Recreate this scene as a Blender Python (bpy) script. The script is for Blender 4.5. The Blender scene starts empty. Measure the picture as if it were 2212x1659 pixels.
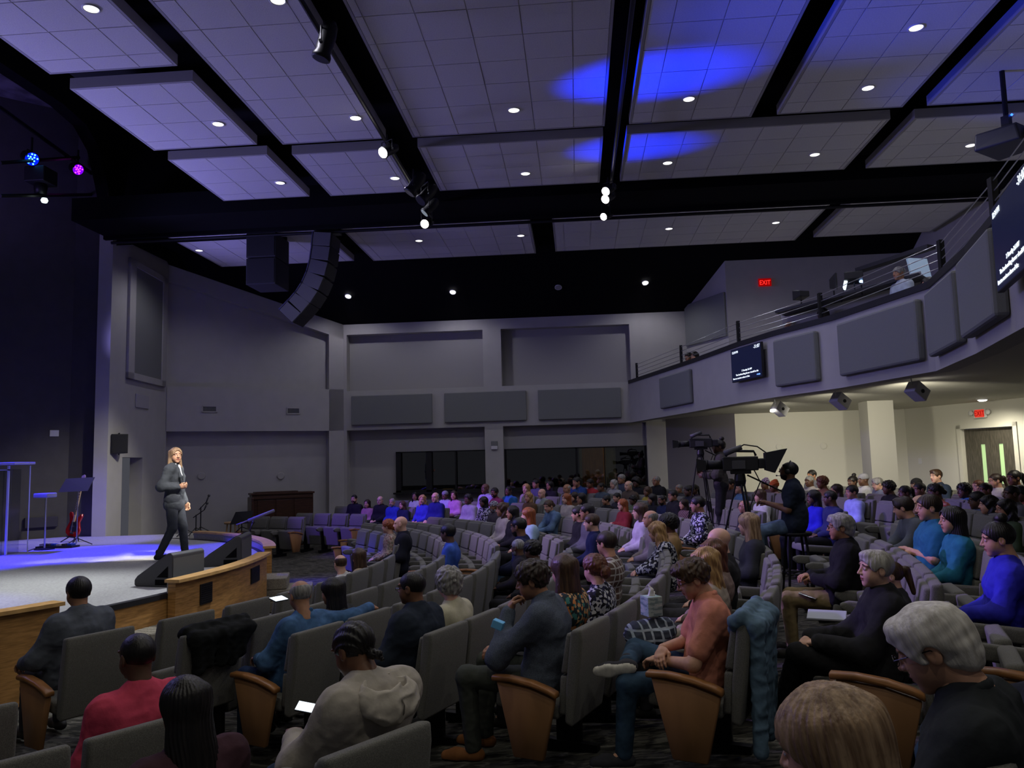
import bpy, bmesh, math, random
import numpy as np
from math import sin, cos, pi, radians, degrees, hypot, atan2, sqrt
from mathutils import Vector, Matrix, Euler
S = bpy.context.scene
COL = S.collection
RND = random.Random(7)

# ------------------------------------------------------------------ camera
YAW, PIT, ROL, FPX, HC = -0.0805, 0.1002, -0.0250, 1700.0, 2.1
def _cam_rows():
    cy, sy, cp, sp, cr, sr = cos(YAW), sin(YAW), cos(PIT), sin(PIT), cos(ROL), sin(ROL)
    Ry = np.array([[cy, -sy, 0], [sy, cy, 0], [0, 0, 1]])
    Rp = np.array([[1, 0, 0], [0, cp, sp], [0, -sp, cp]])
    B = np.array([[1, 0, 0], [0, 0, -1], [0, 1, 0]])
    Rr = np.array([[cr, -sr, 0], [sr, cr, 0], [0, 0, 1]])
    return Rr @ B @ Rp @ Ry
CM = _cam_rows()
cam_data = bpy.data.cameras.new('camera')
cam = bpy.data.objects.new('camera', cam_data); COL.objects.link(cam)
cam_data.sensor_width = 36; cam_data.lens = 36 * FPX / 2212; cam_data.clip_start = .05; cam_data.clip_end = 200
cm = Matrix(((CM[0][0], -CM[1][0], -CM[2][0], 0), (CM[0][1], -CM[1][1], -CM[2][1], 0), (CM[0][2], -CM[1][2], -CM[2][2], HC), (0, 0, 0, 1)))
cam.matrix_world = cm
S.camera = cam
# survey helpers: where a sight line from the photographer meets a real plane of the room
def ray(px, py): return CM.T @ np.array([(px - 1106) / FPX, (py - 829.5) / FPX, 1.])
def atz(px, py, z): d = ray(px, py); t = (z - HC) / d[2]; return Vector((d[0]*t, d[1]*t, z))
def aty(px, py, Y): d = ray(px, py); t = Y / d[1]; return Vector((d[0]*t, Y, HC + d[2]*t))
def atx(px, py, X): d = ray(px, py); t = X / d[0]; return Vector((X, d[1]*t, HC + d[2]*t))
def atd(px, py, D): d = ray(px, py); return Vector((d[0]*D, d[1]*D, HC + d[2]*D))
def hit(px, py, P, Q):
    d = ray(px, py); ex, ey = Q[0]-P[0], Q[1]-P[1]
    t = (P[0]*ey - P[1]*ex) / (d[0]*ey - d[1]*ex)
    return Vector((d[0]*t, d[1]*t, HC + d[2]*t))

# ------------------------------------------------------------------ world and exposure
W = bpy.data.worlds.new('hall_air'); S.world = W; W.use_nodes = True
W.node_tree.nodes['Background'].inputs[0].default_value = (.80, .82, 1.0, 1)
W.node_tree.nodes['Background'].inputs[1].default_value = .07
S.view_settings.view_transform = 'Standard'; S.view_settings.look = 'None'
S.view_settings.gamma = 1; S.view_settings.use_curve_mapping = False
S.view_settings.exposure = 0.0
S.cycles.max_bounces = 5; S.cycles.diffuse_bounces = 3; S.cycles.glossy_bounces = 3
S.cycles.transmission_bounces = 4; S.cycles.transparent_max_bounces = 6
S.cycles.sample_clamp_indirect = 3.0

# ------------------------------------------------------------------ lights
def aim(o, tgt):
    o.rotation_euler = (Vector(tgt) - o.location).to_track_quat('-Z', 'Y').to_euler()
def spot(loc, tgt, power, col, ang=60, blend=.6, rad=.08):
    l = bpy.data.lights.new('spot_light', 'SPOT'); l.energy = power; l.color = col
    l.spot_size = radians(ang); l.spot_blend = blend; l.shadow_soft_size = rad
    o = bpy.data.objects.new('spot_light', l); COL.objects.link(o); o.location = loc; aim(o, tgt); return o
CL = (-10.94, 9.89)                       # centre of the round stage and of the seating arcs
WARM = (1.0, .86, .66); WHITE = (1.0, .94, .86); BLUE = (.03, .02, 1.0); VIO = (.42, .30, 1.0)
# key light on the speaker from the lamps on the lighting pipes
spot((-2.9, 12.6, 6.5), (-6.5, 12.2, 1.6), 2600, WHITE, 8, .5, .1)
spot((.55, 13.4, 6.5), (-6.5, 12.2, 1.45), 4800, WHITE, 8, .5, .1)
spot((-3.1, 8.7, 6.4), (-6.5, 12.2, 1.5), 3200, WHITE, 8.5, .5, .1)
spot((-3.1, 11.8, 6.5), (-6.3, 8.2, .7), 1500, (.93, .97, 1.0), 46, .8, .15)
spot((-3.1, 11.2, 6.5), (-8.2, 8.6, .7), 1300, (.93, .97, 1.0), 40, .9, .15)
spot((-3.2, 12.9, 6.4), (-10.6, 16.4, 1.0), 1500, (1, .95, .85), 30, .9, .15)
# blue washes on the stage from its own rig
for a, b, p, an in (((-11.2, 12.8, 7.3), (-8.6, 13.0, .7), 8500, 27), ((-11.4, 11.0, 7.3), (-9.8, 11.6, .7), 7000, 27),
                    ((-11.0, 15.0, 7.0), (-5.6, 13.6, .8), 5200, 22), ((-11.0, 14.6, 7.0), (-10.3, 15.2, 1.0), 1800, 34), ((-11.2, 8.0, 7.0), (-7.4, 7.4, .7), 1800, 26)):
    spot(a, b, p, BLUE if p > 2000 else (.16, .12, 1.0), an, .45, .1)
# added violet fill spots standing in for stage light bounced over the hall ceiling
for y, p in ((7.5, 470), (10.6, 480), (13.6, 700)):
    spot((-10.3, y, 5.6), (-1.0, y - .5, 6.9), p * 1.0, (.36, .33, 1.0), 120, 1, .5)
spot((-10.6, 15.6, 4.6), (-5.5, 18.4, 7.3), 420, (.34, .30, 1.0), 70, 1, .3)
spot((-12.2, 12.5, 6.2), (-12.0, 14.0, 10.4), 160, (.35, .25, 1.0), 140, 1, .3)  # added faint uplight to bring out the stage ceiling, no fixture
# violet washes on the seats
spot((-10.8, 13.4, 7.0), (-5.0, 19.6, .8), 3600, (.20, .09, 1.0), 22, .8, .1)
spot((-10.8, 13.0, 7.0), (-2.6, 19.2, 1.0), 5200, (.34, .14, 1.0), 20, .8, .1)
spot((-11.2, 11.8, 7.0), (1.6, 13.0, 1.0), 5600, (.55, .36, 1.0), 24, .9, .1)
spot((-11.2, 9.8, 7.2), (3.0, 6.2, 1.1), 6500, (.42, .26, 1.0), 17, .8, .1)
spot((-11.0, 11.0, 7.2), (-1.6, 10.6, 1.0), 1800, (.15, .14, 1.0), 14, .7, .1)
spot((-11.0, 11.0, 7.2), (3.6, 11.8, 1.2), 3800, (.12, .07, 1.0), 9, .7, .1)
spot((-11.0, 11.0, 7.2), (-4.6, 14.6, .1), 1800, (.25, .18, 1.0), 16, .9, .1)
# ------------------------------------------------------------------ materials
MATS = {}
def nd(nt, t, **kw):
    n = nt.nodes.new(t)
    for k, v in kw.items(): setattr(n, k, v)
    return n
def mat(name, col, rough=.7, metal=0, noise=0, nscale=30, bump=0, bscale=80, emit=None, estr=0, spec=.3, stretch=None, sheen=0, c2=None, alpha=None, coords='Object', trans=0):
    if name in MATS: return MATS[name]
    m = bpy.data.materials.new(name); m.use_nodes = True; nt = m.node_tree
    p = nt.nodes['Principled BSDF']; L = nt.links.new
    p.inputs['Base Color'].default_value = (*col, 1); p.inputs['Roughness'].default_value = rough
    p.inputs['Metallic'].default_value = metal; p.inputs['Specular IOR Level'].default_value = spec
    if sheen: p.inputs['Sheen Weight'].default_value = sheen
    if trans: p.inputs['Transmission Weight'].default_value = trans
    tc = nd(nt, 'ShaderNodeTexCoord'); vec = tc.outputs[coords]
    if stretch:
        mp = nd(nt, 'ShaderNodeMapping'); mp.inputs['Scale'].default_value = stretch; L(vec, mp.inputs[0]); vec = mp.outputs[0]
    if noise or c2:
        n = nd(nt, 'ShaderNodeTexNoise'); n.inputs['Scale'].default_value = nscale; n.inputs['Detail'].default_value = 4; L(vec, n.inputs['Vector'])
        r = nd(nt, 'ShaderNodeValToRGB'); r.color_ramp.elements[0].position = .35; r.color_ramp.elements[1].position = .65
        a = c2 if c2 else tuple(c * (1 - noise) for c in col)
        r.color_ramp.elements[0].color = (*a, 1); r.color_ramp.elements[1].color = (*(tuple(min(1, c * (1 + noise)) for c in col)), 1)
        L(n.outputs['Fac'], r.inputs[0]); L(r.outputs[0], p.inputs['Base Color'])
    if bump:
        n2 = nd(nt, 'ShaderNodeTexNoise'); n2.inputs['Scale'].default_value = bscale; n2.inputs['Detail'].default_value = 3; L(vec, n2.inputs['Vector'])
        b = nd(nt, 'ShaderNodeBump'); b.inputs['Strength'].default_value = bump; b.inputs['Distance'].default_value = .01
        L(n2.outputs['Fac'], b.inputs['Height']); L(b.outputs[0], p.inputs['Normal'])
    if emit:
        p.inputs['Emission Color'].default_value = (*emit, 1); p.inputs['Emission Strength'].default_value = estr
    MATS[name] = m; return m
def ramp_mat(name, tex, cols, scale, rough=.8, bump=0, stretch=None, wave=None, const=True):
    """procedural print: colour bands taken from a noise, voronoi or wave texture"""
    if name in MATS: return MATS[name]
    m = bpy.data.materials.new(name); m.use_nodes = True; nt = m.node_tree; L = nt.links.new
    p = nt.nodes['Principled BSDF']; p.inputs['Roughness'].default_value = rough; p.inputs['Specular IOR Level'].default_value = .2
    tc = nd(nt, 'ShaderNodeTexCoord'); vec = tc.outputs['Object']
    if stretch:
        mp = nd(nt, 'ShaderNodeMapping'); mp.inputs['Scale'].default_value = stretch; L(vec, mp.inputs[0]); vec = mp.outputs[0]
    if tex == 'voronoi':
        t = nd(nt, 'ShaderNodeTexVoronoi'); t.inputs['Scale'].default_value = scale; L(vec, t.inputs['Vector'])
        sep = nd(nt, 'ShaderNodeSeparateColor'); L(t.outputs['Color'], sep.inputs[0]); out = sep.outputs[0]
    elif tex == 'wave':
        t = nd(nt, 'ShaderNodeTexWave'); t.inputs['Scale'].default_value = scale; t.bands_direction = wave or 'X'; L(vec, t.inputs['Vector']); out = t.outputs['Fac']
    else:
        t = nd(nt, 'ShaderNodeTexNoise'); t.inputs['Scale'].default_value = scale; t.inputs['Detail'].default_value = 3; L(vec, t.inputs['Vector']); out = t.outputs['Fac']
    r = nd(nt, 'ShaderNodeValToRGB'); r.color_ramp.interpolation = 'CONSTANT' if const else 'LINEAR'
    while len(r.color_ramp.elements) > 1: r.color_ramp.elements.remove(r.color_ramp.elements[-1])
    for i, (pos, c) in enumerate(cols):
        e = r.color_ramp.elements[0] if i == 0 else r.color_ramp.elements.new(pos)
        e.position = pos; e.color = (*c, 1)
    L(out, r.inputs[0]); L(r.outputs[0], p.inputs['Base Color'])
    MATS[name] = m; return m
def plaid_mat(name, base, line, scale=30):
    if name in MATS: return MATS[name]
    m = bpy.data.materials.new(name); m.use_nodes = True; nt = m.node_tree; L = nt.links.new
    p = nt.nodes['Principled BSDF']; p.inputs['Roughness'].default_value = .85
    tc = nd(nt, 'ShaderNodeTexCoord'); outs = []
    for d in ('X', 'Z', 'Y'):
        t = nd(nt, 'ShaderNodeTexWave'); t.bands_direction = d; t.inputs['Scale'].default_value = scale / 6; L(tc.outputs['Object'], t.inputs['Vector'])
        g = nd(nt, 'ShaderNodeMath', operation='GREATER_THAN'); g.inputs[1].default_value = .88; L(t.outputs['Fac'], g.inputs[0]); outs.append(g)
    a = nd(nt, 'ShaderNodeMath', operation='MAXIMUM'); L(outs[0].outputs[0], a.inputs[0]); L(outs[1].outputs[0], a.inputs[1])
    mx = nd(nt, 'ShaderNodeMixRGB'); mx.inputs[1].default_value = (*base, 1); mx.inputs[2].default_value = (*line, 1)
    L(a.outputs[0], mx.inputs[0]); L(mx.outputs[0], p.inputs['Base Color'])
    MATS[name] = m; return m

M_WALL = mat('wall_paint', (.40, .39, .37), .85, bump=.15, bscale=120, noise=.03, nscale=3)
M_WALLD = mat('wall_paint_recess', (.33, .32, .31), .85, bump=.15, bscale=120)
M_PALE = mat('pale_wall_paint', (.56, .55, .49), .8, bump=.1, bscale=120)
M_BLACK = mat('black_deck_paint', (.004, .004, .005), .9, spec=.1)
M_STAGEWALL = mat('stage_black_wall', (.075, .072, .072), .9, noise=.06, nscale=4, spec=.1)
M_PANEL = mat('acoustic_fabric_grey', (.19, .197, .19), .95, bump=.3, bscale=400, noise=.08, nscale=200)
M_TILE = mat('ceiling_tile_white', (.62, .61, .60), .95, bump=.35, bscale=160, noise=.05, nscale=60)
M_TILEF = mat('ceiling_cloud_frame', (.34, .33, .33), .9, bump=.2, bscale=160)
M_CARPET = ramp_mat('patterned_carpet', 'noise', [(0, (.018, .018, .014)), (.42, (.05, .048, .038)), (.5, (.11, .105, .085)), (.56, (.035, .034, .028)), (.62, (.075, .07, .056))], 3.2, .95, stretch=(1, 3.2, 1))
M_STCARPET = mat('stage_carpet', (.36, .36, .35), .95, bump=.5, bscale=300, noise=.12, nscale=40)
M_STEP = mat('step_carpet_tweed', (.24, .22, .17), .95, bump=.6, bscale=300, noise=.3, nscale=90)
M_OAK = mat('oak_veneer', (.42, .22, .07), .4, noise=.25, nscale=6, stretch=(1, 1, 9), bump=.05)
M_OAKCAP = mat('oak_cap', (.60, .36, .13), .35, noise=.15, nscale=8)
M_CHAIRW = mat('maple_chair_panel', (.27, .135, .055), .45, noise=.14, nscale=7, stretch=(1, 1, .2))
M_CHAIRWD = mat('chair_panel_cap', (.25, .11, .035), .35, noise=.2, nscale=10)
M_SEAT = mat('grey_seat_fabric', (.135, .132, .115), .95, noise=.28, nscale=240, bump=.4, bscale=500, sheen=.1)
M_METAL = mat('black_metal', (.02, .02, .022), .45, .6)
M_BLKP = mat('black_plastic', (.018, .018, .02), .5)
M_GREYP = mat('charcoal_plastic', (.06, .06, .065), .45, noise=.1, nscale=200)
M_CHROME = mat('chrome', (.7, .7, .72), .25, 1)
M_CABLE = mat('cable', (.015, .015, .015), .6)
M_WIRE = mat('steel_cable', (.5, .5, .52), .35, .8)
M_GLASSD = mat('dark_window_glass', (.006, .006, .007), .03, spec=.9)
M_WHITEP = mat('white_plastic', (.6, .6, .6), .5)
M_DARKWOOD = mat('dark_walnut', (.055, .025, .014), .35, noise=.2, nscale=5, stretch=(1, 1, 6))
M_DOORW = mat('charcoal_door_wood', (.075, .068, .055), .5, noise=.35, nscale=8, stretch=(8, 8, .7))
M_LAMP = mat('lamp_lens', (1, 1, 1), .5, emit=(1, .97, .9), estr=2.6)
M_LAMPHOT = mat('hot_lamp_lens', (1, 1, 1), .5, emit=(1, .92, .85), estr=14)
M_LEDB = mat('blue_led', (0, 0, .1), .5, emit=(.02, .10, 1), estr=6)
M_LEDC = mat('cyan_led', (0, .1, .1), .5, emit=(.1, .7, 1), estr=5)
M_LEDM = mat('magenta_led', (.1, 0, .1), .5, emit=(.9, .03, .8), estr=6)
M_LEDV = mat('violet_led', (.05, 0, .1), .5, emit=(.25, .03, 1), estr=6)
M_RED = mat('exit_red', (.3, 0, 0), .5, emit=(1, .02, .015), estr=2.2)
M_REDD = mat('exit_body', (.05, 0, 0), .5, emit=(.5, .0, .0), estr=.5)
M_SCREEN = mat('screen_navy', (.002, .003, .01), .3, emit=(.004, .006, .028), estr=1)
M_TXT = mat('screen_text', (.8, .8, .8), .5, emit=(.8, .9, 1), estr=1.1)
M_TXTB = mat('screen_text_blue', (.3, .5, .9), .5, emit=(.2, .45, 1), estr=1.1)
M_BRIGHT = mat('bright_phone_screen', (.8, .9, 1), .5, emit=(.75, .88, 1), estr=1.6)

# ------------------------------------------------------------------ mesh helpers
class MB:
    def __init__(s): s.v = []; s.f = []; s.m = []; s.cur = 0
    def add(s, vs, fs):
        o = len(s.v); s.v += [tuple(v) for v in vs]; s.f += [tuple(i + o for i in f) for f in fs]; s.m += [s.cur] * len(fs); return s
    def box(s, x0, x1, y0, y1, z0, z1, M=None):
        vs = [(x, y, z) for x in (x0, x1) for y in (y0, y1) for z in (z0, z1)]
        if M is not None: vs = [M @ Vector(v) for v in vs]
        return s.add(vs, [(0, 1, 3, 2), (4, 6, 7, 5), (0, 4, 5, 1), (2, 3, 7, 6), (0, 2, 6, 4), (1, 5, 7, 3)])
    def prism(s, pts, z0, z1, M=None):
        n = len(pts); vs = [(p[0], p[1], z0) for p in pts] + [(p[0], p[1], z1) for p in pts]
        if M is not None: vs = [M @ Vector(v) for v in vs]
        return s.add(vs, [tuple(range(n))[::-1], tuple(range(n, 2 * n))] + [(i, (i + 1) % n, n + (i + 1) % n, n + i) for i in range(n)])
    def quad(s, *p): return s.add(p, [tuple(range(len(p)))])
    def tube(s, pts, r, n=8, caps=True):
        pts = [Vector(p) for p in pts]; rs = r if isinstance(r, (list, tuple)) else [r] * len(pts); o = []; up = None
        for i, p in enumerate(pts):
            d = (pts[min(i + 1, len(pts) - 1)] - pts[max(i - 1, 0)]).normalized()
            if up is None: up = Vector((0, 0, 1)) if abs(d.z) < .9 else Vector((1, 0, 0))
            a = d.cross(up).normalized(); up = a.cross(d).normalized()
            o += [p + (a * cos(2 * pi * k / n) + up * sin(2 * pi * k / n)) * rs[i] for k in range(n)]
        fs = [(i * n + k, i * n + (k + 1) % n, (i + 1) * n + (k + 1) % n, (i + 1) * n + k) for i in range(len(pts) - 1) for k in range(n)]
        if caps: fs += [tuple(range(n))[::-1], tuple(range((len(pts) - 1) * n, len(pts) * n))]
        return s.add(o, fs)
    def lathe(s, prof, n=20, M=None):
        vs = [(r * cos(2 * pi * k / n), r * sin(2 * pi * k / n), z) for r, z in prof for k in range(n)]
        if M is not None: vs = [M @ Vector(v) for v in vs]
        fs = [(i * n + k, i * n + (k + 1) % n, (i + 1) * n + (k + 1) % n, (i + 1) * n + k) for i in range(len(prof) - 1) for k in range(n)]
        fs += [tuple(range(n))[::-1], tuple(range((len(prof) - 1) * n, len(prof) * n))]
        return s.add(vs, fs)
    def mesh(s, name, mats, smooth=False):
        me = bpy.data.meshes.new(name); me.from_pydata(s.v, [], s.f)
        for m in (mats if isinstance(mats, (list, tuple)) else [mats]): me.materials.append(m)
        if any(s.m): me.polygons.foreach_set('material_index', s.m)
        if smooth: me.polygons.foreach_set('use_smooth', [True] * len(me.polygons))
        me.update(); return me
    def obj(s, name, mats, parent=None, smooth=False, bevel=0, seg=2, loc=None):
        return link(name, s.mesh(name, mats, smooth), parent, bevel, seg, loc)
def link(name, me, parent=None, bevel=0, seg=2, loc=None):
    o = bpy.data.objects.new(name, me); COL.objects.link(o)
    if parent: o.parent = parent
    if loc is not None: o.location = loc
    if bevel:
        b = o.modifiers.new('bevel', 'BEVEL'); b.width = bevel; b.segments = seg; b.limit_method = 'ANGLE'
    return o
def tag(o, label=None, cat=None, group=None, kind=None):
    if label: o['label'] = label
    if cat: o['category'] = cat
    if group: o['group'] = group
    if kind: o['kind'] = kind
    return o
def thing(name, label, cat, loc=(0, 0, 0), rz=0, group=None):
    o = bpy.data.objects.new(name, None); o.empty_display_size = .1; COL.objects.link(o); o.location = loc; o.rotation_euler = (0, 0, rz)
    return tag(o, label, cat, group)
def struct(name, mb, m, label=None, parent=None, **kw):
    o = mb.obj(name, m, parent, **kw)
    if parent is None: tag(o, label, None, None, 'structure')
    return o
def bake(me, bevel=.01, seg=2):
    """bevel a small mesh once so all copies can share it"""
    bm = bmesh.new(); bm.from_mesh(me)
    es = [e for e in bm.edges if len(e.link_faces) == 2 and e.calc_face_angle(0) > .5]
    bmesh.ops.bevel(bm, geom=es, offset=bevel, segments=seg, profile=.6, affect='EDGES', clamp_overlap=True)
    for f in bm.faces: f.smooth = True
    bm.to_mesh(me); bm.free(); 
    return me
def text_mesh(s, size, m, parent, M, name='lettering', align='LEFT', squeeze=1.0):
    c = bpy.data.curves.new(name, 'FONT'); c.body = s; c.size = size; c.align_x = align; c.extrude = .002
    t = bpy.data.objects.new(name, c); me = bpy.data.meshes.new_from_object(t); me.materials.clear(); me.materials.append(m)
    bpy.data.objects.remove(t)
    o = bpy.data.objects.new(name, me); COL.objects.link(o); o.parent = parent; o.matrix_local = M @ Matrix.Diagonal((squeeze, 1, 1, 1)); return o
def wallframe(P, Q, z=0.0):
    """frame on a vertical wall: x runs from P to Q, y is up, z points out to the room (to the right of P->Q is inside negative)"""
    u = Vector((Q[0]-P[0], Q[1]-P[1], 0)).normalized(); n = u.cross(Vector((0, 0, 1)))
    return Matrix(((u.x, 0, n.x, P[0]), (u.y, 0, n.y, P[1]), (0, 1, 0, z), (0, 0, 0, 1)))
def fl(x, y):
    r = hypot(x - CL[0], y - CL[1]); return min(max((r - 10.3) * .1, 0), .5)
# ------------------------------------------------------------------ setting: floor and stage
def ring_pt(r, a): return (CL[0] + r * cos(a), CL[1] + r * sin(a))
b = MB(); rs = [6.0, 7, 8, 9, 10.3, 11, 12, 13, 14, 15.3, 17, 20, 24, 28]; na = 72
vs = []
for r in rs:
    for i in range(na + 1):
        a = radians(-100 + 200 * i / na); x, y = ring_pt(r, a); vs.append((x, y, fl(x, y)))
fs = [(i * (na + 1) + k, (i + 1) * (na + 1) + k, (i + 1) * (na + 1) + k + 1, i * (na + 1) + k + 1) for i in range(len(rs) - 1) for k in range(na)]
b.add(vs, fs); b.quad((-20, -6, -.005), (-8, -6, -.005), (-8, 24, -.005), (-20, 24, -.005))
struct('floor', b, M_CARPET, 'dark patterned carpet floor of the hall sloping gently up from the stage', smooth=True)

SZ = .74; RS = 6.40
stage = thing('stage', 'round carpeted stage platform with oak panelled front', 'stage', (0, 0, 0))
def arc_pts(r, a0, a1, n): return [ring_pt(r, radians(a0 + (a1 - a0) * i / n)) for i in range(n + 1)]
b = MB(); pts = arc_pts(RS, -52, 66, 60)
poly = pts + [(-8.4, 16.9), (-10.15, 16.55), (-11.25, 16.55), (-12.35, 15.5), (-14.1, 15.2), (-14.1, 3.5)]
b.prism(poly, SZ - .09, SZ); b.obj('stage_deck', M_STCARPET, stage)
b = MB(); 
for (r0, r1, z0, z1, a0, a1) in ((RS - .04, RS + .01, 0, SZ - .02, -52, 66),):
    pi_ = arc_pts(r0, a0, a1, 60); po = arc_pts(r1, a0, a1, 60)
    for i in range(60): b.prism([pi_[i], po[i], po[i+1], pi_[i+1]], z0, z1)
b.obj('stage_front', M_OAK, stage)
b = MB(); po = arc_pts(RS + .025, -52, 66, 60); pi_ = arc_pts(RS - .06, -52, 66, 60)
for i in range(60): b.prism([pi_[i], po[i], po[i+1], pi_[i+1]], SZ - .05, SZ + .006)
b.obj('stage_nosing', M_BLKP, stage)
# low oak parapets on the stage rim with pale caps
def knee(name, a0, a1, label, top=.862, capm=M_OAKCAP, n=24, slats=True):
    t = thing(name, label, 'parapet', (0, 0, 0))
    b = MB(); pi_ = arc_pts(RS + .03, a0, a1, n); po = arc_pts(RS + .13, a0, a1, n)
    for i in range(n): b.prism([pi_[i], po[i], po[i+1], pi_[i+1]], 0.02, top)
    b.obj('oak_front', M_OAK, t)
    b = MB(); pi_ = arc_pts(RS - .005, a0 - .15, a1 + .15, n); po = arc_pts(RS + .19, a0 - .15, a1 + .15, n)
    for i in range(n): b.prism([pi_[i], po[i], po[i+1], pi_[i+1]], top, top + .035)
    b.obj('rail_cap', capm, t)
    b = MB(); pi_ = arc_pts(RS + .015, a0, a1, n); po = arc_pts(RS + .03, a0, a1, n)
    for i in range(n): b.prism([pi_[i], po[i], po[i+1], pi_[i+1]], SZ, top)
    b.obj('carpet_lining', M_STCARPET, t)
    return t
def px_ang(px, py, z): q = atz(px, py, z); return degrees(atan2(q.y - CL[1], q.x - CL[0]))
aK1, aK2 = -11.0, 13.2
k2 = knee('stage_parapet', aK1, aK2, 'bright oak parapet with two black vents in front of the floor monitors')
aK0 = -23.6
k1 = knee('stage_parapet', -50, aK0, 'oak parapet with pinkish lit cap at the near left end of the stage', .862)
aK3, aK4 = 20.0, 60
k3 = knee('stage_parapet', aK3 + 1.0, aK4, 'curved parapet on the far side of the stage, lined blue by the stage light', .862)
for a, zb, zt, w in ((-6.1, .54, .775, 1.07), (6.65, .57, .775, 1.7)):   # vents in the oak front
    b = MB()
    p = arc_pts(RS + .13, a - w, a + w, 4); q = arc_pts(RS + .145, a - w, a + w, 4)
    for i in range(4): b.prism([p[i], q[i], q[i+1], p[i+1]], zb, zt)
    v = b.obj('vent_grille', M_BLKP, k2)
    b = MB()
    for j in range(9):
        z = zb + .02 + (zt - zb - .04) * j / 8
        p = arc_pts(RS + .145, a - w + .15, a + w - .15, 3); q = arc_pts(RS + .15, a - w + .15, a + w - .15, 3)
        for i in range(3): b.prism([p[i], q[i], q[i+1], p[i+1]], z, z + .008)
    b.obj('louvre', M_METAL, v)
# steps
def steps(a0, a1, n, label, rise, r_out=1.0):
    t = thing('stage_steps', label, 'steps', (0, 0, 0))
    for i in range(n):
        ro = RS + .05 + r_out * (n - i) / n; b = MB(); p = arc_pts(RS + .03, a0, a1, 10); q = arc_pts(ro, a0, a1, 10)
        for k in range(10): b.prism([p[k], q[k], q[k+1], p[k+1]], 0 if i == 0 else rise * i, rise * (i + 1))
        b.obj('step', M_STEP, t, bevel=.015)
    return t
steps(aK2 + .8, aK3 - .2, 3, 'tweed carpeted steps at the far end of the bright oak parapet', .165, 1.05)
steps(aK0 + 4.0, aK1 - .3, 2, 'long low carpeted step in front of the stage between the parapets', .22, .62)

# ------------------------------------------------------------------ setting: walls
FB, FD = Vector((-10.62, 19.6, 0)), Vector((-6.62, 22.0, 0))      # angled wall on the stage side
FC = Vector((-10.25, 16.5, 0)); E1 = Vector((3.12, 22.0, 0)); E2 = Vector((3.95, 20.3, 0)); E3 = Vector((8.6, 20.3, 0))
def slope(y): return 6.2 + .5625 * (22 - y)
# far wall (columns and bands stand proud of the recesses)
b = MB()
X0, X1, X2, X3, X4 = -6.62, -6.53, -2.58, -2.06, 1.56
T = .30
for x0, x1, z0, z1 in ((X0, X1, 0, 6.25), (X2, X3, 0, 6.25), (X1, X2, 3.14, 4.27), (X3, 2.0, 3.14, 4.27), (X1, X2, 5.9, 6.25), (X3, E1.x, 5.9, 6.25), (X4, E1.x, 4.27, 5.9)):
    b.box(x0, x1, 22.0, 22.0 + T, z0, z1)
b.box(1.92, 2.45, 22.0, 22.3, 0, 3.14)
struct('wall_far', b, M_WALL, 'grey far side wall with columns, bands and recesses')
b = MB(); b.box(X0, 3.3, 22.3, 22.4, 4.1, 6.4); b.box(X0, 2.5, 22.3, 22.4, 2.5, 3.3); b.box(X1, -5.17, 22.3, 22.4, 0, 2.5); b.box(-5.17, 2.5, 22.3, 22.4, 0, 1.35)
struct('wall_far_recess', b, M_WALLD, 'recessed panels of the far side wall')
M_WIN = bpy.data.materials.new('window_glass'); M_WIN.use_nodes = True; nt = M_WIN.node_tree
for n in list(nt.nodes): nt.nodes.remove(n)
o_ = nd(nt, 'ShaderNodeOutputMaterial'); mx = nd(nt, 'ShaderNodeMixShader'); tr = nd(nt, 'ShaderNodeBsdfTransparent'); gl = nd(nt, 'ShaderNodeBsdfGlossy')
tr.inputs[0].default_value = (.55, .55, .55, 1); gl.inputs['Roughness'].default_value = .01; mx.inputs[0].default_value = .13
nt.links.new(tr.outputs[0], mx.inputs[1]); nt.links.new(gl.outputs[0], mx.inputs[2]); nt.links.new(mx.outputs[0], o_.inputs[0])
M_WFR = mat('black_window_frame', (.012, .012, .012), .5)
def window(n, x0, x1, mull, label):
    b = MB(); z0, z1 = 1.35, 2.5; y0, y1 = 22.2, 22.36
    b.box(x0, x1, y0, y1, z0, z0 + .05); b.box(x0, x1, y0, y1, z1 - .03, z1)
    for x, w in mull: b.box(x - w / 2, x + w / 2, y0, y1, z0, z1)
    w = struct('window_%d' % n, b, M_WFR, label)
    xs = [x0] + [m[0] for m in mull[1:-1]] + [x1]
    for i in range(len(xs) - 1):
        g = MB(); g.box(xs[i] + .03, xs[i+1] - .03, 22.32, 22.33, z0 + .05, z1 - .03); g.obj('pane', M_WIN, w)
    g = MB(); g.box(x0 - .05, x1 + .05, 22.05, 22.3, z0 - .05, z0); g.obj('sill', M_WFR, w)
window(1, -5.17, X2, [(-5.1, .14), (-4.22, .16), (-3.45, .04), (X2 - .02, .04)], 'dark window left of the far wall column, reflecting the speaker')
window(2, X3, 1.92, [(X3 + .02, .04), (-.03, .05), (.75, .03), (1.90, .05)], 'long dark window right of the far wall column')
b = MB(); b.box(-7, 3, 25.2, 25.3, 0, 3.3); b.box(-7, 3, 22.5, 25.3, 3.2, 3.3); b.box(-7, 3, 22.5, 25.3, 0, .3)
struct('wall_lobby', b, mat('lobby_dark', (.02, .02, .02), .9), 'dark lobby behind the windows')
t = thing('lobby_door', 'honey coloured wooden door seen through the long dark window', 'door', (.55, 24.6, .9))
b = MB(); b.box(-.42, .30, 0, .05, -.5, 1.9); b.obj('door_leaf', mat('honey_wood', (.45, .24, .05), .5, noise=.2, nscale=4, stretch=(6, 1, .6)), t)
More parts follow.
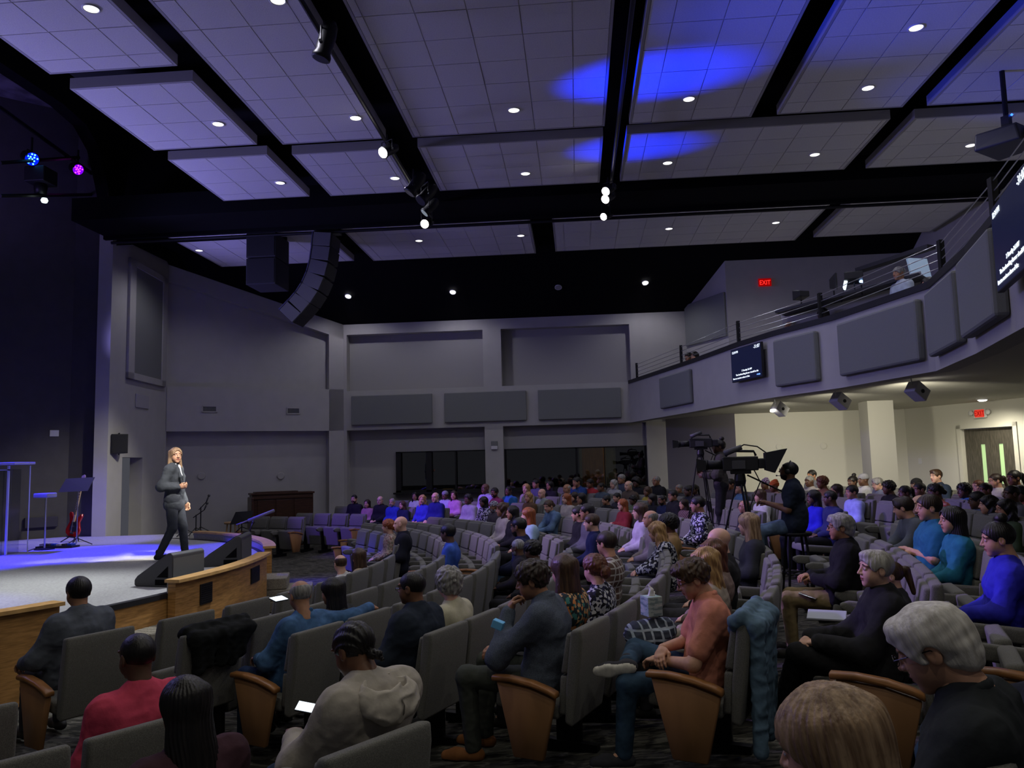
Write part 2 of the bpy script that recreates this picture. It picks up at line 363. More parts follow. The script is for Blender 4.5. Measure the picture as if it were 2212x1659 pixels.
b = MB(); b.box(.30, .62, -.02, .05, -.5, 1.9); b.box(-.50, -.42, -.02, .05, -.5, 1.9); b.obj('door_frame', mat('pale_frame', (.33, .38, .28), .6), t)
spot((.4, 23.0, 3.0), (.55, 24.6, 1.6), 10, (1, .8, .45), 70, .7, .1)

# angled wall on the stage side, pier wall beside the stage mouth
Mw = wallframe(FB, FD); Lw = (FD - FB).length
b = MB()
b.add([Mw @ Vector(p) for p in ((0, 0, -.25), (Lw, 0, -.25), (Lw, 6.3, -.25), (0, slope(FB.y) + .1, -.25))], [(0, 1, 2, 3)])
b.box(0, Lw, 3.14, 4.32, -.25, 0, Mw)
b.box(0, .0 + .02, 0, 7.6, -.25, 0, Mw)
for i in range(12):   # proud strip following the sloped soffit
    x0, x1 = Lw * i / 12, Lw * (i + 1) / 12
    ya, yb = FB.y + (FD.y - FB.y) * i / 12, FB.y + (FD.y - FB.y) * (i + 1) / 12
    b.add([Mw @ Vector(p) for p in ((x0, slope(ya) - .42, 0), (x1, slope(yb) - .42, 0), (x1, slope(yb) + .05, 0), (x0, slope(ya) + .05, 0))], [(0, 1, 2, 3)])
    b.add([Mw @ Vector(p) for p in ((x0, slope(ya) - .42, 0), (x1, slope(yb) - .42, 0), (x1, slope(yb) - .42, -.25), (x0, slope(ya) - .42, -.25))], [(3, 2, 1, 0)])
b.box(Lw - .42, Lw, 0, 6.3, -.25, 0, Mw)
struct('wall_stage_side', b, M_WALL, 'angled side wall between the stage and the far wall')
def vent(px0, py0, px1, py1, P, Q, label):
    a = hit(px0, py0, P, Q); c = hit(px1, py1, P, Q); M = wallframe(P, Q); inv = M.inverted(); a = inv @ a; c = inv @ c
    t = thing('air_vent', label, 'vent', (0, 0, 0)); b = MB(); x0, x1, z0, z1 = a.x, c.x, c.y, a.y
    b.box(x0, x1, z0, z0 + .03, 0, .02, M); b.box(x0, x1, z1 - .03, z1, 0, .02, M); b.box(x0, x0 + .03, z0, z1, 0, .02, M); b.box(x1 - .03, x1, z0, z1, 0, .02, M)
    b.obj('frame', M_WALL, t); b = MB(); b.box(x0, x1, z0, z1, 0, .004, M); b.obj('backing', M_PANEL, t); b = MB()
    n = 10
    for i in range(n):
        x = x0 + .04 + (x1 - x0 - .08) * i / (n - 1); b.box(x - .006, x + .006, z0 + .03, z1 - .03, .004, .014, M)
    tag(b.obj('slat', mat('vent_grey', (.09, .09, .10), .6), t), kind='stuff')
vent(436, 876, 469, 891, FB, FD, 'small grey air vent on the side wall band, nearer the stage')
vent(619, 880, 648, 895, FB, FD, 'small grey air vent on the side wall band, nearer the far wall')
for px, lab in ((437, 'round wall plate beside the speaker'), (610, 'round wall plate above the piano')):
    a = hit(px, 1028, FB, FD); M = wallframe(FB, FD); a = M.inverted() @ a
    b = MB(); b.lathe([(.1, -.24), (.1, -.225), (.085, -.215)], 20, M @ Matrix.Translation((a.x, a.y, 0))); tag(b.obj('wall_plate', M_WALL, bevel=0), lab, 'wall plate')
# pier wall from the stage mouth to the angled wall, with a door niche
Mp = wallframe(FC, FB); inv = Mp.inverted(); Lp = (FB - FC).length
nx0 = (inv @ hit(262, 1080, FC, FB)).x; nx1 = (inv @ hit(306, 1080, FC, FB)).x; nz = (inv @ hit(285, 988, FC, FB)).y
b = MB(); b.box(0, nx0, 0, 10, -.3, 0, Mp); b.box(nx1, Lp, 0, 10, -.3, 0, Mp); b.box(nx0, nx1, nz, 10, -.3, 0, Mp)
b.box(nx0 - .1, nx1 + .1, 0, nz + .2, -.62, -.6, Mp)
struct('wall_pier', b, M_WALL, 'pale pier wall with a door niche beside the stage mouth')
t = tag(bpy.data.objects.new('door_1', None), 'dark door in the niche at the back of the stage', None, None, 'structure'); COL.objects.link(t)
d0 = nx0 + .06; d1 = nx0 + (nx1 - nx0) * .62
b = MB(); b.box(d0, d1, 0, 2.55, -.6, -.56, Mp); b.obj('door_leaf', M_DOORW, t)
b = MB(); b.box(d0 - .06, d0, 0, 2.62, -.6, -.53, Mp); b.box(d1, d1 + .08, 0, 2.62, -.6, -.53, Mp); b.box(d0 - .06, d1 + .08, 2.55, 2.64, -.6, -.53, Mp); b.obj('door_frame', M_WALL, t)
# framed acoustic panel and access hatch on the pier
def hitpts(pts, P, Q):
    M = wallframe(P, Q); i = M.inverted(); return [i @ hit(x, y, P, Q) for x, y in pts]
q = hitpts([(276, 556), (356, 600), (354, 836), (272, 818)], FC, FB)
x0, x1 = (q[0].x + q[3].x) / 2, min((q[1].x + q[2].x) / 2, Lp - .05); z0, z1 = (q[2].y + q[3].y) / 2, (q[0].y + q[1].y) / 2
t = thing('framed_acoustic_panel', 'tall framed grey fabric panel high on the pier by the stage mouth', 'acoustic panel')
b = MB(); w = .16
b.box(x0, x1, z0, z0 + w, 0, .07, Mp); b.box(x0, x1, z1 - w, z1, 0, .07, Mp); b.box(x0, x0 + w * 2, z0, z1, 0, .07, Mp); b.box(x1 - w * 1.6, x1, z0, z1, 0, .07, Mp); b.obj('frame', M_WALL, t, bevel=.01)
b = MB(); b.box(x0 + w, x1 - w, z0 + w, z1 - w, 0, .045, Mp); b.obj('fabric', M_PANEL, t)
q = hitpts([(292, 850), (319, 884)], FC, FB); b = MB(); b.box(q[0].x, q[1].x, q[1].y, q[0].y, 0, .03, Mp); tag(b.obj('access_hatch', mat('hatch_paint', (.36, .35, .37), .8), bevel=.01), 'square pale access hatch below the tall framed panel', 'hatch')

# stage house
b = MB(); side = [(-10.3, 16.62), (-11.25, 16.66), (-12.4, 15.6), (-14.2, 15.3), (-14.2, 2.0)]
for i in range(4):
    P, Q = side[i], side[i+1]; b.quad((P[0], P[1], 0), (Q[0], Q[1], 0), (Q[0], Q[1], 10.5), (P[0], P[1], 10.5))
struct('wall_stage', b, M_STAGEWALL, 'dark back walls of the stage')
b = MB(); b.quad((-14.2, 2, 10.4), (-10.2, 2, 10.4), (-10.2, 17, 10.4), (-14.2, 17, 10.4))
struct('ceiling_stage', b, mat('stage_ceiling_foam', (.13, .12, .15), .95, bump=1, bscale=14, noise=.4, nscale=3), 'dark lumpy ceiling over the stage')
# proscenium: black wall with an arch opening
arch = [(3.0, 9.5), (12.6, 9.56), (14.6, 9.60), (15.35, 9.5), (15.85, 9.15), (16.15, 8.5), (16.42, 7.8), (16.5, 7.4), (16.5, 0)]
b = MB(); X = -10.2
for i in range(len(arch) - 2):
    (ya, za), (yb, zb) = arch[i], arch[i+1]; b.quad((X, ya, za), (X, yb, zb), (X, yb, 11), (X, ya, 11)); b.quad((X, ya, za), (X, yb, zb), (X - .3, yb, zb), (X - .3, ya, za))
b.quad((X, 16.5, 7.4), (X, 19.8, 7.4), (X, 19.8, 11), (X, 16.5, 11))
b.quad((-10.2, 16.55, 7.2), (-6.9, 16.55, 7.2), (-6.9, 16.55, 11), (-10.2, 16.55, 11))
struct('wall_proscenium', b, M_BLACK, 'black proscenium wall with arched stage mouth')

# ------------------------------------------------------------------ setting: ceiling deck, slope, beam
b = MB(); b.quad((-7.0, -4, 7.75), (12, -4, 7.75), (12, 19.25, 7.75), (-7.0, 19.25, 7.75))
b.quad((-7.0, -4, 7.75), (-7.0, 17, 7.75), (-7.0, 17, 11), (-7.0, -4, 11))
b.quad((-11, 16.6, 7.75), (-7, 16.6, 7.75), (-7, 19.25, 7.75), (-11, 19.25, 7.75))
b.quad((-11, 19.25, 7.75), (12, 19.25, 7.75), (12, 22, 6.2), (-11, 22, 6.2))
struct('ceiling', b, M_BLACK, 'black ceiling deck above the floating clouds')
b = MB(); b.box(-10.2, 8.6, 14.95, 16.1, 7.28, 7.75); b.box(-10.2, 8.6, 16.05, 16.15, 7.2, 7.34)
struct('ceiling_beam', b, M_BLACK, 'deep black beam crossing the hall')
# balcony rear walls and panel
b = MB()
for P, Q, zt in ((E1, E2, 7.4), (E2, E3, 7.8), (E3, Vector((8.75, 16.3, 0)), 7.8), (Vector((8.75, 16.3, 0)), Vector((10.6, 9, 0)), 7.8)):
    b.quad((P.x, P.y, 3.3), (Q.x, Q.y, 3.3), (Q.x, Q.y, zt), (P.x, P.y, zt))
struct('wall_balcony_rear', b, M_WALL, 'grey walls behind the balcony')
q = [Vector(hit(*p, E1, E2)) for p in ((1484, 675), (1567, 630), (1568, 703), (1486, 736))]
Me = wallframe(E1, E2); qi = [Me.inverted() @ v for v in q]
b = MB(); z0, z1 = min(v.y for v in qi), max(v.y for v in qi); b.box(.05, qi[1].x, 5.2, 6.35, 0, .06, Me)
tag(b.obj('acoustic_panel', M_PANEL, bevel=.015), 'grey acoustic panel in the upper corner beyond the balcony', 'acoustic panel')

# ------------------------------------------------------------------ balcony
BP = [(1.5, 22.0), (2.62, 17.7), (3.14, 15.35), (3.52, 14.1), (3.98, 13.0), (4.12, 12.62), (4.62, 10.45), (4.27, 8.7), (3.80, 6.9), (3.42, 5.6), (2.9, 3.6), (2.7, -3)]
bal = tag(bpy.data.objects.new('balcony', None), 'curving grey balcony front wrapping over the rear seats', None, None, 'structure'); COL.objects.link(bal)
def off(pts, d):
    o = []
    for i, p in enumerate(pts):
        a = Vector(pts[max(i-1, 0)]); c = Vector(pts[min(i+1, len(pts)-1)]); t = (c - a).normalized(); n = Vector((-t.y, t.x)); n = n if n.x > 0 else -n
        o.append((p[0] + n.x * d, p[1] + n.y * d))
    return o
BI = off(BP, .25)
b = MB()
for i in range(len(BP) - 1): b.prism([BP[i], BI[i], BI[i+1], BP[i+1]], 3.14, 4.22)
b.obj('fascia', M_WALL, bal)
b = MB(); BO = off(BP, -.03); BJ = off(BP, .3)
for i in range(len(BP) - 1): b.prism([BO[i], BJ[i], BJ[i+1], BO[i+1]], 4.22, 4.31)
b.obj('top_rail', M_BLKP, bal)
b = MB(); b.prism([(p[0], p[1]) for p in BI] + [(11, -3), (11, 20.3), (3.95, 20.3), (3.12, 22)], 3.2, 3.75)
b.obj('soffit', M_PALE, bal)
# posts and cables
PST = [((1375, 822), .42), ((1466, 794), .42), ((1589, 755), .43), ((1765, 699), .42), ((2024, 594), .42), ((2133, 462), .42)]
pts = []
for (p, h) in PST:
    # nearest point of the fascia line under this sight line
    best = None
    for i in range(len(BP) - 1):
        w = hit(p[0], p[1], BP[i], BP[i+1]); A = Vector(BP[i]); Bv = Vector(BP[i+1]); s = (Vector((w.x, w.y)) - A).dot(Bv - A) / (Bv - A).length_squared
        if -.02 <= s <= 1.02 and (best is None or abs(w.z - 4.3) < abs(best.z - 4.3)): best = w
    pts.append(best if best else atz(p[0], p[1], 4.3))
pts[0] = Vector((1.62, 21.6, 4.3)); pts += [Vector((3.3, 5.0, 4.3)), Vector((2.85, 2.6, 4.3))]
for p in pts:
    b = MB(); b.box(p.x + .04, p.x + .10, p.y - .04, p.y + .04, 4.3, 4.74); b.obj('rail_post', M_METAL, bal)
for k in range(4):
    z = 4.40 + .1 * k; b = MB(); b.tube([(p.x + .07, p.y, z) for p in pts], .006, 5); b.obj('rail_cable', M_WIRE, bal)
# acoustic panels on the fascia
def fpanel(pa, pb, zlo, zhi, d, label, i0):
    P, Q = BP[i0], BP[i0 + 1]; M = wallframe(P, Q); inv = M.inverted(); xa = (inv @ hit(pa, 800, P, Q)).x; xb = (inv @ hit(pb, 800, P, Q)).x
    L = (Vector(Q) - Vector(P)).length; xa = max(xa, .02); xb = min(xb, L - .02)
    b = MB(); b.box(xa, xb, zlo, zhi, 0, d, M); o = b.obj('acoustic_panel', M_PANEL, bevel=.035); tag(o, label, 'acoustic panel', 'acoustic panels on the balcony front'); return o
fpanel(1429, 1496, 3.33, 4.1, .09, 'narrow grey acoustic panel at the far left end of the balcony front', 0)
fpanel(1683, 1808, 3.30, 4.12, .11, 'grey acoustic panel on the balcony just right of the hanging screen', 3)
fpanel(1826, 2004, 3.30, 4.12, .11, 'wide grey acoustic panel on the balcony left of its corner', 5)
fpanel(2030, 2096, 3.30, 4.12, .12, 'grey acoustic panel right after the corner of the balcony', 6)
fpanel(2096, 2196, 3.30, 4.12, .14, 'largest grey acoustic panel on the balcony beside the cropped screen', 7)
# far wall band panels
for x0, x1, lab in ((-6.38, -4.05, 'grey acoustic panel on the far wall band, nearest the stage'), (-3.70, -1.38, 'middle grey acoustic panel on the far wall band'), (-1.05, 1.25, 'grey acoustic panel on the far wall band, nearest the balcony')):
    b = MB(); b.box(x0, x1, 21.92, 22.0, 3.28, 4.12); tag(b.obj('acoustic_panel', M_PANEL, bevel=.02), lab, 'acoustic panel', 'acoustic panels on the far wall')
# under-balcony walls
U0, U1, U2 = Vector((2.45, 22.0, 0)), Vector((3.93, 20.0, 0)), Vector((3.93, 20.35, 0))
b = MB(); b.quad((U0.x, U0.y, 0), (U1.x, U1.y, 0), (U1.x, U1.y, 3.2), (U0.x, U0.y, 3.2)); b.quad((U1.x, U1.y, 0), (U1.x, 20.5, 0), (U1.x, 20.5, 3.2), (U1.x, U1.y, 3.2))
struct('wall_corner', b, mat('unlit_corner_shade', (.14, .13, .15), .9), 'unlit dark angled wall under the far end of the balcony')  # no lamp reaches this corner; its shade is put into the wall colour
D1, D2 = Vector((7.75, 21.4, 0)), Vector((10.4, 14.6, 0))
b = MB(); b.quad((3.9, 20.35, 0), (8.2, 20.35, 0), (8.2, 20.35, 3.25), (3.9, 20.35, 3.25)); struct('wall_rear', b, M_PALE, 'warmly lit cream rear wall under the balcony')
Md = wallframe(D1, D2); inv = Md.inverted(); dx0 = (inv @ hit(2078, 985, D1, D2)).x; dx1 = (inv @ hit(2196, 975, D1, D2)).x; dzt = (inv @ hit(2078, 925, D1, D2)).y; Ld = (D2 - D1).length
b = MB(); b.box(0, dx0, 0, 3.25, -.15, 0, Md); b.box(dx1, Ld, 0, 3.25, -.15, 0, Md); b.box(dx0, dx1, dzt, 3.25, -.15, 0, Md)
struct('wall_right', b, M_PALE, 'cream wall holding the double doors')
t = tag(bpy.data.objects.new('door_2', None), 'charcoal double door with two narrow green-lit panes under the exit sign', None, None, 'structure'); COL.objects.link(t)
dm = (dx0 + dx1) / 2
for a, c, s in ((dx0 + .04, dm - .005, 1), (dm + .005, dx1 - .04, -1)):
    w_ = c - a; b = MB(); v0, v1 = (a + w_ * .62, a + w_ * .80) if s == 1 else (a + w_ * .30, a + w_ * .48)
    zz0, zz1 = dzt - 1.25, dzt - .38
    b.box(a, v0, .3, dzt - .03, -.13, -.08, Md); b.box(v1, c, .3, dzt - .03, -.13, -.08, Md); b.box(v0, v1, .3, zz0, -.13, -.08, Md); b.box(v0, v1, zz1, dzt - .03, -.13, -.08, Md)
    d = b.obj('door_leaf', M_DOORW, t)
    g = MB(); g.box(v0, v1, zz0, zz1, -.115, -.1, Md); g.obj('pane', mat('lit_pane', (.4, .6, .3), .4, emit=(.42, .62, .33), estr=.42), d)
b = MB(); w_ = .07
b.box(dx0 - w_, dx0 + .03, 0, dzt + w_, -.1, .03, Md); b.box(dx1 - .03, dx1 + w_, 0, dzt + w_, -.1, .03, Md); b.box(dx0 - w_, dx1 + w_, dzt - .02, dzt + w_, -.1, .03, Md)
b.obj('door_frame', M_PALE, t)
c0 = atz(1869, 867, 3.2); 
b = MB(); cx, cy = c0.x, c0.y; b.box(cx, cx + .52, cy - .1, cy + .42, 0, 3.22); struct('column', b, mat('column_paint', (.45, .44, .40), .8), 'square pale column holding up the balcony')
a = aty(1683, 965, 20.35)
for px, py, lab in ((1683, 965, 'left round wall plate on the cream rear wall'), (1779, 963, 'right round wall plate on the cream rear wall')):
    a = aty(px, py, 20.33); b = MB(); b.lathe([(.085, 0), (.085, .012), (.06, .02)], 20, Matrix.Translation(a) @ Matrix.Rotation(pi / 2, 4, 'X')); tag(b.obj('wall_plate', M_PALE), lab, 'wall plate')
a = hit(1988, 996, D1, D2); b = MB(); a = Md.inverted() @ a; b.box(a.x - .05, a.x + .05, a.y - .07, a.y + .07, 0, .015, Md); tag(b.obj('wall_switch', M_WHITEP, bevel=.004), 'white light switch on the cream wall left of the doors', 'switch')
a = atd(1068, 958, 1); 
for py, h, lab, m in ((958, .14, 'small dark box on the far wall column', M_PANEL), (967, .10, 'small white box on the far wall column, under the dark one', M_WHITEP)):
    a = aty(1068, py, 21.99); b = MB(); b.box(a.x - .09, a.x + .09, 21.95, 22, a.z - h / 2, a.z + h / 2); tag(b.obj('wall_box', m, bevel=.01), lab, 'wall box')
# ------------------------------------------------------------------ ceiling clouds, tile by tile
P = .606; ZC = 7.30
_tm = {}
def tile_mesh(w, d):
    k = (round(w, 3), round(d, 3))
    if k not in _tm:
        b = MB(); g = .007; b.box(g, w - g, g, d - g, 0, .02)
        b.box(-.0, w, 0, d, .011, .02); _tm[k] = b.mesh('ceiling_tile', M_TILE)
    return _tm[k]
def cloud(x0, x1, y0, y1, label, edge_x=0, edge_y=0):
    t = thing('ceiling_cloud', label, 'ceiling panel', (x0, y0, ZC), 0, 'floating ceiling clouds')
    W_, D_ = x1 - x0, y1 - y0; b = MB(); e = .035
    for a in ((0, e, 0, D_), (W_ - e, W_, 0, D_), (e, W_ - e, 0, e), (e, W_ - e, D_ - e, D_)): b.box(*a, 0, .15)
    b.obj('frame', M_TILEF, t)
    b = MB(); b.box(e, W_ - e, e, D_ - e, .018, .05); b.obj('grid_backing', M_TILEF, t)
    xs = [e]; 
    if edge_x: xs.append(e + edge_x)
    while xs[-1] + P < W_ - e - .05: xs.append(xs[-1] + P)
    xs.append(W_ - e); ys = [D_ - e]
    if edge_y: ys.append(D_ - e - edge_y)
    while ys[-1] - P > e + .05: ys.append(ys[-1] - P)
    ys.append(e); ys = ys[::-1]
    for i in range(len(xs) - 1):
        for j in range(len(ys) - 1):
            o = bpy.data.objects.new('ceiling_tile', tile_mesh(xs[i+1] - xs[i], ys[j+1] - ys[j])); COL.objects.link(o); o.parent = t
            o.location = (xs[i], ys[j], RND.uniform(-.0015, .0015)); o.rotation_euler = (RND.uniform(-.002, .002), RND.uniform(-.002, .002), 0)
    return t
cloud(-6.70, -4.97, 4.2, 9.30, 'violet lit ceiling cloud in the top left corner of the view', 0, .3)
cloud(-6.70, -4.97, 9.70, 11.84, 'small violet ceiling cloud nearest the stage, second row', 0, .3)
cloud(-6.68, -4.97, 12.24, 14.34, 'small violet ceiling cloud nearest the stage, third row', 0, .3)
cloud(-4.57, -2.88, 3.5, 11.90, 'long narrow ceiling cloud left of the lighting pipe with the dark spotlight', .25, .3)
cloud(-4.57, -2.95, 12.30, 14.38, 'small ceiling cloud left of the lit spotlight on the pipe', .25, .3)
cloud(-2.45, .59, 3.5, 11.92, 'largest ceiling cloud in the middle of the view', .1, .35)
cloud(-2.45, .58, 12.30, 14.42, 'middle ceiling cloud of the row before the black beam', .1, .35)
cloud(.97, 2.83, 3.5, 11.90, 'ceiling cloud carrying the brightest blue light patch', .3, .35)
cloud(3.21, 5.06, 3.5, 11.87, 'ceiling cloud with two lit downlights right of the bright blue patch', .3, .35)
cloud(.96, 5.04, 12.27, 14.42, 'wide ceiling cloud before the black beam with two downlights', .3, .35)
cloud(5.42, 8.6, 3.5, 11.87, 'ceiling cloud above the projector at the right edge', .3, .35)
cloud(5.42, 8.6, 12.30, 14.42, 'ceiling cloud behind the projector before the black beam', .3, .35)
cloud(-8.95, -5.48, 16.38, 19.15, 'ceiling cloud behind the hanging loudspeakers', .2, .35)
cloud(-5.0, -.87, 16.40, 19.24, 'ceiling cloud beyond the black beam, right of the loudspeakers', .2, .35)
cloud(-.38, 5.42, 16.40, 19.15, 'widest ceiling cloud beyond the black beam', .2, .35)
cloud(5.80, 8.5, 16.38, 18.95, 'ceiling cloud beyond the black beam without any lamp, far right', .2, .35)

# downlights
_dl = {}
def downlight(px, py, z, label, lit=True, n=Vector((0, 0, -1)), power=68):
    p = atz(px, py, z); t = thing('downlight', label, 'ceiling light', p, 0, 'recessed ceiling downlights')
    if not _dl:
        b = MB(); prof = [(.095, .02), (.098, -.006), (.085, -.010), (.076, .004)]
        n_ = 20; vs = [(r * cos(2*pi*k/n_), r * sin(2*pi*k/n_), zz) for r, zz in prof for k in range(n_)]
        b.add(vs, [(i*n_+k, i*n_+(k+1) % n_, (i+1)*n_+(k+1) % n_, (i+1)*n_+k) for i in range(3) for k in range(n_)]); _dl['t'] = b.mesh('trim', M_WHITEP, True)
        b = MB(); b.lathe([(.078, -.002), (.078, .002)], 20); _dl['l'] = b.mesh('lens', M_LAMP)
        b = MB(); b.lathe([(.078, -.002), (.078, .002)], 20); _dl['d'] = b.mesh('lens', M_TILEF)
    o = link('trim', _dl['t'], t); l = link('lens', _dl['l' if lit else 'd'], t)
    t.rotation_euler = Vector((0, 0, -1)).rotation_difference(n).to_euler()
    if lit: spot((p.x, p.y, p.z - .03), (p.x, p.y, 0), power, (.88, .86, 1.0), 150, .6, .07)
DL = [(197, 19, 'downlight in the top left ceiling cloud'), (600, 1, 'downlight at the very top edge, left of the dark spotlight'), (471, 268, 'downlight in the small violet cloud of the second row'), (605, 395, 'downlight in the small violet cloud nearest the black beam on the left'), (768, 255, 'downlight left of the lighting pipe, above the lit spotlight'), (853, 385, 'downlight just right below the lit spotlight'), (1110, 238, 'downlight near the lower edge of the largest cloud'), (1135, 375, 'downlight in the middle cloud before the beam'), (1488, 214, 'downlight just below the bright blue patch'), (1979, 60, 'downlight high up at the right in the pale blue patch'), (1875, 190, 'downlight near the lower right of the cloud beside the blue patch'), (1442, 352, 'left downlight of the wide cloud before the beam'), (1760, 334, 'right downlight of the wide cloud before the beam'), (2097, 314, 'downlight left of the projector'), (430, 541, 'downlight left of the hanging subwoofers'), (905, 520, 'left downlight beyond the beam, above the hanging spotlight'), (1125, 509, 'second downlight beyond the beam, near the cloud gap'), (1445, 494, 'left downlight of the widest cloud'), (1676, 481, 'right downlight of the widest cloud')]
for px, py, lab in DL: downlight(px, py, ZC - .004, lab)
nsl = Vector((0, -.49, -.87))
for px, py, lab, lit in ((752, 640, 'first downlight from the left in the black sloped ceiling', 1), (978, 631, 'second downlight from the left in the black sloped ceiling', 1), (1206, 621, 'unlit downlight in the black sloped ceiling', 0), (1394, 611, 'rightmost downlight in the black sloped ceiling', 1)):
    z = 6.8
    for _ in range(20): z = .5 * z + .5 * slope(atz(px, py, z).y)
    downlight(px, py, z - .02, lab, bool(lit), nsl)
for x, y in ((-1, 3.0), (2.0, 2.5), (4.6, 4.5), (-3.7, 4.2), (-1, 6.4), (-3.7, 7.6), (1.9, 5.8), (4.2, 8.0), (-.8, .0), (2.2, -.8)):   # the same lamps go on behind the view
    spot((x, y, 7.28), (x, y, 0), 80, (1.0, .96, .86), 140, .6, .07)
# ------------------------------------------------------------------ solid modelling with distance fields
F32 = np.float32
def smin(a, b, k):
    h = np.maximum(k - np.abs(a - b), 0) / k
    return np.minimum(a, b) - h * h * k * .25
def smax(a, b, k): return -smin(-a, -b, k)
def cone(p, a, b, ra, rb):
    a = np.array(a, F32); b = np.array(b, F32); ab = b - a; L = float(ab @ ab) + 1e-9
    t = np.clip(((p - a) @ ab) / L, 0, 1); q = p - a - t[:, None] * ab
    return np.sqrt((q * q).sum(1)) - (ra + (rb - ra) * t)
def ell(p, c, r):
    r = np.array(r, F32); q = p - np.array(c, F32)
    k0 = np.sqrt(((q / r) ** 2).sum(1)) + 1e-6; k1 = np.sqrt(((q / (r * r)) ** 2).sum(1)) + 1e-6
    return k0 * (k0 - 1) / k1
_nr = np.random.RandomState(3); _ND = _nr.normal(size=(9, 3)); _ND /= np.linalg.norm(_ND, axis=1)[:, None]; _NP = _nr.uniform(0, 6.28, 9)
def nz(p, fr, seed=0, st=(1, 1, 1)):
    q = p * np.array(st, F32); o = 0
    for i in range(9): o = o + np.sin(fr * (.75 + .08 * i) * (q @ _ND[(i + seed) % 9].astype(F32)) + _NP[(i * 2 + seed) % 9])
    return o * .28
def surfnet(f, lo, hi, h, slack=1.6):
    lo = np.array(lo, F32); n = np.ceil((np.array(hi, F32) - lo) / (4 * h)).astype(int) * 4
    nb = n // 4
    g = np.stack(np.meshgrid(*[np.arange(k) for k in nb], indexing='ij'), -1).reshape(-1, 3)
    dc = f((lo + (g * 4 + 1.5) * h).astype(F32))
    act = np.abs(dc) < (3.5 * h * slack + .004)
    base = g[act] * 4
    off_ = np.stack(np.meshgrid(*[np.arange(4)] * 3, indexing='ij'), -1).reshape(-1, 3)
    idx = (base[:, None, :] + off_[None]).reshape(-1, 3)
    Fv = np.repeat(np.repeat(np.repeat(np.where(dc < 0, -1., 1.).reshape(nb).astype(F32), 4, 0), 4, 1), 4, 2)
    Fv[idx[:, 0], idx[:, 1], idx[:, 2]] = f((lo + idx * h).astype(F32))
    s = Fv < 0; sh = np.array(Fv.shape); acc = np.zeros((*(sh - 1), 3), F32); cnt = np.zeros(sh - 1, F32); quads = []
    cid = -np.ones(sh - 1, np.int64); edges = []
    for ax in range(3):
        a = [slice(None)] * 3; c = [slice(None)] * 3; a[ax] = slice(0, -1); c[ax] = slice(1, None)
        ch = np.argwhere(s[tuple(a)] != s[tuple(c)])
        if len(ch) == 0: continue
        i, j, k = ch.T; e = np.zeros(3, int); e[ax] = 1
        f0 = Fv[i, j, k]; f1 = Fv[i + e[0], j + e[1], k + e[2]]; t = f0 / (f0 - f1)
        P_ = ch.astype(F32); P_[:, ax] += t
        o1, o2 = [(ax + 1) % 3, (ax + 2) % 3]
        for d1 in (0, 1):
            for d2 in (0, 1):
                cc = ch.copy(); cc[:, o1] -= d1; cc[:, o2] -= d2
                ok = (cc >= 0).all(1) & (cc < sh - 1).all(1)
                np.add.at(acc, tuple(cc[ok].T), P_[ok]); np.add.at(cnt, tuple(cc[ok].T), 1)
        ok = (ch[:, o1] > 0) & (ch[:, o2] > 0) & (ch[:, o1] < sh[o1] - 1) & (ch[:, o2] < sh[o2] - 1)
        ch = ch[ok]; q = []
        for d1, d2 in ((0, 0), (1, 0), (1, 1), (0, 1)):
            cc = ch.copy(); cc[:, o1] -= d1; cc[:, o2] -= d2; q.append(cc)
        edges.append((q, s[tuple(ch.T)]))
    on = np.argwhere(cnt > 0); cid[tuple(on.T)] = np.arange(len(on))
    V = lo + acc[tuple(on.T)] / cnt[tuple(on.T)][:, None] * h
    Q = []
    for q, ins in edges:
        a = np.stack([cid[tuple(c.T)] for c in q], 1); Q.append(np.where(ins[:, None], a, a[:, ::-1]))
    return V.astype(F32), np.concatenate(Q)
def np_mesh(name, parts, mats):
    """parts: list of (V, Q, matindex array or int)"""
    vs = []; qs = []; ms = []; o = 0
    for V, Q, m in parts:
        vs.append(V); qs.append(Q + o); ms.append(np.full(len(Q), m) if np.isscalar(m) else m); o += len(V)
    V = np.concatenate(vs); Q = np.concatenate(qs); Mi = np.concatenate(ms).astype(np.int32)
    me = bpy.data.meshes.new(name); me.vertices.add(len(V)); me.vertices.foreach_set('co', V.ravel().astype(F32))
    me.loops.add(len(Q) * 4); me.loops.foreach_set('vertex_index', Q.ravel().astype(np.int32))
    me.polygons.add(len(Q)); me.polygons.foreach_set('loop_start', np.arange(0, len(Q) * 4, 4, dtype=np.int32))
    me.polygons.foreach_set('use_smooth', np.ones(len(Q), bool))
    for m in mats: me.materials.append(m)
    me.polygons.foreach_set('material_index', Mi); me.update(calc_edges=True); me.validate()
    return me
def xf(V, M):
    A = np.array(M, dtype=F32); return V @ A[:3, :3].T + A[:3, 3]

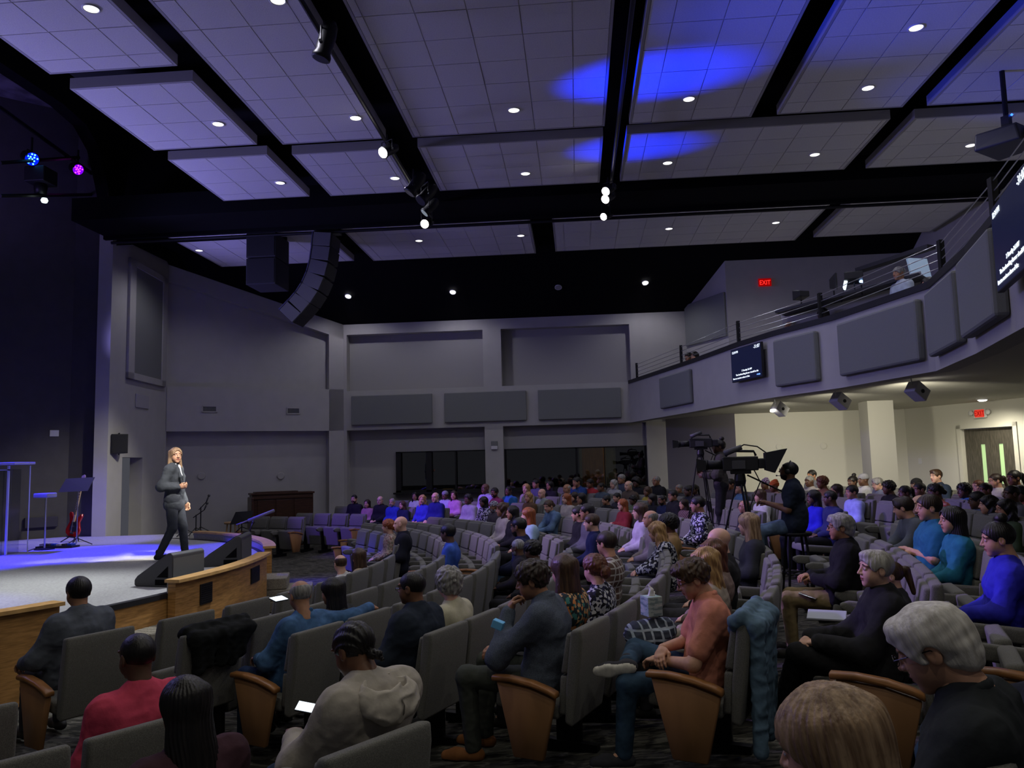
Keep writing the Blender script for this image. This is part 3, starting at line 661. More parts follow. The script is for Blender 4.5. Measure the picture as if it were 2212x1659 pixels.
# ------------------------------------------------------------------ head, hands, hair
CR_C, CR_R = (0, -.012, .035), (.076, .098, .083)
def f_head(p):
    q = p.copy(); q[:, 0] = np.abs(q[:, 0])
    d = ell(p, CR_C, CR_R)
    d = smin(d, ell(p, (0, .022, -.035), (.060, .070, .072)), .035)
    d = smin(d, ell(q, (.030, .045, -.035), (.030, .036, .040)), .03)
    d = smin(d, ell(p, (0, .066, -.090), (.026, .022, .019)), .03)
    d = smin(d, ell(q, (.030, .072, .036), (.036, .016, .011)), .018)
    d = smax(d, -ell(q, (.033, .104, .012), (.020, .020, .014)), .014)
    d = smin(d, ell(q, (.032, .077, .011), (.0145, .0125, .0115)), .004)
    d = smin(d, cone(p, (0, .088, .020), (0, .110, -.017), .0075, .0105), .014)
    d = smin(d, ell(q, (.012, .097, -.021), (.009, .011, .008)), .008)
    d = smin(d, ell(p, (0, .088, -.047), (.024, .013, .0065)), .006)
    d = smin(d, ell(p, (0, .086, -.060), (.020, .013, .0070)), .006)
    d = smin(d, ell(q, (.079, -.012, -.002), (.009, .021, .032)), .010)
    d = smax(d, -ell(q, (.090, -.006, .002), (.007, .011, .018)), .006)
    d = smin(d, cone(p, (0, -.022, -.04), (0, -.050, -.19), .052, .058), .035)
    return d
def head_mats(V, Q):
    c = V[Q].mean(1); m = np.zeros(len(Q), int); ax = np.abs(c[:, 0])
    e = (((ax - .032) / .0125) ** 2 + ((c[:, 2] - .011) / .0062) ** 2 < 1) & (c[:, 1] > .078); m[e] = 1
    i = (((ax - .032) / .0058) ** 2 + ((c[:, 2] - .011) / .0062) ** 2 < 1) & (c[:, 1] > .078); m[i] = 2
    b = (((ax - .034) / .022) ** 2 + ((c[:, 2] - .036 + (ax - .034) * .15) / .0045) ** 2 < 1) & (c[:, 1] > .06); m[b] = 2
    l = ((c[:, 0] / .023) ** 2 + ((c[:, 2] + .053) / .011) ** 2 < 1) & (c[:, 1] > .085); m[l] = 3
    return m
_hc = {}
def head_part(fine):
    if fine not in _hc:
        V, Q = surfnet(f_head, (-.11, -.13, -.20), (.11, .14, .14), .004 if fine else .0062)
        _hc[fine] = (V, Q, head_mats(V, Q))
    return _hc[fine]
def f_hand(curl, spread=1.0, point=False):
    """right hand frame: wrist at the origin, fingers along +Y, palm faces -Z, thumb on -X side"""
    segs = []
    for i, (x, L, a) in enumerate(((-.028, .074, -.10), (-.009, .082, -.02), (.011, .076, .05), (.029, .060, .13))):
        c = curl * (1 + .12 * i)
        if point and i == 0: c = .1
        pnt = Vector((x, .088 - abs(x) * .15, 0)); ang = -.15 * curl; a_ = a * spread
        for s_, (l, r0, r1) in enumerate(((.45, .0098, .0088), (.30, .0088, .0080), (.25, .0080, .0068))):
            ang -= c * (.75, .95, .6)[s_]; d = Vector((sin(a_) * cos(ang), cos(a_) * cos(ang), sin(ang))); q = pnt + d * (L * l); segs.append((tuple(pnt), tuple(q), r0, r1)); pnt = q
    th = [(-.024, .022, -.006), (-.050, .050, -.016), (-.054 + .02 * curl, .078, -.026 - .012 * curl), (-.046 + .03 * curl, .100, -.032 - .02 * curl)]
    ts = [(th[0], th[1], .015, .012), (th[1], th[2], .0115, .0098), (th[2], th[3], .0098, .0075)]
    def f(p):
        d = ell(p, (0, .055, 0), (.043, .050, .0165)); d = smin(d, cone(p, (0, -.01, 0), (0, .04, 0), .023, .026), .02)
        d = smin(d, ell(p, (-.026, .035, -.008), (.018, .028, .015)), .015)
        for s in segs: d = smin(d, cone(p, *s), .005)
        for s in ts: d = smin(d, cone(p, *s), .006)
        return d
    return f
_hn = {}
def hand_part(curl, fine, point=False):
    k = (curl, fine, point)
    if k not in _hn: _hn[k] = surfnet(f_hand(curl, 1, point), (-.08, -.04, -.12), (.07, .20, .05), .0042 if fine else .008)
    return _hn[k]
def hair_f(style, seed=0):
    """returns (distance function, bounds)"""
    lo, hi = [-.13, -.17, -.12], [.13, .13, .19]
    def cap(p, t, low=-.062, front=.030, ear=True):
        d = ell(p, CR_C, (CR_R[0] + t, CR_R[1] + t, CR_R[2] + t))
        d = np.maximum(d, p[:, 1] * .78 - p[:, 2] * .62 - front)
        zc = low + np.clip((p[:, 1] + .045) * 1.6, 0, .055)
        d = smax(d, zc - p[:, 2], .01)
        if ear:
            q = p.copy(); q[:, 0] = np.abs(q[:, 0]); d = smax(d, -ell(q, (.088, -.004, -.012), (.03, .024, .034)), .008)
        return d
    def rip(p, a, n=34): th = np.arctan2(p[:, 0], p[:, 1] + .03); return a * (np.sin(th * n + 2.5 * np.sin(p[:, 2] * 22 + seed)) * .6 + nz(p, 75, 1, (1, 1, .25)) * .8)
    def curls(p, a, fr): p = p + .012 * np.stack([nz(p, 45, 1), nz(p, 45, 4), nz(p, 45, 7)], 1).astype(F32); return a * 1.1 * nz(p, fr * 1.25) + a * .6 * nz(p, fr * 2.1, 2)
    def curtain(p, L, rx0=.088, rx1=.115, ry=.080, yc=-.040, face=True):
        t = np.clip((.05 - p[:, 2]) / (L + .05), 0, 1); rx = rx0 + (rx1 - rx0) * t
        q = np.sqrt((p[:, 0] / rx) ** 2 + ((p[:, 1] - yc) / ry) ** 2); d = (q - 1) * ry
        d = smax(d, -(p[:, 2] + L + .03 * np.abs(p[:, 0]) / .1), .03); d = smax(d, p[:, 2] - .08, .03)
        return d
    def noface(d, p): 
        d = smax(d, -ell(p, (0, .095, -.045), (.060, .085, .135)), .012)
        return np.maximum(d, -ell(p, (0, .05, -.22), (.07, .07, .14)))
    st = style
    if st == 'short': f = lambda p: cap(p, .014) + rip(p, .0015, 30)
    elif st == 'buzz': f = lambda p: cap(p, .0055, front=.024)
    elif st == 'side': f = lambda p: smin(cap(p, .016), ell(p, (.012, .045, .098), (.062, .048, .030)), .02) + rip(p, .0012, 30) + .0015 * nz(p, 60, 0, (1, 1, .5))
    elif st == 'curly': f = lambda p: cap(p, .026, front=.034) + curls(p, .0045, 115)
    elif st == 'curlymop': f = lambda p: smin(cap(p, .024, low=-.05, front=.030), ell(p, (0, .052, .095), (.078, .056, .040)), .02) + curls(p, .0045, 120)
    elif st == 'greycurl': f = lambda p: smin(cap(p, .034, low=-.09, front=.030, ear=False), ell(p, (0, -.05, -.02), (.095, .075, .075)), .03) + curls(p, .006, 105)
    elif st == 'afro': f = lambda p: cap(p, .055, low=-.07, front=.045, ear=False) + curls(p, .004, 140)
    elif st == 'fringe': f = lambda p: np.maximum(cap(p, .008, low=-.085), np.maximum(p[:, 2] - .078 + .55 * np.maximum(p[:, 1] + .03, 0), p[:, 1] - .018))
    elif st == 'receding': f = lambda p: smax(cap(p, .010, front=.016), p[:, 1] * .5 + p[:, 2] - .118, .01) + rip(p, .001)
    elif st == 'volume':   # swept white hair
        f = lambda p: smin(smin(cap(p, .023, low=-.075, front=.034), ell(p, (0, .060, .085), (.070, .045, .040)), .02), ell(p, (0, -.075, -.03), (.072, .050, .055)), .03) + .0045 * nz(p, 75, 4, (.5, .6, 1.3)) + .002 * nz(p, 150, 1, (.4, .5, 1.2))
    elif st in ('long', 'longer', 'bob', 'wavy', 'longblonde'):
        L = {'long': .30, 'longer': .42, 'bob': .165, 'wavy': .28, 'longblonde': .40}[st]; lo[2] = -L - .05; lo[1] = -.17
        def f(p):
            d = smin(cap(p, .020, low=-.1, front=.036, ear=False), curtain(p, L), .03); d = noface(d, p)
            d = d + rip(p, .003, 36)
            if st in ('wavy', 'longblonde'): d = d + .0045 * np.sin(p[:, 2] * 55 + p[:, 0] * 30 + 2 * np.sin(p[:, 1] * 30))
            return d
    elif st == 'bun': hi[2] = .23; f = lambda p: smin(cap(p, .013, front=.026), ell(p, (0, -.055, .145), (.046, .044, .038)), .01) + rip(p, .0015)
    elif st == 'lowbun': f = lambda p: smin(cap(p, .016, front=.026), ell(p, (0, -.125, -.01), (.042, .036, .040)), .012) + curls(p, .002, 120)
    elif st == 'updo': lo[1] = -.2; f = lambda p: smin(cap(p, .022, front=.028), ell(p, (0, -.13, -.025), (.05, .042, .055)), .02) + curls(p, .004, 130)
    elif st == 'pony': lo[1] = -.24; lo[2] = -.22; f = lambda p: smin(smin(cap(p, .012, front=.026), ell(p, (0, -.13, .05), (.03, .03, .03)), .01), cone(p, (0, -.14, .04), (0, -.17, -.15), .032, .018), .015) + rip(p, .002)
    elif st == 'cornrow':
        lo[1] = -.19
        f = lambda p: smin(smin(cap(p, .010, front=.022), cone(p, (.0, -.105, -.045), (.01, -.135, -.06), .022, .020), .01), cone(p, (.01, -.135, -.055), (.015, -.145, -.085), .012, .009), .006) + .0028 * np.sin(np.arctan2(p[:, 0], p[:, 2] + .06) * 26) + .0008 * np.sin(p[:, 1] * 420)
    elif st == 'beanie': f = lambda p: np.maximum(ell(p, (0, -.014, .045), (.089, .108, .088)), .020 - p[:, 2]) 
    elif st == 'wrap': hi[2] = .2; f = lambda p: np.maximum(smin(ell(p, (0, -.02, .055), (.092, .108, .092)), ell(p, (0, -.05, .12), (.06, .06, .05)), .02), .028 - p[:, 2] + .2 * p[:, 1]) + .003 * np.sin(p[:, 2] * 120 + p[:, 0] * 50)
    elif st == 'hood': f = lambda p: np.maximum(ell(p, (0, -.02, .01), (.095, .115, .125)), -ell(p, (0, .09, -.02), (.07, .09, .11)))
    else: raise KeyError(st)
    return f, lo, hi
_hr = {}
def hair_mesh(style, fine, key=''):
    k = (style, fine)
    if k not in _hr:
        f, lo, hi = hair_f(style); V, Q = surfnet(f, lo, hi, .004 if fine else .0068)
        _hr[k] = np_mesh('hair', [(V, Q, 0)], [MATS['hair_black']])
    return _hr[k]
def f_beard(p):
    d = ell(p, (0, .026, -.045), (.066, .074, .076)); d = np.maximum(d, p[:, 2] + .022 - .10 * np.maximum(-p[:, 1] + .05, 0)); d = np.maximum(d, -p[:, 1] - .0)
    return smax(d, -ell(p, (0, .10, -.052), (.020, .02, .011)), .004)
def glasses_mesh():
    b = MB()
    for s in (-1, 1):
        b.tube([(s * .033 + .023 * cos(a), .108 - .004 * abs(cos(a)), .010 + .017 * sin(a)) for a in [2 * pi * i / 16 for i in range(17)]], .0018, 5)
        b.tube([(s * .056, .104, .014), (s * .077, .06, .014), (s * .085, -.01, .012), (s * .082, -.03, -.004)], .0018, 5)
    b.tube([(-.010, .108, .014), (0, .112, .017), (.010, .108, .014)], .0018, 5)
    return b.mesh('glasses', MATS['glasses_black'])

# ------------------------------------------------------------------ figures
def J0(**kw):
    J = dict(pelvis=(0, -.07, .545), waist=(0, -.11, .70), chest=(0, -.145, .88), neck=(0, -.150, 1.02), head=(0, -.105, 1.185), hyaw=0, hpitch=-4, hroll=0,
             shL=(-.182, -.145, .962), shR=(.182, -.145, .962), elL=(-.235, -.09, .715), elR=(.235, -.09, .715), wrL=(-.085, .13, .645), wrR=(.085, .13, .645),
             hipL=(-.095, -.06, .535), hipR=(.095, -.06, .535), knL=(-.125, .36, .545), knR=(.125, .36, .545), anL=(-.13, .37, .10), anR=(.13, .37, .10),
             toL=(-.145, .53, .045), toR=(.145, .53, .045), curlL=.55, curlR=.55, hdL=None, hdR=None, palmL=(0, 0, -1), palmR=(0, 0, -1), belly=0, bust=0, hand=1)
    J.update(kw); return J
def v3(a): return Vector(a)
def lerp(a, b, t): return tuple(a[i] + (b[i] - a[i]) * t for i in range(3))
def torso(J, e):
    c, w, pv, n = J['chest'], J['waist'], J['pelvis'], J['neck']
    sx = v3(J['shR']) - v3(J['shL']); sx = sx.normalized(); o = lambda p, d: tuple(v3(p) + sx * d)
    W = J.get('wide', 1.0)
    pr = [(o(pv, -.075 * W), o(pv, .075 * W), .118 * W + e, .118 * W + e), (o(w, -.065 * W), o(w, .065 * W), .108 * W + e, .108 * W + e), (o(c, -.085 * W), o(c, .085 * W), .105 * W + e, .105 * W + e),
          (lerp(J['shL'], n, .12), lerp(J['shR'], n, .12), .054 + e, .062 + e), (lerp(c, n, .5), n, .085 + e * 1.35, .058 + e * 1.35)]
    if J['belly']: pr.append((o(lerp(w, pv, .4), -.04), o(lerp(w, pv, .4), .04), .11 + e + J['belly'], .11 + e + J['belly']))
    return pr
def arms(J, e, upto=1.0, upper=1.0):
    o = []
    for s in 'LR':
        sh, el, wr = J['sh' + s], J['el' + s], J['wr' + s]
        if upper: o.append((sh, lerp(sh, el, upper), .052 + e, .043 + e))
        if upto: o.append((el, lerp(el, wr, upto), .043 + e * 1.1, .043 + (.029 - .043) * upto + e))
    return o
def legs(J, e, lo=1.0):
    o = []
    for s in 'LR':
        hp, kn, an = J['hip' + s], J['kn' + s], J['an' + s]
        o.append((hp, kn, .088 + e, .058 + e))
        if lo: o.append((kn, lerp(kn, an, lo), .056 + e, .056 + (.040 - .056) * lo + e * 1.2))
    return o
def bounds(prs, pad=.02):
    P_ = np.array([q for a, b, ra, rb in prs for q in (a, b)]); R_ = max(max(x[2], x[3]) for x in prs) + pad
    return P_.min(0) - R_, P_.max(0) + R_
def union_f(prs, k, wr=0, seed=0, cuts=()):
    def f(p):
        d = None
        for s in prs:
            c = cone(p, *s); d = c if d is None else smin(d, c, k)
        if wr: n1 = nz(p, 42, int(seed), (.8, .8, 1.6)); d = d + wr * 1.3 * np.minimum(np.abs(n1) * 1.4, 1) + wr * .5 * nz(p, 95, int(seed) + 3, (1, 1, 1.5)) - wr * 1.2
        for c in cuts: d = c(p, d)
        return d
    return f
def hand_matrix(J, s):
    wr, el = v3(J['wr' + s]), v3(J['el' + s]); y = v3(J['hd' + s]) if J['hd' + s] else (wr - el); y = y.normalized()
    z = -v3(J['palm' + s]); z = (z - y * z.dot(y)); z = z.normalized() if z.length > 1e-3 else Vector((0, 0, 1)); x = y.cross(z)
    M = Matrix(((x.x, y.x, z.x, wr.x), (x.y, y.y, z.y, wr.y), (x.z, y.z, z.z, wr.z), (0, 0, 0, 1)))
    return M @ Matrix.Diagonal((-1 if s == 'L' else 1, 1, 1, 1))
def head_matrix(J):
    return Matrix.Translation(J['head']) @ Matrix.Rotation(radians(J['hyaw']), 4, 'Z') @ Matrix.Rotation(radians(J['hpitch']), 4, 'X') @ Matrix.Rotation(radians(J['hroll']), 4, 'Y') @ Matrix.Scale(J.get('hs', 1.0), 4)
_bm = {}
def body_mesh(J, fine, key=None):
    if key is not None and key in _bm: return _bm[key]
    prs = torso(J, 0) + arms(J, 0) + legs(J, 0) + [(J['neck'], lerp(J['neck'], J['head'], .6), .056, .052)]
    for s in 'LR': prs.append((J['an' + s], lerp(J['an' + s], J['to' + s], .8), .030, .020))
    lo, hi = bounds(prs); h = .011 if fine else .02
    V, Q = surfnet(union_f(prs, .03), lo, hi, h)
    parts = [(V, Q, 0)]
    HV, HQ, HM = head_part(fine); parts.append((xf(HV, head_matrix(J)), HQ, HM))
    if J['hand']:
        for s in 'LR':
            V2, Q2 = hand_part(J['curl' + s], fine, J.get('point' + s, False)); M = hand_matrix(J, s); parts.append((xf(V2, M), Q2 if s == 'R' else Q2[:, ::-1], 0))
    me = np_mesh('body', parts, [MATS['skin_light'], MATS['eye_white'], MATS['eye_dark'], MATS['lip']])
    if key is not None: _bm[key] = me
    return me
def shirt_mesh(J, fine, sleeve='long', e=.019, key=None, extra=None, wr=None, m=None):
    if key is not None and key in _bm: return _bm[key]
    prs = torso(J, e) + (arms(J, e, .96) if sleeve == 'long' else arms(J, e + .008, 0, .72) if sleeve == 'short' else arms(J, e, .45) if sleeve == 'mid' else [])
    if J['bust']:
        sx = (v3(J['shR']) - v3(J['shL'])).normalized(); c = v3(J['chest']); fw = Vector((0, 0, 1)).cross(sx)
        for s in (-1, 1): q = tuple(c + sx * .065 * s + fw * .065 + Vector((0, 0, -.03))); prs.append((q, q, .062 + e, .062 + e))
    if extra: prs += extra
    if sleeve in ('hi',): pass
    lo, hi = bounds(prs); h = .0095 if fine else .019
    V, Q = surfnet(union_f(prs, .09 if e == .023 else .06, (.0030 if fine else 0) if wr is None else wr, J.get('seed', 1)), lo, hi, h)
    me = np_mesh('shirt', [(V, Q, 0)], [MATS['cloth']])
    if key is not None: _bm[key] = me
    return me
def trouser_mesh(J, fine, e=.010, key=None, lo_=.96, skirt=False):
    if key is not None and key in _bm: return _bm[key]
    pv = J['pelvis']; prs = legs(J, e, lo_) + [(tuple(v3(pv) + Vector((-.075, 0, -.01))), tuple(v3(pv) + Vector((.075, 0, -.01))), .113 + e, .113 + e)]
    if skirt: prs += [(J['hipL'], J['knR'], .09, .08), (J['hipR'], J['knL'], .09, .08)]
    lo, hi = bounds(prs); V, Q = surfnet(union_f(prs, .03, .0025 if fine else 0, J.get('seed', 1) + 3), lo, hi, .0105 if fine else .022)
    me = np_mesh('trousers', [(V, Q, 0)], [MATS['cloth']])
    if key is not None: _bm[key] = me
    return me
def shoe_mesh(J, s, fine, key=None):
    if key is not None and key in _bm: return _bm[key]
    a, t = v3(J['an' + s]), v3(J['to' + s]); y = (t - a); up = v3(J.get('up' + s, (0, 0, 1))); L = Vector(y) - up * y.dot(up); L.normalize()
    heel = a - up * .045 - L * .035; toe = heel + L * .245; mid = heel + L * .15; x = L.cross(up)
    def f(p):
        d = smin(cone(p, heel + up * .012, mid + up * .008, .040, .042), cone(p, mid + x * .004 + up * .004, toe - L * .03, .044, .036), .03)
        d = smin(d, cone(p, a - up * .03, a + up * .05, .044, .047), .02)
        pl = -((p - np.array(heel, F32)) @ np.array(up, F32)) - .030; return smax(d, pl, .008)
    lo = np.minimum(np.minimum(heel, toe), a) - .075; hi = np.maximum(np.maximum(heel, toe), a) + .085
    V, Q = surfnet(f, lo, hi, .0075 if fine else .016)
    c = V[Q].mean(1); m = (((c - np.array(heel, F32)) @ np.array(up, F32)) < -.012).astype(int)
    me = np_mesh('shoe', [(V, Q, m)], [MATS['cloth'], MATS[J.get('sole', 'sole_dark')]])
    if key is not None: _bm[key] = me
    return me
for n, c in dict(light=(.50, .27, .17), pale=(.58, .34, .24), tan=(.34, .17, .095), brown=(.17, .08, .042), dark=(.10, .050, .029)).items():
    mat('skin_' + n, c, .5, noise=.08, nscale=25, spec=.35); 
mat('lip', (.30, .10, .075), .45); mat('eye_white', (.5, .48, .45), .3); mat('eye_dark', (.02, .012, .008), .3); mat('glasses_black', (.01, .01, .01), .3); mat('cloth', (.2, .2, .2), .9); mat('sole_dark', (.02, .02, .02), .7)
mat('sole_white', (.62, .60, .52), .7, noise=.1, nscale=40)
def hairmat(n, c, c2): return mat('hair_' + n, c, .45, c2=c2, nscale=55, stretch=(1, 1, .12), bump=.35, bscale=90, spec=.35)
for n, c, c2 in (('black', (.010, .008, .007), (.004, .003, .003)), ('brown', (.075, .040, .020), (.028, .014, .008)), ('darkbrown', (.030, .017, .010), (.012, .007, .005)), ('blonde', (.46, .28, .11), (.20, .105, .04)), ('ash', (.40, .27, .16), (.15, .085, .045)),
                 ('red', (.30, .085, .02), (.14, .035, .01)), ('auburn', (.13, .045, .02), (.06, .02, .01)), ('grey', (.30, .29, .27), (.13, .125, .115)), ('white', (.66, .63, .58), (.42, .39, .34)), ('silver', (.40, .385, .34), (.22, .205, .18))): hairmat(n, c, c2)
CLO = {}
def cloth(col, kind='plain'):
    k = 'cloth_%s_%d_%d_%d' % (kind, col[0] * 999, col[1] * 999, col[2] * 999)
    if kind == 'plain': return mat(k, col, .9, noise=.10, nscale=14, bump=.35, bscale=22, spec=.15)
    if kind == 'knit': return mat(k, col, .95, noise=.45, nscale=300, bump=.5, bscale=400, spec=.1)
    if kind == 'denim': return mat(k, col, .9, noise=.30, nscale=9, bump=.35, bscale=25, spec=.15)
    if kind == 'shine': return mat(k, col, .55, noise=.1, nscale=14, bump=.3, bscale=18)
def setm(o, i, m):
    o.material_slots[i].link = 'OBJECT'; o.material_slots[i].material = m
def put(name, me, root, m=None, M=None):
    o = bpy.data.objects.new(name, me); COL.objects.link(o); o.parent = root
    if M is not None: o.matrix_local = M
    if m is not None: setm(o, 0, m)
    return o
# ------------------------------------------------------------------ auditorium seats
_RT = [8.15, 8.85, 9.55, 10.5, 11.62, 12.62, 13.65, 14.3, 15.2, 16.1, 17.0, 17.9, 18.8, 19.7, 20.6]
def RK(k): i = int(k); return _RT[i] + (_RT[i + 1] - _RT[i]) * (k - i)
def seat_rz(a): return atan2(cos(a), -sin(a))
_cs = {}
def chair_parts():
    if _cs: return _cs
    X = Matrix.Identity(4)
    def prof(pts, x0, x1):
        b = MB(); n = len(pts); b.add([(x0, y, z) for y, z in pts] + [(x1, y, z) for y, z in pts], [tuple(range(n)), tuple(range(n, 2 * n))[::-1]] + [(i, n + i, n + (i + 1) % n, (i + 1) % n) for i in range(n)]); return b
    shell = prof([(-.215, .36), (-.232, .60), (-.275, .925), (-.345, .935), (-.35, .86), (-.315, .60), (-.27, .34)], -.255, .255).mesh('backrest', M_SEAT); _cs['backrest'] = bake(shell, .022, 3)
    for n_, z0, z1, y0, y1 in (('lower_pad', .40, .64, -.165, -.185), ('upper_pad', .65, .90, -.187, -.235)):
        m_ = prof([(y0, z0), (y1, z1), (y1 - .06, z1), (y0 - .06, z0)], -.232, .232).mesh('back_pad', M_SEAT); _cs[n_] = bake(m_, .018, 2)
    b = MB(); b.box(-.235, .235, -.19, .26, -.045, .05); _cs['seat'] = bake(b.mesh('seat', M_SEAT), .03, 3)
    b = prof([(-.20, .50), (.22, .53), (.265, .57), (.265, .605), (.20, .625), (-.22, .60)], -.028, .028); _cs['armrest'] = bake(b.mesh('armrest', M_SEAT), .018, 2)
    b = MB(); b.box(-.018, .018, -.10, .08, .06, .54); b.box(-.03, .03, -.22, .17, 0, .07); _cs['standard'] = b.mesh('standard', M_METAL)
    e = prof([(.232, .585), (.0, .56), (-.175, .51), (-.085, .13), (.120, .13)], -.022, .022); _cs['end_panel'] = bake(e.mesh('end_panel', M_CHAIRW), .008, 1)
    e = prof([(.262, .618), (.13, .620), (-.02, .603), (-.14, .57), (-.19, .548), (-.19, .512), (-.14, .535), (-.02, .568), (.13, .586), (.262, .583)], -.035, .035); _cs['panel_cap'] = bake(e.mesh('panel_cap', M_CHAIRWD), .008, 1)
    return _cs
CHAIRS = []
def chair(k, a, occupied, label, end=0, loc=None, group=None, arm=True):
    c = chair_parts(); R = RK(k)
    x, y = ring_pt(R, a); x, y = loc if loc else (x, y)
    t = thing('auditorium_seat', label, 'seat', (x, y, fl(x, y)), seat_rz(a), 'rows of grey auditorium seats')
    link('backrest', c['backrest'], t); link('back_pad', c['lower_pad'], t); link('back_pad', c['upper_pad'], t)
    s = link('seat', c['seat'], t)
    if occupied: s.location = (0, .02, .425); s.rotation_euler = (radians(5), 0, 0)
    else: s.location = (0, .02, .375); s.rotation_euler = (radians(82), 0, 0)
    if arm and end != 1: link('armrest', c['armrest'], t, loc=(.28, 0, 0))
    link('standard', c['standard'], t, loc=(.28, 0, 0))
    if end == -1: 
        link('end_panel', c['end_panel'], t, loc=(-.285, 0, 0)); link('panel_cap', c['panel_cap'], t, loc=(-.285, 0, 0))
    if end == 1:
        link('end_panel', c['end_panel'], t, loc=(.285, 0, 0)); link('panel_cap', c['panel_cap'], t, loc=(.285, 0, 0))
    return t

# ------------------------------------------------------------------ the audience
POSE = {
 'lap': {},
 'cross': dict(elL=(-.24, -.06, .745), elR=(.24, -.06, .745), wrL=(.03, .09, .80), wrR=(-.03, .12, .77), curlL=.5, curlR=.5),
 'arms': dict(elL=(-.28, -.06, .72), elR=(.28, -.06, .72), wrL=(-.26, .16, .665), wrR=(.26, .16, .665), curlL=.7, curlR=.7),
 'chin': dict(elL=(-.25, .02, .72), wrL=(-.05, .03, .985), wrR=(.05, .13, .66), curlL=1.2, palmL=(.3, -1, 0), head=(-.01, -.07, 1.172)),
 'lean': dict(chest=(0, -.07, .86), neck=(0, -.03, .99), head=(0, .035, 1.135), shL=(-.18, -.05, .95), shR=(.18, -.05, .95), elL=(-.2, .10, .72), elR=(.2, .10, .72), wrL=(-.03, .28, .66), wrR=(.03, .28, .66), hpitch=-14),
}
def ring_hit(px, py, R):
    d = ray(px, py); a = d[0]**2 + d[1]**2; b_ = -2 * (d[0] * CL[0] + d[1] * CL[1]); c = CL[0]**2 + CL[1]**2 - R * R; D = b_ * b_ - 4 * a * c; o = []
    if D >= 0:
        for s in (-1, 1):
            t = (-b_ + s * sqrt(D)) / (2 * a)
            if t > .3: o.append(Vector((d[0] * t, d[1] * t, HC + d[2] * t)))
    return o
SPK = Vector((-6.6, 12.5, 0))
OCC = {}
PEOPLE = []
def locate(px, py, where, J, target=1.285):
    """head-top sight line -> root position, facing angle and scale for a seated figure"""
    if isinstance(where, tuple): top = atd(px, py, where[0]); k = where[1]
    else:
        k = where; R_ = RK(k) + .10; c = ring_hit(px, py, R_)
        while not c: R_ += .05; c = ring_hit(px, py, R_)
        top = 0; top = min(c, key=lambda q: abs(q.z - fl(q.x, q.y) - target + .03))
    a = atan2(top.y - CL[1], top.x - CL[0]); rz = seat_rz(a); h = top.z - fl(top.x, top.y)
    s = h / (J['head'][2] + .118)
    return top, k, a, rz, s
def skin_slots(o, skin):
    for i in (0,): setm(o, i, MATS['skin_' + skin])
def build(root, J, spec, fine, key=None):
    """assemble one figure from its parts under the empty root"""
    skin, hair, hc, top, bot = spec['skin'], spec['hair'], spec['hc'], spec['top'], spec['bot']
    o = put('body', body_mesh(J, fine, ('b', key) if key else None), root); skin_slots(o, skin)
    fl_ = spec.get('f', '')
    sl = 'short' if 's' in fl_ else 'long'; e = .017 if 'J' in fl_ else .026 if 'j' in fl_ else .023 if 'h' in fl_ else .019
    put('jacket' if 'j' in fl_.lower() else 'shirt', shirt_mesh(J, fine, sl, e, ('s', key, sl, e) if key else None), root, top)
    put('trousers', trouser_mesh(J, fine, key=('t', key[0]) if key else None), root, bot)
    for s in 'LR': put('shoe', shoe_mesh(J, s, fine, ('h', key[0], s) if key else None), root, spec.get('shoe', MATS['cloth_shoe']))
    HM = head_matrix(J)
    if hair and hair != 'bald': put('hair', hair_mesh(hair, fine), root, MATS['hair_' + hc] if isinstance(hc, str) else hc, HM)
    if 'g' in fl_: put('glasses', GLASSES, root, None, HM)
    if 'b' in fl_: put('beard', BEARD, root, MATS['hair_' + spec.get('bc', hc if isinstance(hc, str) else 'black')], HM)
    if 'c' in fl_:   # white collar over the neckline
        n = v3(J['neck']); b = MB(); R_ = .062
        b.tube([(n.x + R_ * cos(t), n.y + .012 + R_ * 1.0 * sin(t), n.z + .012 - .02 * sin(t)) for t in [2 * pi * i / 14 for i in range(15)]], .011, 6)
        b.tube([(n.x, n.y + .075, n.z - .01), (n.x, n.y + .10, n.z - .10)], [.03, .012], 8); b.obj('shirt_collar', cloth((.55, .55, .55)), root, smooth=True)
mat('cloth_shoe', (.02, .018, .016), .6)
GLASSES = glasses_mesh(); V_, Q_ = surfnet(f_beard, (-.09, -.03, -.15), (.09, .12, .05), .006); BEARD = np_mesh('beard', [(V_, Q_, 0)], [MATS['hair_black']])
WH, BK, NV, GY = (.50, .50, .48), (.014, .014, .016), (.012, .018, .045), (.10, .10, .11)
FLORAL = lambda n, *c: ramp_mat('print_' + n, 'voronoi', [(i / len(c), x) for i, x in enumerate(c)], 42, .85)
FL_BW = FLORAL('bw', (.01, .01, .012), (.5, .5, .5), (.01, .01, .012), (.35, .36, .4), (.02, .02, .05))
FL_OR = FLORAL('orange', (.02, .03, .035), (.55, .20, .06), (.02, .03, .035), (.05, .18, .16), (.50, .30, .14), (.02, .03, .035))
FL_PK = FLORAL('pink', (.35, .26, .20), (.20, .10, .08), (.40, .32, .26), (.18, .16, .12))
FL_CR = FLORAL('coral', (.45, .12, .09), (.55, .30, .25), (.40, .08, .06))
ST_MU = ramp_mat('print_stripes', 'wave', [(0, (.02, .015, .02)), (.55, (.45, .35, .33)), (.75, (.12, .03, .04))], 9, .85, wave='DIAGONAL')
PL_BL = plaid_mat('print_plaid_navy', (.012, .02, .035), (.25, .30, .34)); PL_RD = plaid_mat('print_plaid_brown', (.09, .05, .035), (.40, .38, .34))
DEN = cloth((.07, .12, .20), 'denim'); DEND = cloth((.018, .035, .07), 'denim'); KHA = cloth((.24, .18, .09)); BLK = cloth(BK); NAVY = cloth(NV); CHAR = cloth((.04, .04, .045))
C = cloth
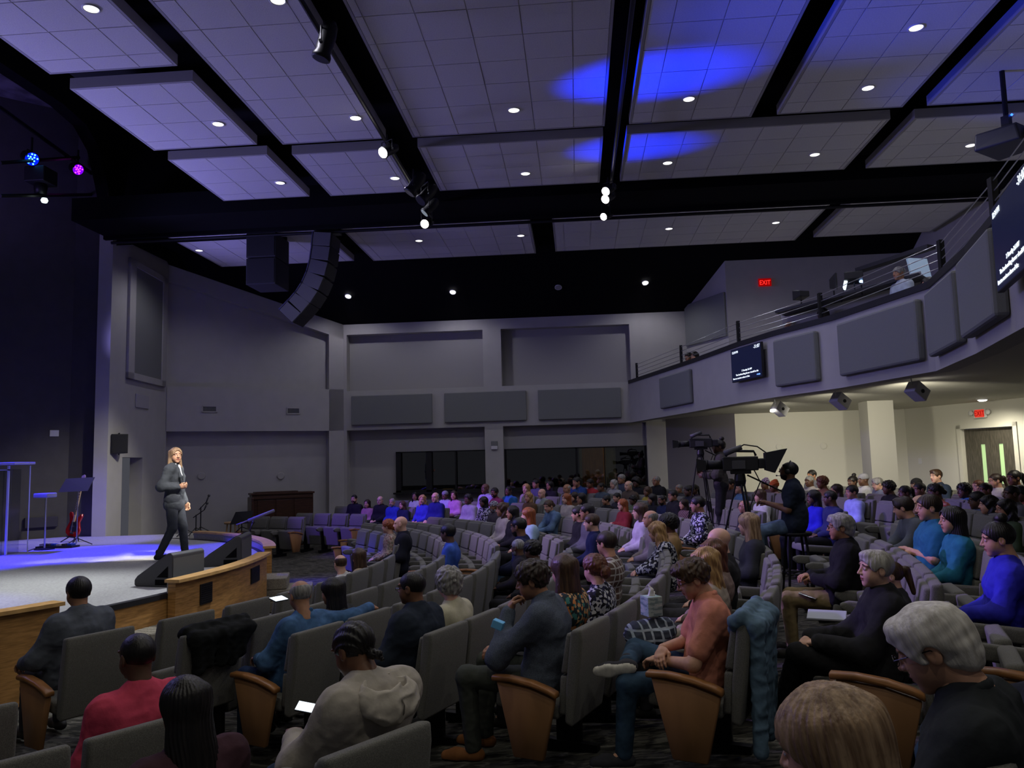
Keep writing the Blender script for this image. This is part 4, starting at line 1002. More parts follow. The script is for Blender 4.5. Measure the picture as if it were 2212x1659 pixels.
# px, py of the head top; row (or (distance, row)); hair, hair colour, skin; top, trousers; pose; flags; short description; place
AUD = [
 (765,1069,4,'buzz','black','light',C(BK),BLK,'lap','b','bearded man in a black shirt','at the left end of the far front row'),
 (793,1080,4,'long','darkbrown','light',C((.32,.16,.20)),BLK,'lap','w','smiling woman in a dusty pink top','second in the far left row'),
 (821,1072,4,'fringe','grey','pale',C(BK),BLK,'lap','gcj','grey-haired man with glasses and a dark suit','third in the far left row'),
 (847,1077,4,'receding','grey','light',C((.03,.05,.35)),BLK,'lap','bj','grey-bearded man in a blue shirt','fourth in the far left row'),
 (869,1083,4,'bob','brown','light',C(NV),BLK,'lap','w','curly-haired woman in navy','fifth in the far left row'),
 (838,1123,(12.95,0),'updo','red','pale',FL_PK,BLK,'lap','k','red-haired little girl in a floral dress','beside the bald man in a hoodie'),
 (865,1116,(12.2,0),'bald','black','pale',C((.012,.013,.02)),BLK,'lap','j','bald man in a dark navy hoodie','behind the red-haired girl'),
 (896,1064,5,'long','black','tan',C(WH),BLK,'lap','w','dark-haired woman with a hand at her face','behind the blonde woman in blue'),
 (912,1070,4,'wavy','blonde','light',C((.03,.04,.30)),BLK,'lap','w','curly blonde woman in a blue top','leaning towards the bald man in navy'),
 (940,1064,4,'fringe','grey','pale',C((.015,.02,.14)),KHA,'lap','g','bald man with glasses, navy shirt and khaki trousers','in violet light'),
 (961,1061,5,'beanie','cap_grey','dark',C((.35,.35,.45)),BLK,'lap','','man in a cap and pale shirt','left of the woman in pink'),
 (980,1061,5,'long','darkbrown','light',C((.42,.20,.36)),BLK,'lap','w','dark-haired woman in a pink sweater','in the violet lit far left rows'),
 (1011,1068,4,'updo','black','dark',C((.32,.30,.36)),BLK,'lap','k','small child in a pale top','right of the woman in pink'),
 (1048,1045,5,'bald','black','dark',C((.38,.33,.55)),BLK,'lap','','bald man in a lavender shirt','before the far wall column'),
 (1068,1054,5,'short','black','brown',C((.14,.03,.05)),BLK,'lap','gb','man with glasses and a maroon shirt','before the far wall column'),
 (1044,1074,4,'longer','black','dark',FL_BW,BLK,'lap','w','woman with long black hair and a white patterned top','centre left rows'),
 (1066,1083,3.5,'beanie','cap_pattern','brown',C((.06,.05,.06)),BLK,'lap','b','man in a patterned knit cap','right of the woman with long black hair'),
 (1084,1087,3,'wavy','brown','tan',C((.34,.31,.27)),BLK,'lap','w','curly-haired woman in a cream sweater','right of the man in the knit cap'),
 (1098,1051,5.5,'buzz','black','dark',C((.03,.12,.35)),BLK,'lap','k','boy in a bright blue top','before the left edge of the long window'),
 (1136,1046,6,'bob','blonde','pale',C((.30,.25,.27)),BLK,'lap','w','woman with short blonde hair','under the left part of the long window'),
 (1141,1064,5,'wavy','blonde','light',C((.10,.06,.03)),BLK,'lap','w','woman with long golden curls','in front of the short-haired blonde woman'),
 (1157,1036,7,'short','black','tan',C((.08,.08,.14)),BLK,'lap','','black-haired man in a slate shirt','in the last row below the long window'),
 (1170,1056,5.4,'bald','grey','pale',C((.22,.26,.25)),BLK,'lap','c','old bald man in a pale grey jacket','right of the woman with golden curls'),
 (1187,1040,7,'bob','black','tan',C(BK),BLK,'lap','gw','woman with glasses and black hair','in the last row below the long window'),
 (1185,1081,4,'lowbun','brown','light',C((.09,.15,.22),'denim'),BLK,'lean','','person in a light denim jacket leaning forward','centre rows'),
 (1224,1046,6,'fringe','silver','tan',C((.18,.20,.26)),BLK,'lap','','silver-haired man in the back rows','below the long window'),
 (1245,1031,7,'short','black','tan',C((.02,.05,.16)),BLK,'chin','','man in a blue pullover touching his chin','below the honey wooden door'),
 (1223,1067,5,'bob','red','pale',C((.38,.34,.30)),BLK,'lap','w','red-haired woman in a white top','centre rows'),
 (1240,1064,5.6,'bob','darkbrown','light',C((.075,.045,.025)),BLK,'lap','wj','woman in a brown coat','right of the red-haired woman in white'),
 (1255,1066,5,'long','black','tan',C((.30,.27,.22)),BLK,'lap','gw','black-haired woman with glasses and cream scarf','right of the woman in the brown coat'),
 (1106,1094,3,'bob','black','tan',C(BK),BLK,'lap','w','black-haired woman in profile','between the cream sweater and the red-blonde hair'),
 (1140,1098,3,'long','red','pale',C((.28,.40,.48)),BLK,'lap','w','woman with red and blonde streaked hair','beside the bearded man in a navy jacket'),
 (1120,1118,(10.4,2),'buzz','black','brown',C((.015,.018,.05)),DEN,'lap','gbj','bearded man in a navy jacket and ripped jeans','centre left rows'),
 (967,1133,1,'short','black','dark',C((.04,.09,.33),'denim'),BLK,'lap','','man in a blue denim shirt','alone in the front of the centre block'),
 (1118,1165,2,'buzz','grey','dark',C((.02,.018,.02)),BLK,'arms','gbcj','old man with a white beard and dark suit','middle block'),
 (1149,1169,(9.0,3),'curly','black','dark',C(BK),BLK,'lap','w','black-haired person behind the old man with white beard','middle block'),
 (735,1199,0,'fringe','brown','pale',C((.50,.49,.46)),CHAR,'lap','g','balding man with glasses and a white shirt','in the front row facing the steps'),
 (775,1186,0,'long','brown','pale',C((.34,.27,.17)),CHAR,'lap','w','woman with long brown hair and a tan top','next to the balding man in white'),
 (968,1230,(6.25,3),'greycurl','grey','pale',C((.45,.42,.30)),CHAR,'lap','gw','woman with curly grey hair and a cream top','right of the navy jacket'),
 (1217,1200,(5.9,4),'bob','brown','pale',FL_OR,CHAR,'lap','w','brown-haired woman in an orange and teal floral blouse','beside the grey sweater'),
 (1283,1200,(6.4,4),'updo','auburn','pale',FL_BW,CHAR,'lap','w','young woman with auburn updo and black and white dress','in profile'),
 (1309,1149,(7.8,4),'short','darkbrown','light',PL_RD,CHAR,'lap','','dark-haired young man in a plaid shirt','behind the auburn updo'),
 (1248,1095,(12.5,4),'short','black','light',C(BK),BLK,'lap','','pink-lit young man in a black jacket','centre rows with folded hands'),
 (1267,1089,(12.0,4),'short','black','tan',C((.10,.10,.12),'knit'),CHAR,'lap','g','dark-haired man with glasses and a grey sweater','right of the pink-lit young man'),
 (1277,1111,(10.8,4),'short','brown','pale',C((.012,.016,.05)),CHAR,'lap','','short-haired man in a navy blazer','in front of the red sweater'),
 (1344,1079,5,'bob','red','pale',C((.17,.02,.025)),BLK,'cross','gw','woman with auburn hair and a dark red sweater','arms crossed, centre rows'),
 (1381,1088,(11.6,5),'long','brown','pale',C((.42,.38,.48)),CHAR,'lap','gw','woman with glasses and a pale lilac coat','right of the dark red sweater'),
 (1404,1103,(10.6,5),'fringe','grey','light',C((.20,.17,.17)),CHAR,'lap','','elderly man with grey hair and a mauve jacket','right of the lilac coat'),
 (1418,1129,(9.4,4),'wavy','blonde','light',FL_BW,CHAR,'lean','w','woman with dark to blonde wavy hair','leaning forward in a dark floral dress'),
 (1443,1115,(10.2,5),'afro','black','brown',C((.30,.19,.08)),CHAR,'lap','w','woman with black curls and a tan top','behind the dark to blonde hair'),
 (1476,1079,6,'long','darkbrown','light',ST_MU,CHAR,'lap','w','woman in a striped burgundy top','left of the leaf-print blouse'),
 (1506,1073,(11.6,5),'short','black','tan',FL_BW,CHAR,'lap','w','short-haired woman in a black and white leaf-print blouse','before the camera aisle'),
 (1453,1059,6,'short','black','tan',C(BK),BLK,'lap','gcj','man with glasses and a black suit','behind the striped top'),
 (1430,1070,6,'buzz','black','brown',C(NV),BLK,'lap','gb','man with glasses and a navy jacket','left of the black suit'),
 (1408,1068,6,'bob','black','tan',C(BK),BLK,'lap','w','dark-haired woman leaning left','left of the navy jacket'),
 (1398,1052,7,'bob','brown','brown',C((.30,.24,.04)),BLK,'lap','w','woman in a mustard yellow top','right rows before the dark window'),
 (1417,1029,8,'receding','grey','tan',C(BK),BLK,'lap','gcj','man with glasses, black suit and white shirt','right end of the last far row'),
 (1357,1039,7,'fringe','silver','pale',C((.08,.06,.045)),BLK,'lap','j','old balding man in a brown jacket','under the right part of the long window'),
 (1342,1025,8,'short','grey','tan',C((.05,.06,.10)),BLK,'lap','','man before the dark glass','behind the old man in brown'),
 (1325,1037,7.6,'wavy','silver','pale',C((.30,.30,.30)),BLK,'lap','w','woman with wavy silver blonde hair','left of the old man in brown'),
 (1298,1043,7,'buzz','black','brown',C((.06,.08,.10)),BLK,'lap','k','boy in a dark shirt','right of the woman in red'),
 (1274,1035,7.3,'short','black','brown',C((.30,.03,.035)),BLK,'lap','w','short-haired woman in a bright red sweater','under the honey wooden door'),
 (1374,1033,8,'afro','black','dark',C(BK),BLK,'lap','w','person with a dark afro','in the last row right of the old man'),
 (1309,1071,5.6,'short','black','tan',C(BK),BLK,'lap','','dark-haired person scratching an ear','behind the dark red sweater'),
 (1332,1065,6,'short','black','light',C((.03,.03,.04)),BLK,'lap','','black-haired person half hidden','behind the dark red sweater, right'),
 (1367,1071,6,'curly','black','dark',C((.10,.13,.07)),BLK,'lap','w','curly black-haired person in olive','behind the lilac coat'),
 (1487,1049,7,'short','black','dark',C((.02,.02,.03)),BLK,'lap','w','woman with short black hair','behind the man with glasses and a black suit'),
 (1499,1047,7.5,'pony','black','dark',C((.03,.02,.03)),BLK,'lap','w','woman with pinned black hair','below the first video camera, left'),
 (1466,1047,8,'receding','grey','tan',C((.05,.05,.05)),BLK,'lap','','half hidden grey-haired man','left of the first camera tripod'),
 (1577,1035,8,'short','black','tan',C((.05,.04,.04)),BLK,'lap','','dark-haired man turning his head','between the two camera tripods'),
 (1595,1045,8,'fringe','grey','light',C((.08,.16,.26)),BLK,'lap','','grey-haired man behind the camera tripod','in pale blue'),
 (1640,1058,7,'bob','brown','pale',C((.46,.46,.46)),BLK,'lap','w','woman with brown hair and a white shirt','behind the camera monitor arm'),
 (1671,1040,8.4,'wrap','wrap_orange','brown',C((.30,.20,.15)),BLK,'lap','w','woman with an orange headwrap','left of the seated camera operator'),
 (1652,1036,9,'wrap','wrap_purple','brown',C((.10,.06,.09)),BLK,'lap','w','woman with a purple striped headwrap','left of the orange headwrap'),
 (1607,1081,6,'bald','grey','tan',C((.03,.03,.035)),BLK,'lap','gj','bald man with glasses and a dark coat','behind the blonde in charcoal'),
 (1615,1110,(8.2,5),'long','ash','pale',C((.035,.037,.045)),BLK,'lap','w','ash blonde woman in a charcoal sweater','at the end of the padded row'),
 (1753,1016,11,'short','black','tan',C((.10,.10,.12)),BLK,'lap','','dark-haired man before the cream wall','right of the camera operator'),
 (1748,1028,9.5,'buzz','grey','dark',C((.35,.32,.30)),BLK,'lap','','old man with short white hair','right of the camera operator'),
 (1775,1030,9,'curly','auburn','brown',C((.20,.10,.06)),BLK,'lap','w','woman with coppery hair','beside the old man with short white hair'),
 (1806,1047,8.5,'bob','darkbrown','light',C((.38,.36,.44)),BLK,'lap','gw','brown-haired woman with glasses and pale blouse','left of the pale blue shirt'),
 (1839,1049,8,'short','black','tan',C((.30,.34,.62)),BLK,'lap','','man in a pale blue shirt','in front of the cream rear wall'),
 (1841,1029,10,'bun','black','dark',C((.08,.06,.06)),BLK,'lap','w','woman with a big black bun','left of the column'),
 (1864,1024,10,'beanie','cap_grey','dark',C((.40,.40,.40)),BLK,'lap','w','woman with a grey head cover and white top','left of the column'),
 (1895,1033,10,'side','grey','pale',C((.15,.17,.20)),BLK,'lean','g','grey-haired man with glasses looking down','below the column'),
 (1918,1040,9,'curly','black','dark',C(BK),BLK,'lap','w','girl with black hair and a black jacket','right of the column'),
 (1953,1050,8.6,'pony','black','dark',C((.20,.10,.12)),BLK,'lap','kw','girl with black hair in a ponytail','right of the girl in the black jacket'),
 (1978,1034,10,'beanie','cap_black','dark',C(BK),BLK,'lap','','person in a black cap','behind the boy in white'),
 (1985,1043,9,'buzz','black','brown',C((.40,.38,.36)),BLK,'lap','k','boy with cropped hair and a white top','right of the column'),
 (2021,1015,11,'side','brown','pale',C((.02,.03,.05)),BLK,'lap','','tall brown-haired man in a dark polo','before the cream wall left of the doors'),
 (2019,1046,8.6,'lowbun','black','dark',FL_CR,BLK,'lap','w','woman in a coral patterned top','below the tall man in the dark polo'),
 (2081,1045,9.4,'curly','black','dark',C((.05,.16,.30)),BLK,'lap','kw','girl with black curls looking down','in a blue vest left of the doors'),
 (2112,1037,10.5,'buzz','auburn','pale',C((.12,.12,.16)),BLK,'lap','k','small fair child','at the foot of the double doors'),
 (2127,1043,9.5,'buzz','black','brown',C((.02,.03,.07)),BLK,'lap','k','dark-haired boy facing away','below the left door leaf'),
 (2149,1024,11,'pony','darkbrown','light',C((.36,.34,.32)),BLK,'lap','gw','woman with glasses and tied brown hair','in front of the right door leaf'),
 (2189,1017,11,'pony','black','brown',C((.06,.06,.07)),BLK,'lap','w','woman with a high black ponytail','at the right edge of the double doors'),
 (2183,1049,9,'buzz','black','dark',C((.10,.10,.10)),BLK,'lap','k','boy with cropped black hair','below the woman with the high ponytail'),
 (2207,1050,9.6,'short','black','dark',C((.25,.08,.05)),BLK,'lap','','person cut off by the right edge','in a rust top'),
 (1792,1060,(11.0,7),'buzz','black','dark',C((.025,.03,.10)),BLK,'lap','','man in a navy sweater with a pale collar','right of the camera operator'),
 (1756,1060,(11.4,7),'longer','black','dark',C((.02,.02,.42)),BLK,'lap','w','woman with long black hair and a vivid blue top','just right of the camera operator'),
 (1950,1075,(8.5,7),'side','darkbrown','light',C((.09,.10,.11)),CHAR,'lean','','dark-haired man in a grey sweater leaning forward','left of the big man in teal'),
 (1985,1070,(8.9,7),'fringe','grey','pale',C(BK),CHAR,'lap','c','balding man half hidden','behind the big man in teal'),
 (2109,1063,(9.3,8),'short','black','dark',C((.10,.15,.30)),CHAR,'lap','g','man with glasses and a striped blue shirt','right of the long black hair'),
 (2133,1072,(8.8,8),'wavy','black','light',C((.25,.36,.24)),CHAR,'lap','w','woman with black hair and a mint green top','right of the striped blue shirt'),
 (2170,1080,(8.1,8),'wavy','black','tan',C((.04,.06,.03)),CHAR,'lap','gw','woman with glasses and a black puffy jacket','right edge, above the woman in royal blue'),
]
# hats are hair-shaped meshes with cloth colours
MATS['hair_cap_grey'] = C((.20, .20, .22)); MATS['hair_cap_black'] = C((.01, .01, .01)); MATS['hair_cap_pattern'] = ramp_mat('print_cap', 'noise', [(0, (.05, .04, .08)), (.5, (.40, .40, .45))], 60)
MATS['hair_wrap_orange'] = C((.45, .10, .03)); MATS['hair_wrap_purple'] = ramp_mat('print_wrap', 'wave', [(0, (.10, .02, .10)), (.5, (.30, .28, .40))], 12)
def kint(k): return int(round(k))
def occupy(k, a, short): OCC.setdefault(kint(k), []).append([a, short])
for (px, py, wh, hr, hc, sk, tp, bt, ps, fg, short, place) in AUD:
    J = J0(**POSE[ps]); top, k, a, rz, s = locate(px, py, wh, J, 1.14 if 'k' in fg else 1.25 if 'w' in fg else 1.29)
    if isinstance(wh, float):   # rows given between two arcs: snap to the nearer arc that keeps a sane height
        pass
    s = min(max(s, .74), 1.14)
    if 'w' in fg: J = J0(**{**POSE[ps], 'bust': 1, 'shL': (-.165, J['shL'][1], J['shL'][2] - .005), 'shR': (.165, J['shR'][1], J['shR'][2] - .005)})
    hx, hy = J['head'][0] * s, J['head'][1] * s
    root = Vector((top.x - (hx * cos(rz) - hy * sin(rz)), top.y - (hx * sin(rz) + hy * cos(rz)), top.z - (J['head'][2] + .118) * s))
    f = SPK - root; want = degrees((atan2(-f.x, f.y) - rz + pi) % (2 * pi) - pi) + RND.uniform(-14, 14); hy_ = int(round(max(-45, min(45, want)) / 15) * 15)
    J['hyaw'] = hy_; fine = False
    t = thing('person', short + ', ' + place, 'person', root, rz, 'seated audience'); t.scale = (s, s, s)
    key = (ps + ('w' if 'w' in fg else ''), hy_)
    build(t, J, dict(skin=sk, hair=hr, hc=hc, top=tp, bot=bt, f=fg), fine, key)
    seat_r = hypot(root.x - CL[0], root.y - CL[1]); occupy(k, atan2(root.y - CL[1], root.x - CL[0]), short)
    OCC[kint(k)][-1].append((root.x, root.y, root.z))
# ------------------------------------------------------------------ nearer figures, each with its own pose
def hero(px, py, d, k, J, spec, short, place, fix=None, turn=0, floor=None, cat='person', grp='seated audience', root=None, rz=None, s=None, occ=True):
    if root is None:
        top, k, a, rz0, s0 = locate(px, py, (d, k), J); rz = rz0 + radians(turn) if rz is None else rz; s = s0 if s is None else s
        hx, hy = J['head'][0] * s, J['head'][1] * s
        root = Vector((top.x - (hx * cos(rz) - hy * sin(rz)), top.y - (hx * sin(rz) + hy * cos(rz)), top.z - (J['head'][2] + .118) * s))
    t = thing('person', short + ', ' + place, 'person', root, rz, grp if k is not None else None); t.scale = (s, s, s)
    build(t, J, spec, True)
    if k is not None and occ: occupy(k, atan2(root.y - CL[1], root.x - CL[0]), short); OCC[kint(k)][-1].append(tuple(root))
    return t
def SP(skin, hair, hc, top, bot, f='', **kw): return dict(skin=skin, hair=hair, hc=hc, top=top, bot=bot, f=f, **kw)
HERO = {}
HERO['suit'] = hero(170, 1248, 6.2, 0, J0(**{**POSE['arms'], 'hyaw': -5, 'wide': 1.08}), SP('tan', 'short', 'black', C((.085, .095, .115)), CHAR, 'j'), 'black-haired man in a slate blue jacket', 'seen from behind at the left')
HERO['blue'] = hero(648, 1255, 6.05, 2, J0(elR=(.45, -.27, .945), wrR=(.70, -.25, .985), hdR=(1, .1, -.15), curlR=.9, palmR=(0, .2, -1), elL=(-.27, -.02, .72), wrL=(-.16, .18, .70), wide=1.15, hyaw=-20, hpitch=-12), SP('tan', 'fringe', 'grey', C((.05, .11, .22), 'denim'), DEND, ''), 'balding man in a blue shirt', 'stretching one arm along the seat backs')
hero(718, 1251, 6.55, 2, J0(bust=1), SP('tan', 'bob', 'black', C((.03, .03, .03)), CHAR, 'w'), 'person with sleek black hair', 'under the stretched arm of the man in blue')
HERO['navy'] = hero(889, 1236, 5.8, 3, J0(**{**POSE['arms'], 'wide': 1.2, 'hyaw': 4}), SP('brown', 'buzz', 'black', C((.018, .024, .036)), CHAR, 'gj'), 'broad man with glasses in a navy jacket', 'left of the grey curls')
HERO['sweater'] = hero(1148, 1216, 5.35, 4, J0(chest=(0, -.12, .87), neck=(0, -.10, 1.01), head=(0, -.015, 1.15), hpitch=-16, hyaw=4, shL=(-.19, -.10, .955), shR=(.19, -.10, .955), elL=(-.22, .17, .70), wrL=(-.085, .125, .965), hdL=(.55, -.35, .85), palmL=(.2, -1, 0), curlL=.75, elR=(.22, .02, .72), wrR=(.10, .24, .70), knL=(-.15, .40, .56), knR=(.17, .36, .58), wide=1.08),
    SP('tan', 'curly', 'darkbrown', C((.085, .10, .13), 'knit'), C((.05, .055, .045)), '', shoe=C((.22, .09, .03))), 'man in a blue grey knit sweater', 'resting his face in his hand', turn=12)
HERO['boy'] = hero(1494, 1212, 4.95, 5, J0(chest=(0, -.155, .87), neck=(0, -.13, 1.01), head=(0, -.045, 1.155), hpitch=-24, hyaw=6, elL=(-.27, .0, .685), wrL=(-.05, .19, .66), elR=(.20, .0, .72), wrR=(-.06, .17, .735), hdR=(-.8, .25, -.35), palmR=(0, -.3, -1), hdL=(.6, .7, -.1), curlR=.5,
    knL=(-.13, .40, .53), anL=(-.14, .44, .10), toL=(-.15, .60, .05), knR=(.24, .33, .66), anR=(-.09, .40, .64), toR=(-.125, .565, .605), upR=(.95, -.1, .25), sole='sole_white'),
    SP('light', 'curlymop', 'brown', C((.52, .20, .13)), C((.028, .055, .09), 'denim'), 'gs', shoe=C((.035, .035, .04))), 'curly-haired young man in a salmon shirt', 'looking down with one ankle on his knee', turn=20)
hero(1521, 1186, 5.75, 5, J0(bust=1, hyaw=0, hpitch=-8), SP('pale', 'longblonde', 'blonde', C((.30, .25, .20)), CHAR, 'w'), 'woman with very long wavy blonde hair', 'directly behind the young man in salmon')
hero(1537, 1168, 6.35, 5, J0(bust=1, hyaw=6), SP('pale', 'longblonde', 'auburn', C((.20, .14, .12)), CHAR, 'w'), 'woman with long copper hair', 'beside the very long blonde hair')
hero(1550, 1141, 6.85, 5, J0(wide=1.08), SP('pale', None, 'grey', C((.022, .022, .024)), CHAR, ''), 'bald man in a black top', 'between copper hair and the ash blonde woman')
HERO['silver'] = hero(1888, 1192, 4.75, 6, J0(wide=1.05, elL=(-.24, .03, .71), elR=(.22, .04, .72), wrL=(-.07, .29, .725), wrR=(.04, .33, .735), hdL=(.7, .6, -.2), hdR=(-.7, .5, -.3), curlL=.8, curlR=.8, knL=(-.02, .42, .64), anL=(.17, .52, .27), toL=(.22, .70, .22), knR=(.13, .38, .54), hpitch=0, hyaw=10),
    SP('pale', 'side', 'silver', C((.016, .016, .017)), C((.014, .014, .015)), 'j'), 'silver-haired man in a black jacket', 'legs crossed and hands clasped', turn=14)
hero(1919, 1214, 5.35, 6, J0(bust=1, hyaw=5), SP('pale', 'pony', 'brown', C((.03, .03, .035)), SKL := MATS['skin_pale'], 'w'), 'woman in a black jacket with bare knees', 'mostly hidden by the silver-haired man')
HERO['ponyman'] = hero(1813, 1112, 7.0, 6, J0(wide=1.1, elL=(-.26, -.04, .72), wrL=(-.05, .14, .72), wrR=(.04, .18, .74), knL=(-.13, .40, .55), hpitch=-2), SP('tan', 'volume', 'grey', C((.010, .010, .011)), KHA, 'gj'), 'man with grey swept-back hair and black coat', 'with glasses and khaki trousers')
HERO['queen'] = hero(2152, 1130, 5.25, 7, J0(bust=1, hyaw=2, hpitch=-10, elL=(-.24, -.05, .72), wrL=(-.08, .18, .66)), SP('light', 'bun', 'black', C((.03, .03, .42)), CHAR, 'w'), 'woman with short black hair and a royal blue top', 'at the right edge')
HERO['tealman'] = hero(2004, 1070, 7.3, 7, J0(**{**POSE['cross'], 'wide': 1.35, 'belly': .05}), SP('light', 'short', 'darkbrown', C((.02, .12, .20)), CHAR, 's'), 'big man with crossed arms in a teal polo', 'left of the long black hair')
HERO['tealwoman'] = hero(2054, 1097, 6.8, 7, J0(bust=1, elL=(-.22, -.03, .72), hyaw=6), SP('light', 'longer', 'black', C((.02, .14, .21)), BLK, 'w'), 'woman with waist-long black hair in teal', 'right of the big man in the teal polo')
HERO['pink'] = hero(297, 1370, 3.95, 3, J0(wide=1.05, hyaw=0, hpitch=-4), SP('dark', 'buzz', 'black', C((.50, .055, .10)), CHAR, ''), 'man with cropped hair in a hot pink sweater', 'from behind at the bottom left', occ=False)
HERO['longhair'] = hero(400, 1470, 2.95, 4, J0(bust=1, hpitch=-10), SP('tan', 'long', 'black', C((.05, .022, .03)), CHAR, 'w'), 'woman with long dark hair', 'in front of the bottom edge right of the pink sweater', occ=False)
HERO['hoodie'] = hero(765, 1348, 3.35, 4, J0(hpitch=-24, chest=(0, -.11, .86), neck=(0, -.10, 1.0), head=(0, -.03, 1.15), elL=(-.25, .06, .70), wrL=(-.10, .27, .74), elR=(.24, .06, .70), wrR=(.02, .28, .72), curlL=.9), SP('brown', 'cornrow', 'black', C((.36, .325, .275)), DEND, 'h'), 'person with cornrows in a beige hoodie', 'looking down at a glowing phone', occ=False, s=.94)
HERO['white'] = hero(2010, 1316, 2.35, 7, J0(wide=1.1, hpitch=-26, chest=(0, -.12, .87), neck=(0, -.11, 1.01), head=(0, -.03, 1.15), elL=(-.25, .05, .70), wrL=(-.06, .24, .72)), SP('light', 'volume', 'white', C((.022, .025, .027)), CHAR, 'g'), 'white-haired man in a black shirt', 'head bowed at the bottom right', occ=False, s=1.0)
HERO['blond'] = hero(1790, 1497, 1.6, 7, J0(bust=1, hpitch=-14), SP('light', 'long', 'ash', C((.05, .05, .05)), CHAR, 'w'), 'woman with straight golden blonde hair', 'at the bottom edge nearest the camera', occ=False, s=.98)
HERO['edge'] = hero(2305, 1190, 3.1, 7, J0(wide=1.5, **{k_: v_ for k_, v_ in POSE['arms'].items()}), SP('brown', 'buzz', 'black', C((.018, .020, .028)), C((.03, .06, .10), 'denim'), 'j'), 'person in a navy jacket with white piping', 'cropped by the right edge', occ=False, s=1.08)
# hood of the beige hoodie, shirt collars, white piping
def lump(name, prs, k, wr, h, root, m, seed=1, cuts=()):
    lo, hi = bounds(prs); V, Q = surfnet(union_f(prs, k, wr, seed, cuts), lo, hi, h); return put(name, np_mesh(name, [(V, Q, 0)], [MATS['cloth']]), root, m)
HC_ = C((.36, .325, .275))
def hood_f(p):
    q = p.copy(); t = q[:, 1] + .250; q[:, 2] = q[:, 2] - .980 - t * .45
    q[:, 1] = t
    d = ell(q, (0, 0, 0), (.160, .092, .088)); d = smax(d, -ell(q, (0, .020, .075), (.118, .066, .088)), .008)
    for s_ in (-1, 1): d = smin(d, cone(p, (s_ * .120, -.15, 1.0), (s_ * .055, -.025, .975), .036, .022), .03)
    return d + .010 * np.minimum(np.abs(nz(p, 38, 3, (.8, .8, 2.4))) * 1.3, 1) - .007 + .002 * nz(p, 110, 1)
V_, Q_ = surfnet(hood_f, (-.23, -.38, .82), (.23, .04, 1.12), .006); hood = put('hood', np_mesh('hood', [(V_, Q_, 0)], [MATS['cloth']]), HERO['hoodie'], C((.42, .38, .32)))
b = MB(); b.tube([(0, -.322, 1.0), (0, -.348, .965), (.002, -.343, .93), (.003, -.32, .90)], .0035, 5); b.obj('hood_seam', C((.14, .125, .105)), HERO['hoodie'])
def collar(root, J, m, r=.064, h=.012):
    n = v3(J['neck']); pts = [(n.x + r * cos(t), n.y + .01 + r * sin(t), n.z + .038 - .026 * sin(t)) for t in [2 * pi * i / 18 + pi / 2 + .25 for i in range(17)]]
    lump('collar', [(pts[i], pts[i+1], h, h) for i in range(16)] + [(tuple(v3(pts[i]) - Vector((0, 0, .02))), tuple(v3(pts[i+1]) - Vector((0, 0, .02))), h * 1.1, h * 1.1) for i in range(16)], .012, 0, .006, root, m)
JH = J0()
for n_, c_ in (('suit', (.10, .11, .12)), ('boy', (.52, .20, .13)), ('sweater', (.085, .10, .13)), ('navy', (.02, .025, .04)), ('silver', (.016, .016, .017)), ('white', (.022, .025, .027)), ('blue', (.035, .085, .17)), ('hoodie', (.36, .325, .275)), ('tealman', (.02, .12, .20))):
    jn = dict(boy=(0, -.13, 1.01), sweater=(0, -.10, 1.01), white=(0, -.11, 1.01), hoodie=(0, -.10, .995)).get(n_, (0, -.15, 1.02)); collar(HERO[n_], dict(neck=jn), C(c_))
b = MB(); b.tube([(-.255, -.13, .98), (-.29, -.10, .88), (-.33, -.05, .78), (-.34, .0, .70)], .005, 5); b.obj('piping', cloth((.4, .4, .42)), HERO['edge'])
b = MB(); b.tube([(-.06, -.22, 1.04), (-.16, -.20, 1.01), (-.25, -.15, .98)], .005, 5); b.obj('piping', cloth((.4, .4, .42)), HERO['edge'])
# small things in hands and on laps
def box_thing(name, label, cat, M, sx, sy, sz, m, face=None, bev=.004):
    t = bpy.data.objects.new(name, None); COL.objects.link(t); t.matrix_world = M; tag(t, label, cat); b = MB(); b.box(-sx/2, sx/2, -sy/2, sy/2, -sz/2, sz/2); b.obj('case', m, t, bevel=bev)
    if face: b = MB(); b.box(-sx/2*.92, sx/2*.92, -sy/2*.95, sy/2*.95, sz/2 + .0005, sz/2 + .002); b.obj('display', face, t)
    return t
def atM(px, py, d, rz=0, rx=0, ry=0): return Matrix.Translation(atd(px, py, d)) @ Matrix.Rotation(rz, 4, 'Z') @ Matrix.Rotation(rx, 4, 'X') @ Matrix.Rotation(ry, 4, 'Y')
box_thing('smartphone', 'glowing smartphone held by the person with cornrows', 'phone', atM(661, 1529, 3.45, radians(95), radians(12), radians(-18)), .066, .085, .008, M_BLKP, M_BRIGHT)
box_thing('tablet', 'white glowing tablet in front of the balding man in blue', 'tablet', atM(602, 1294, 5.75, radians(60), radians(14)), .12, .08, .008, M_BLKP, M_BRIGHT)
box_thing('smartphone', 'light blue phone held by the man in the knit sweater', 'phone', atM(1076, 1349, 4.9, radians(80), radians(20)), .06, .07, .05, mat('sky_case', (.15, .45, .75), .5))
box_thing('notebook', 'pale notebook on the lap beside the silver-haired man', 'book', atM(1786, 1329, 5.6, radians(-20), radians(10)), .26, .18, .015, mat('paper_grey', (.35, .37, .42), .7))
box_thing('tablet', 'small tablet on the seat before the black coat', 'tablet', atM(1750, 1284, 6.9, radians(60), radians(15)), .22, .15, .01, M_CHROME)
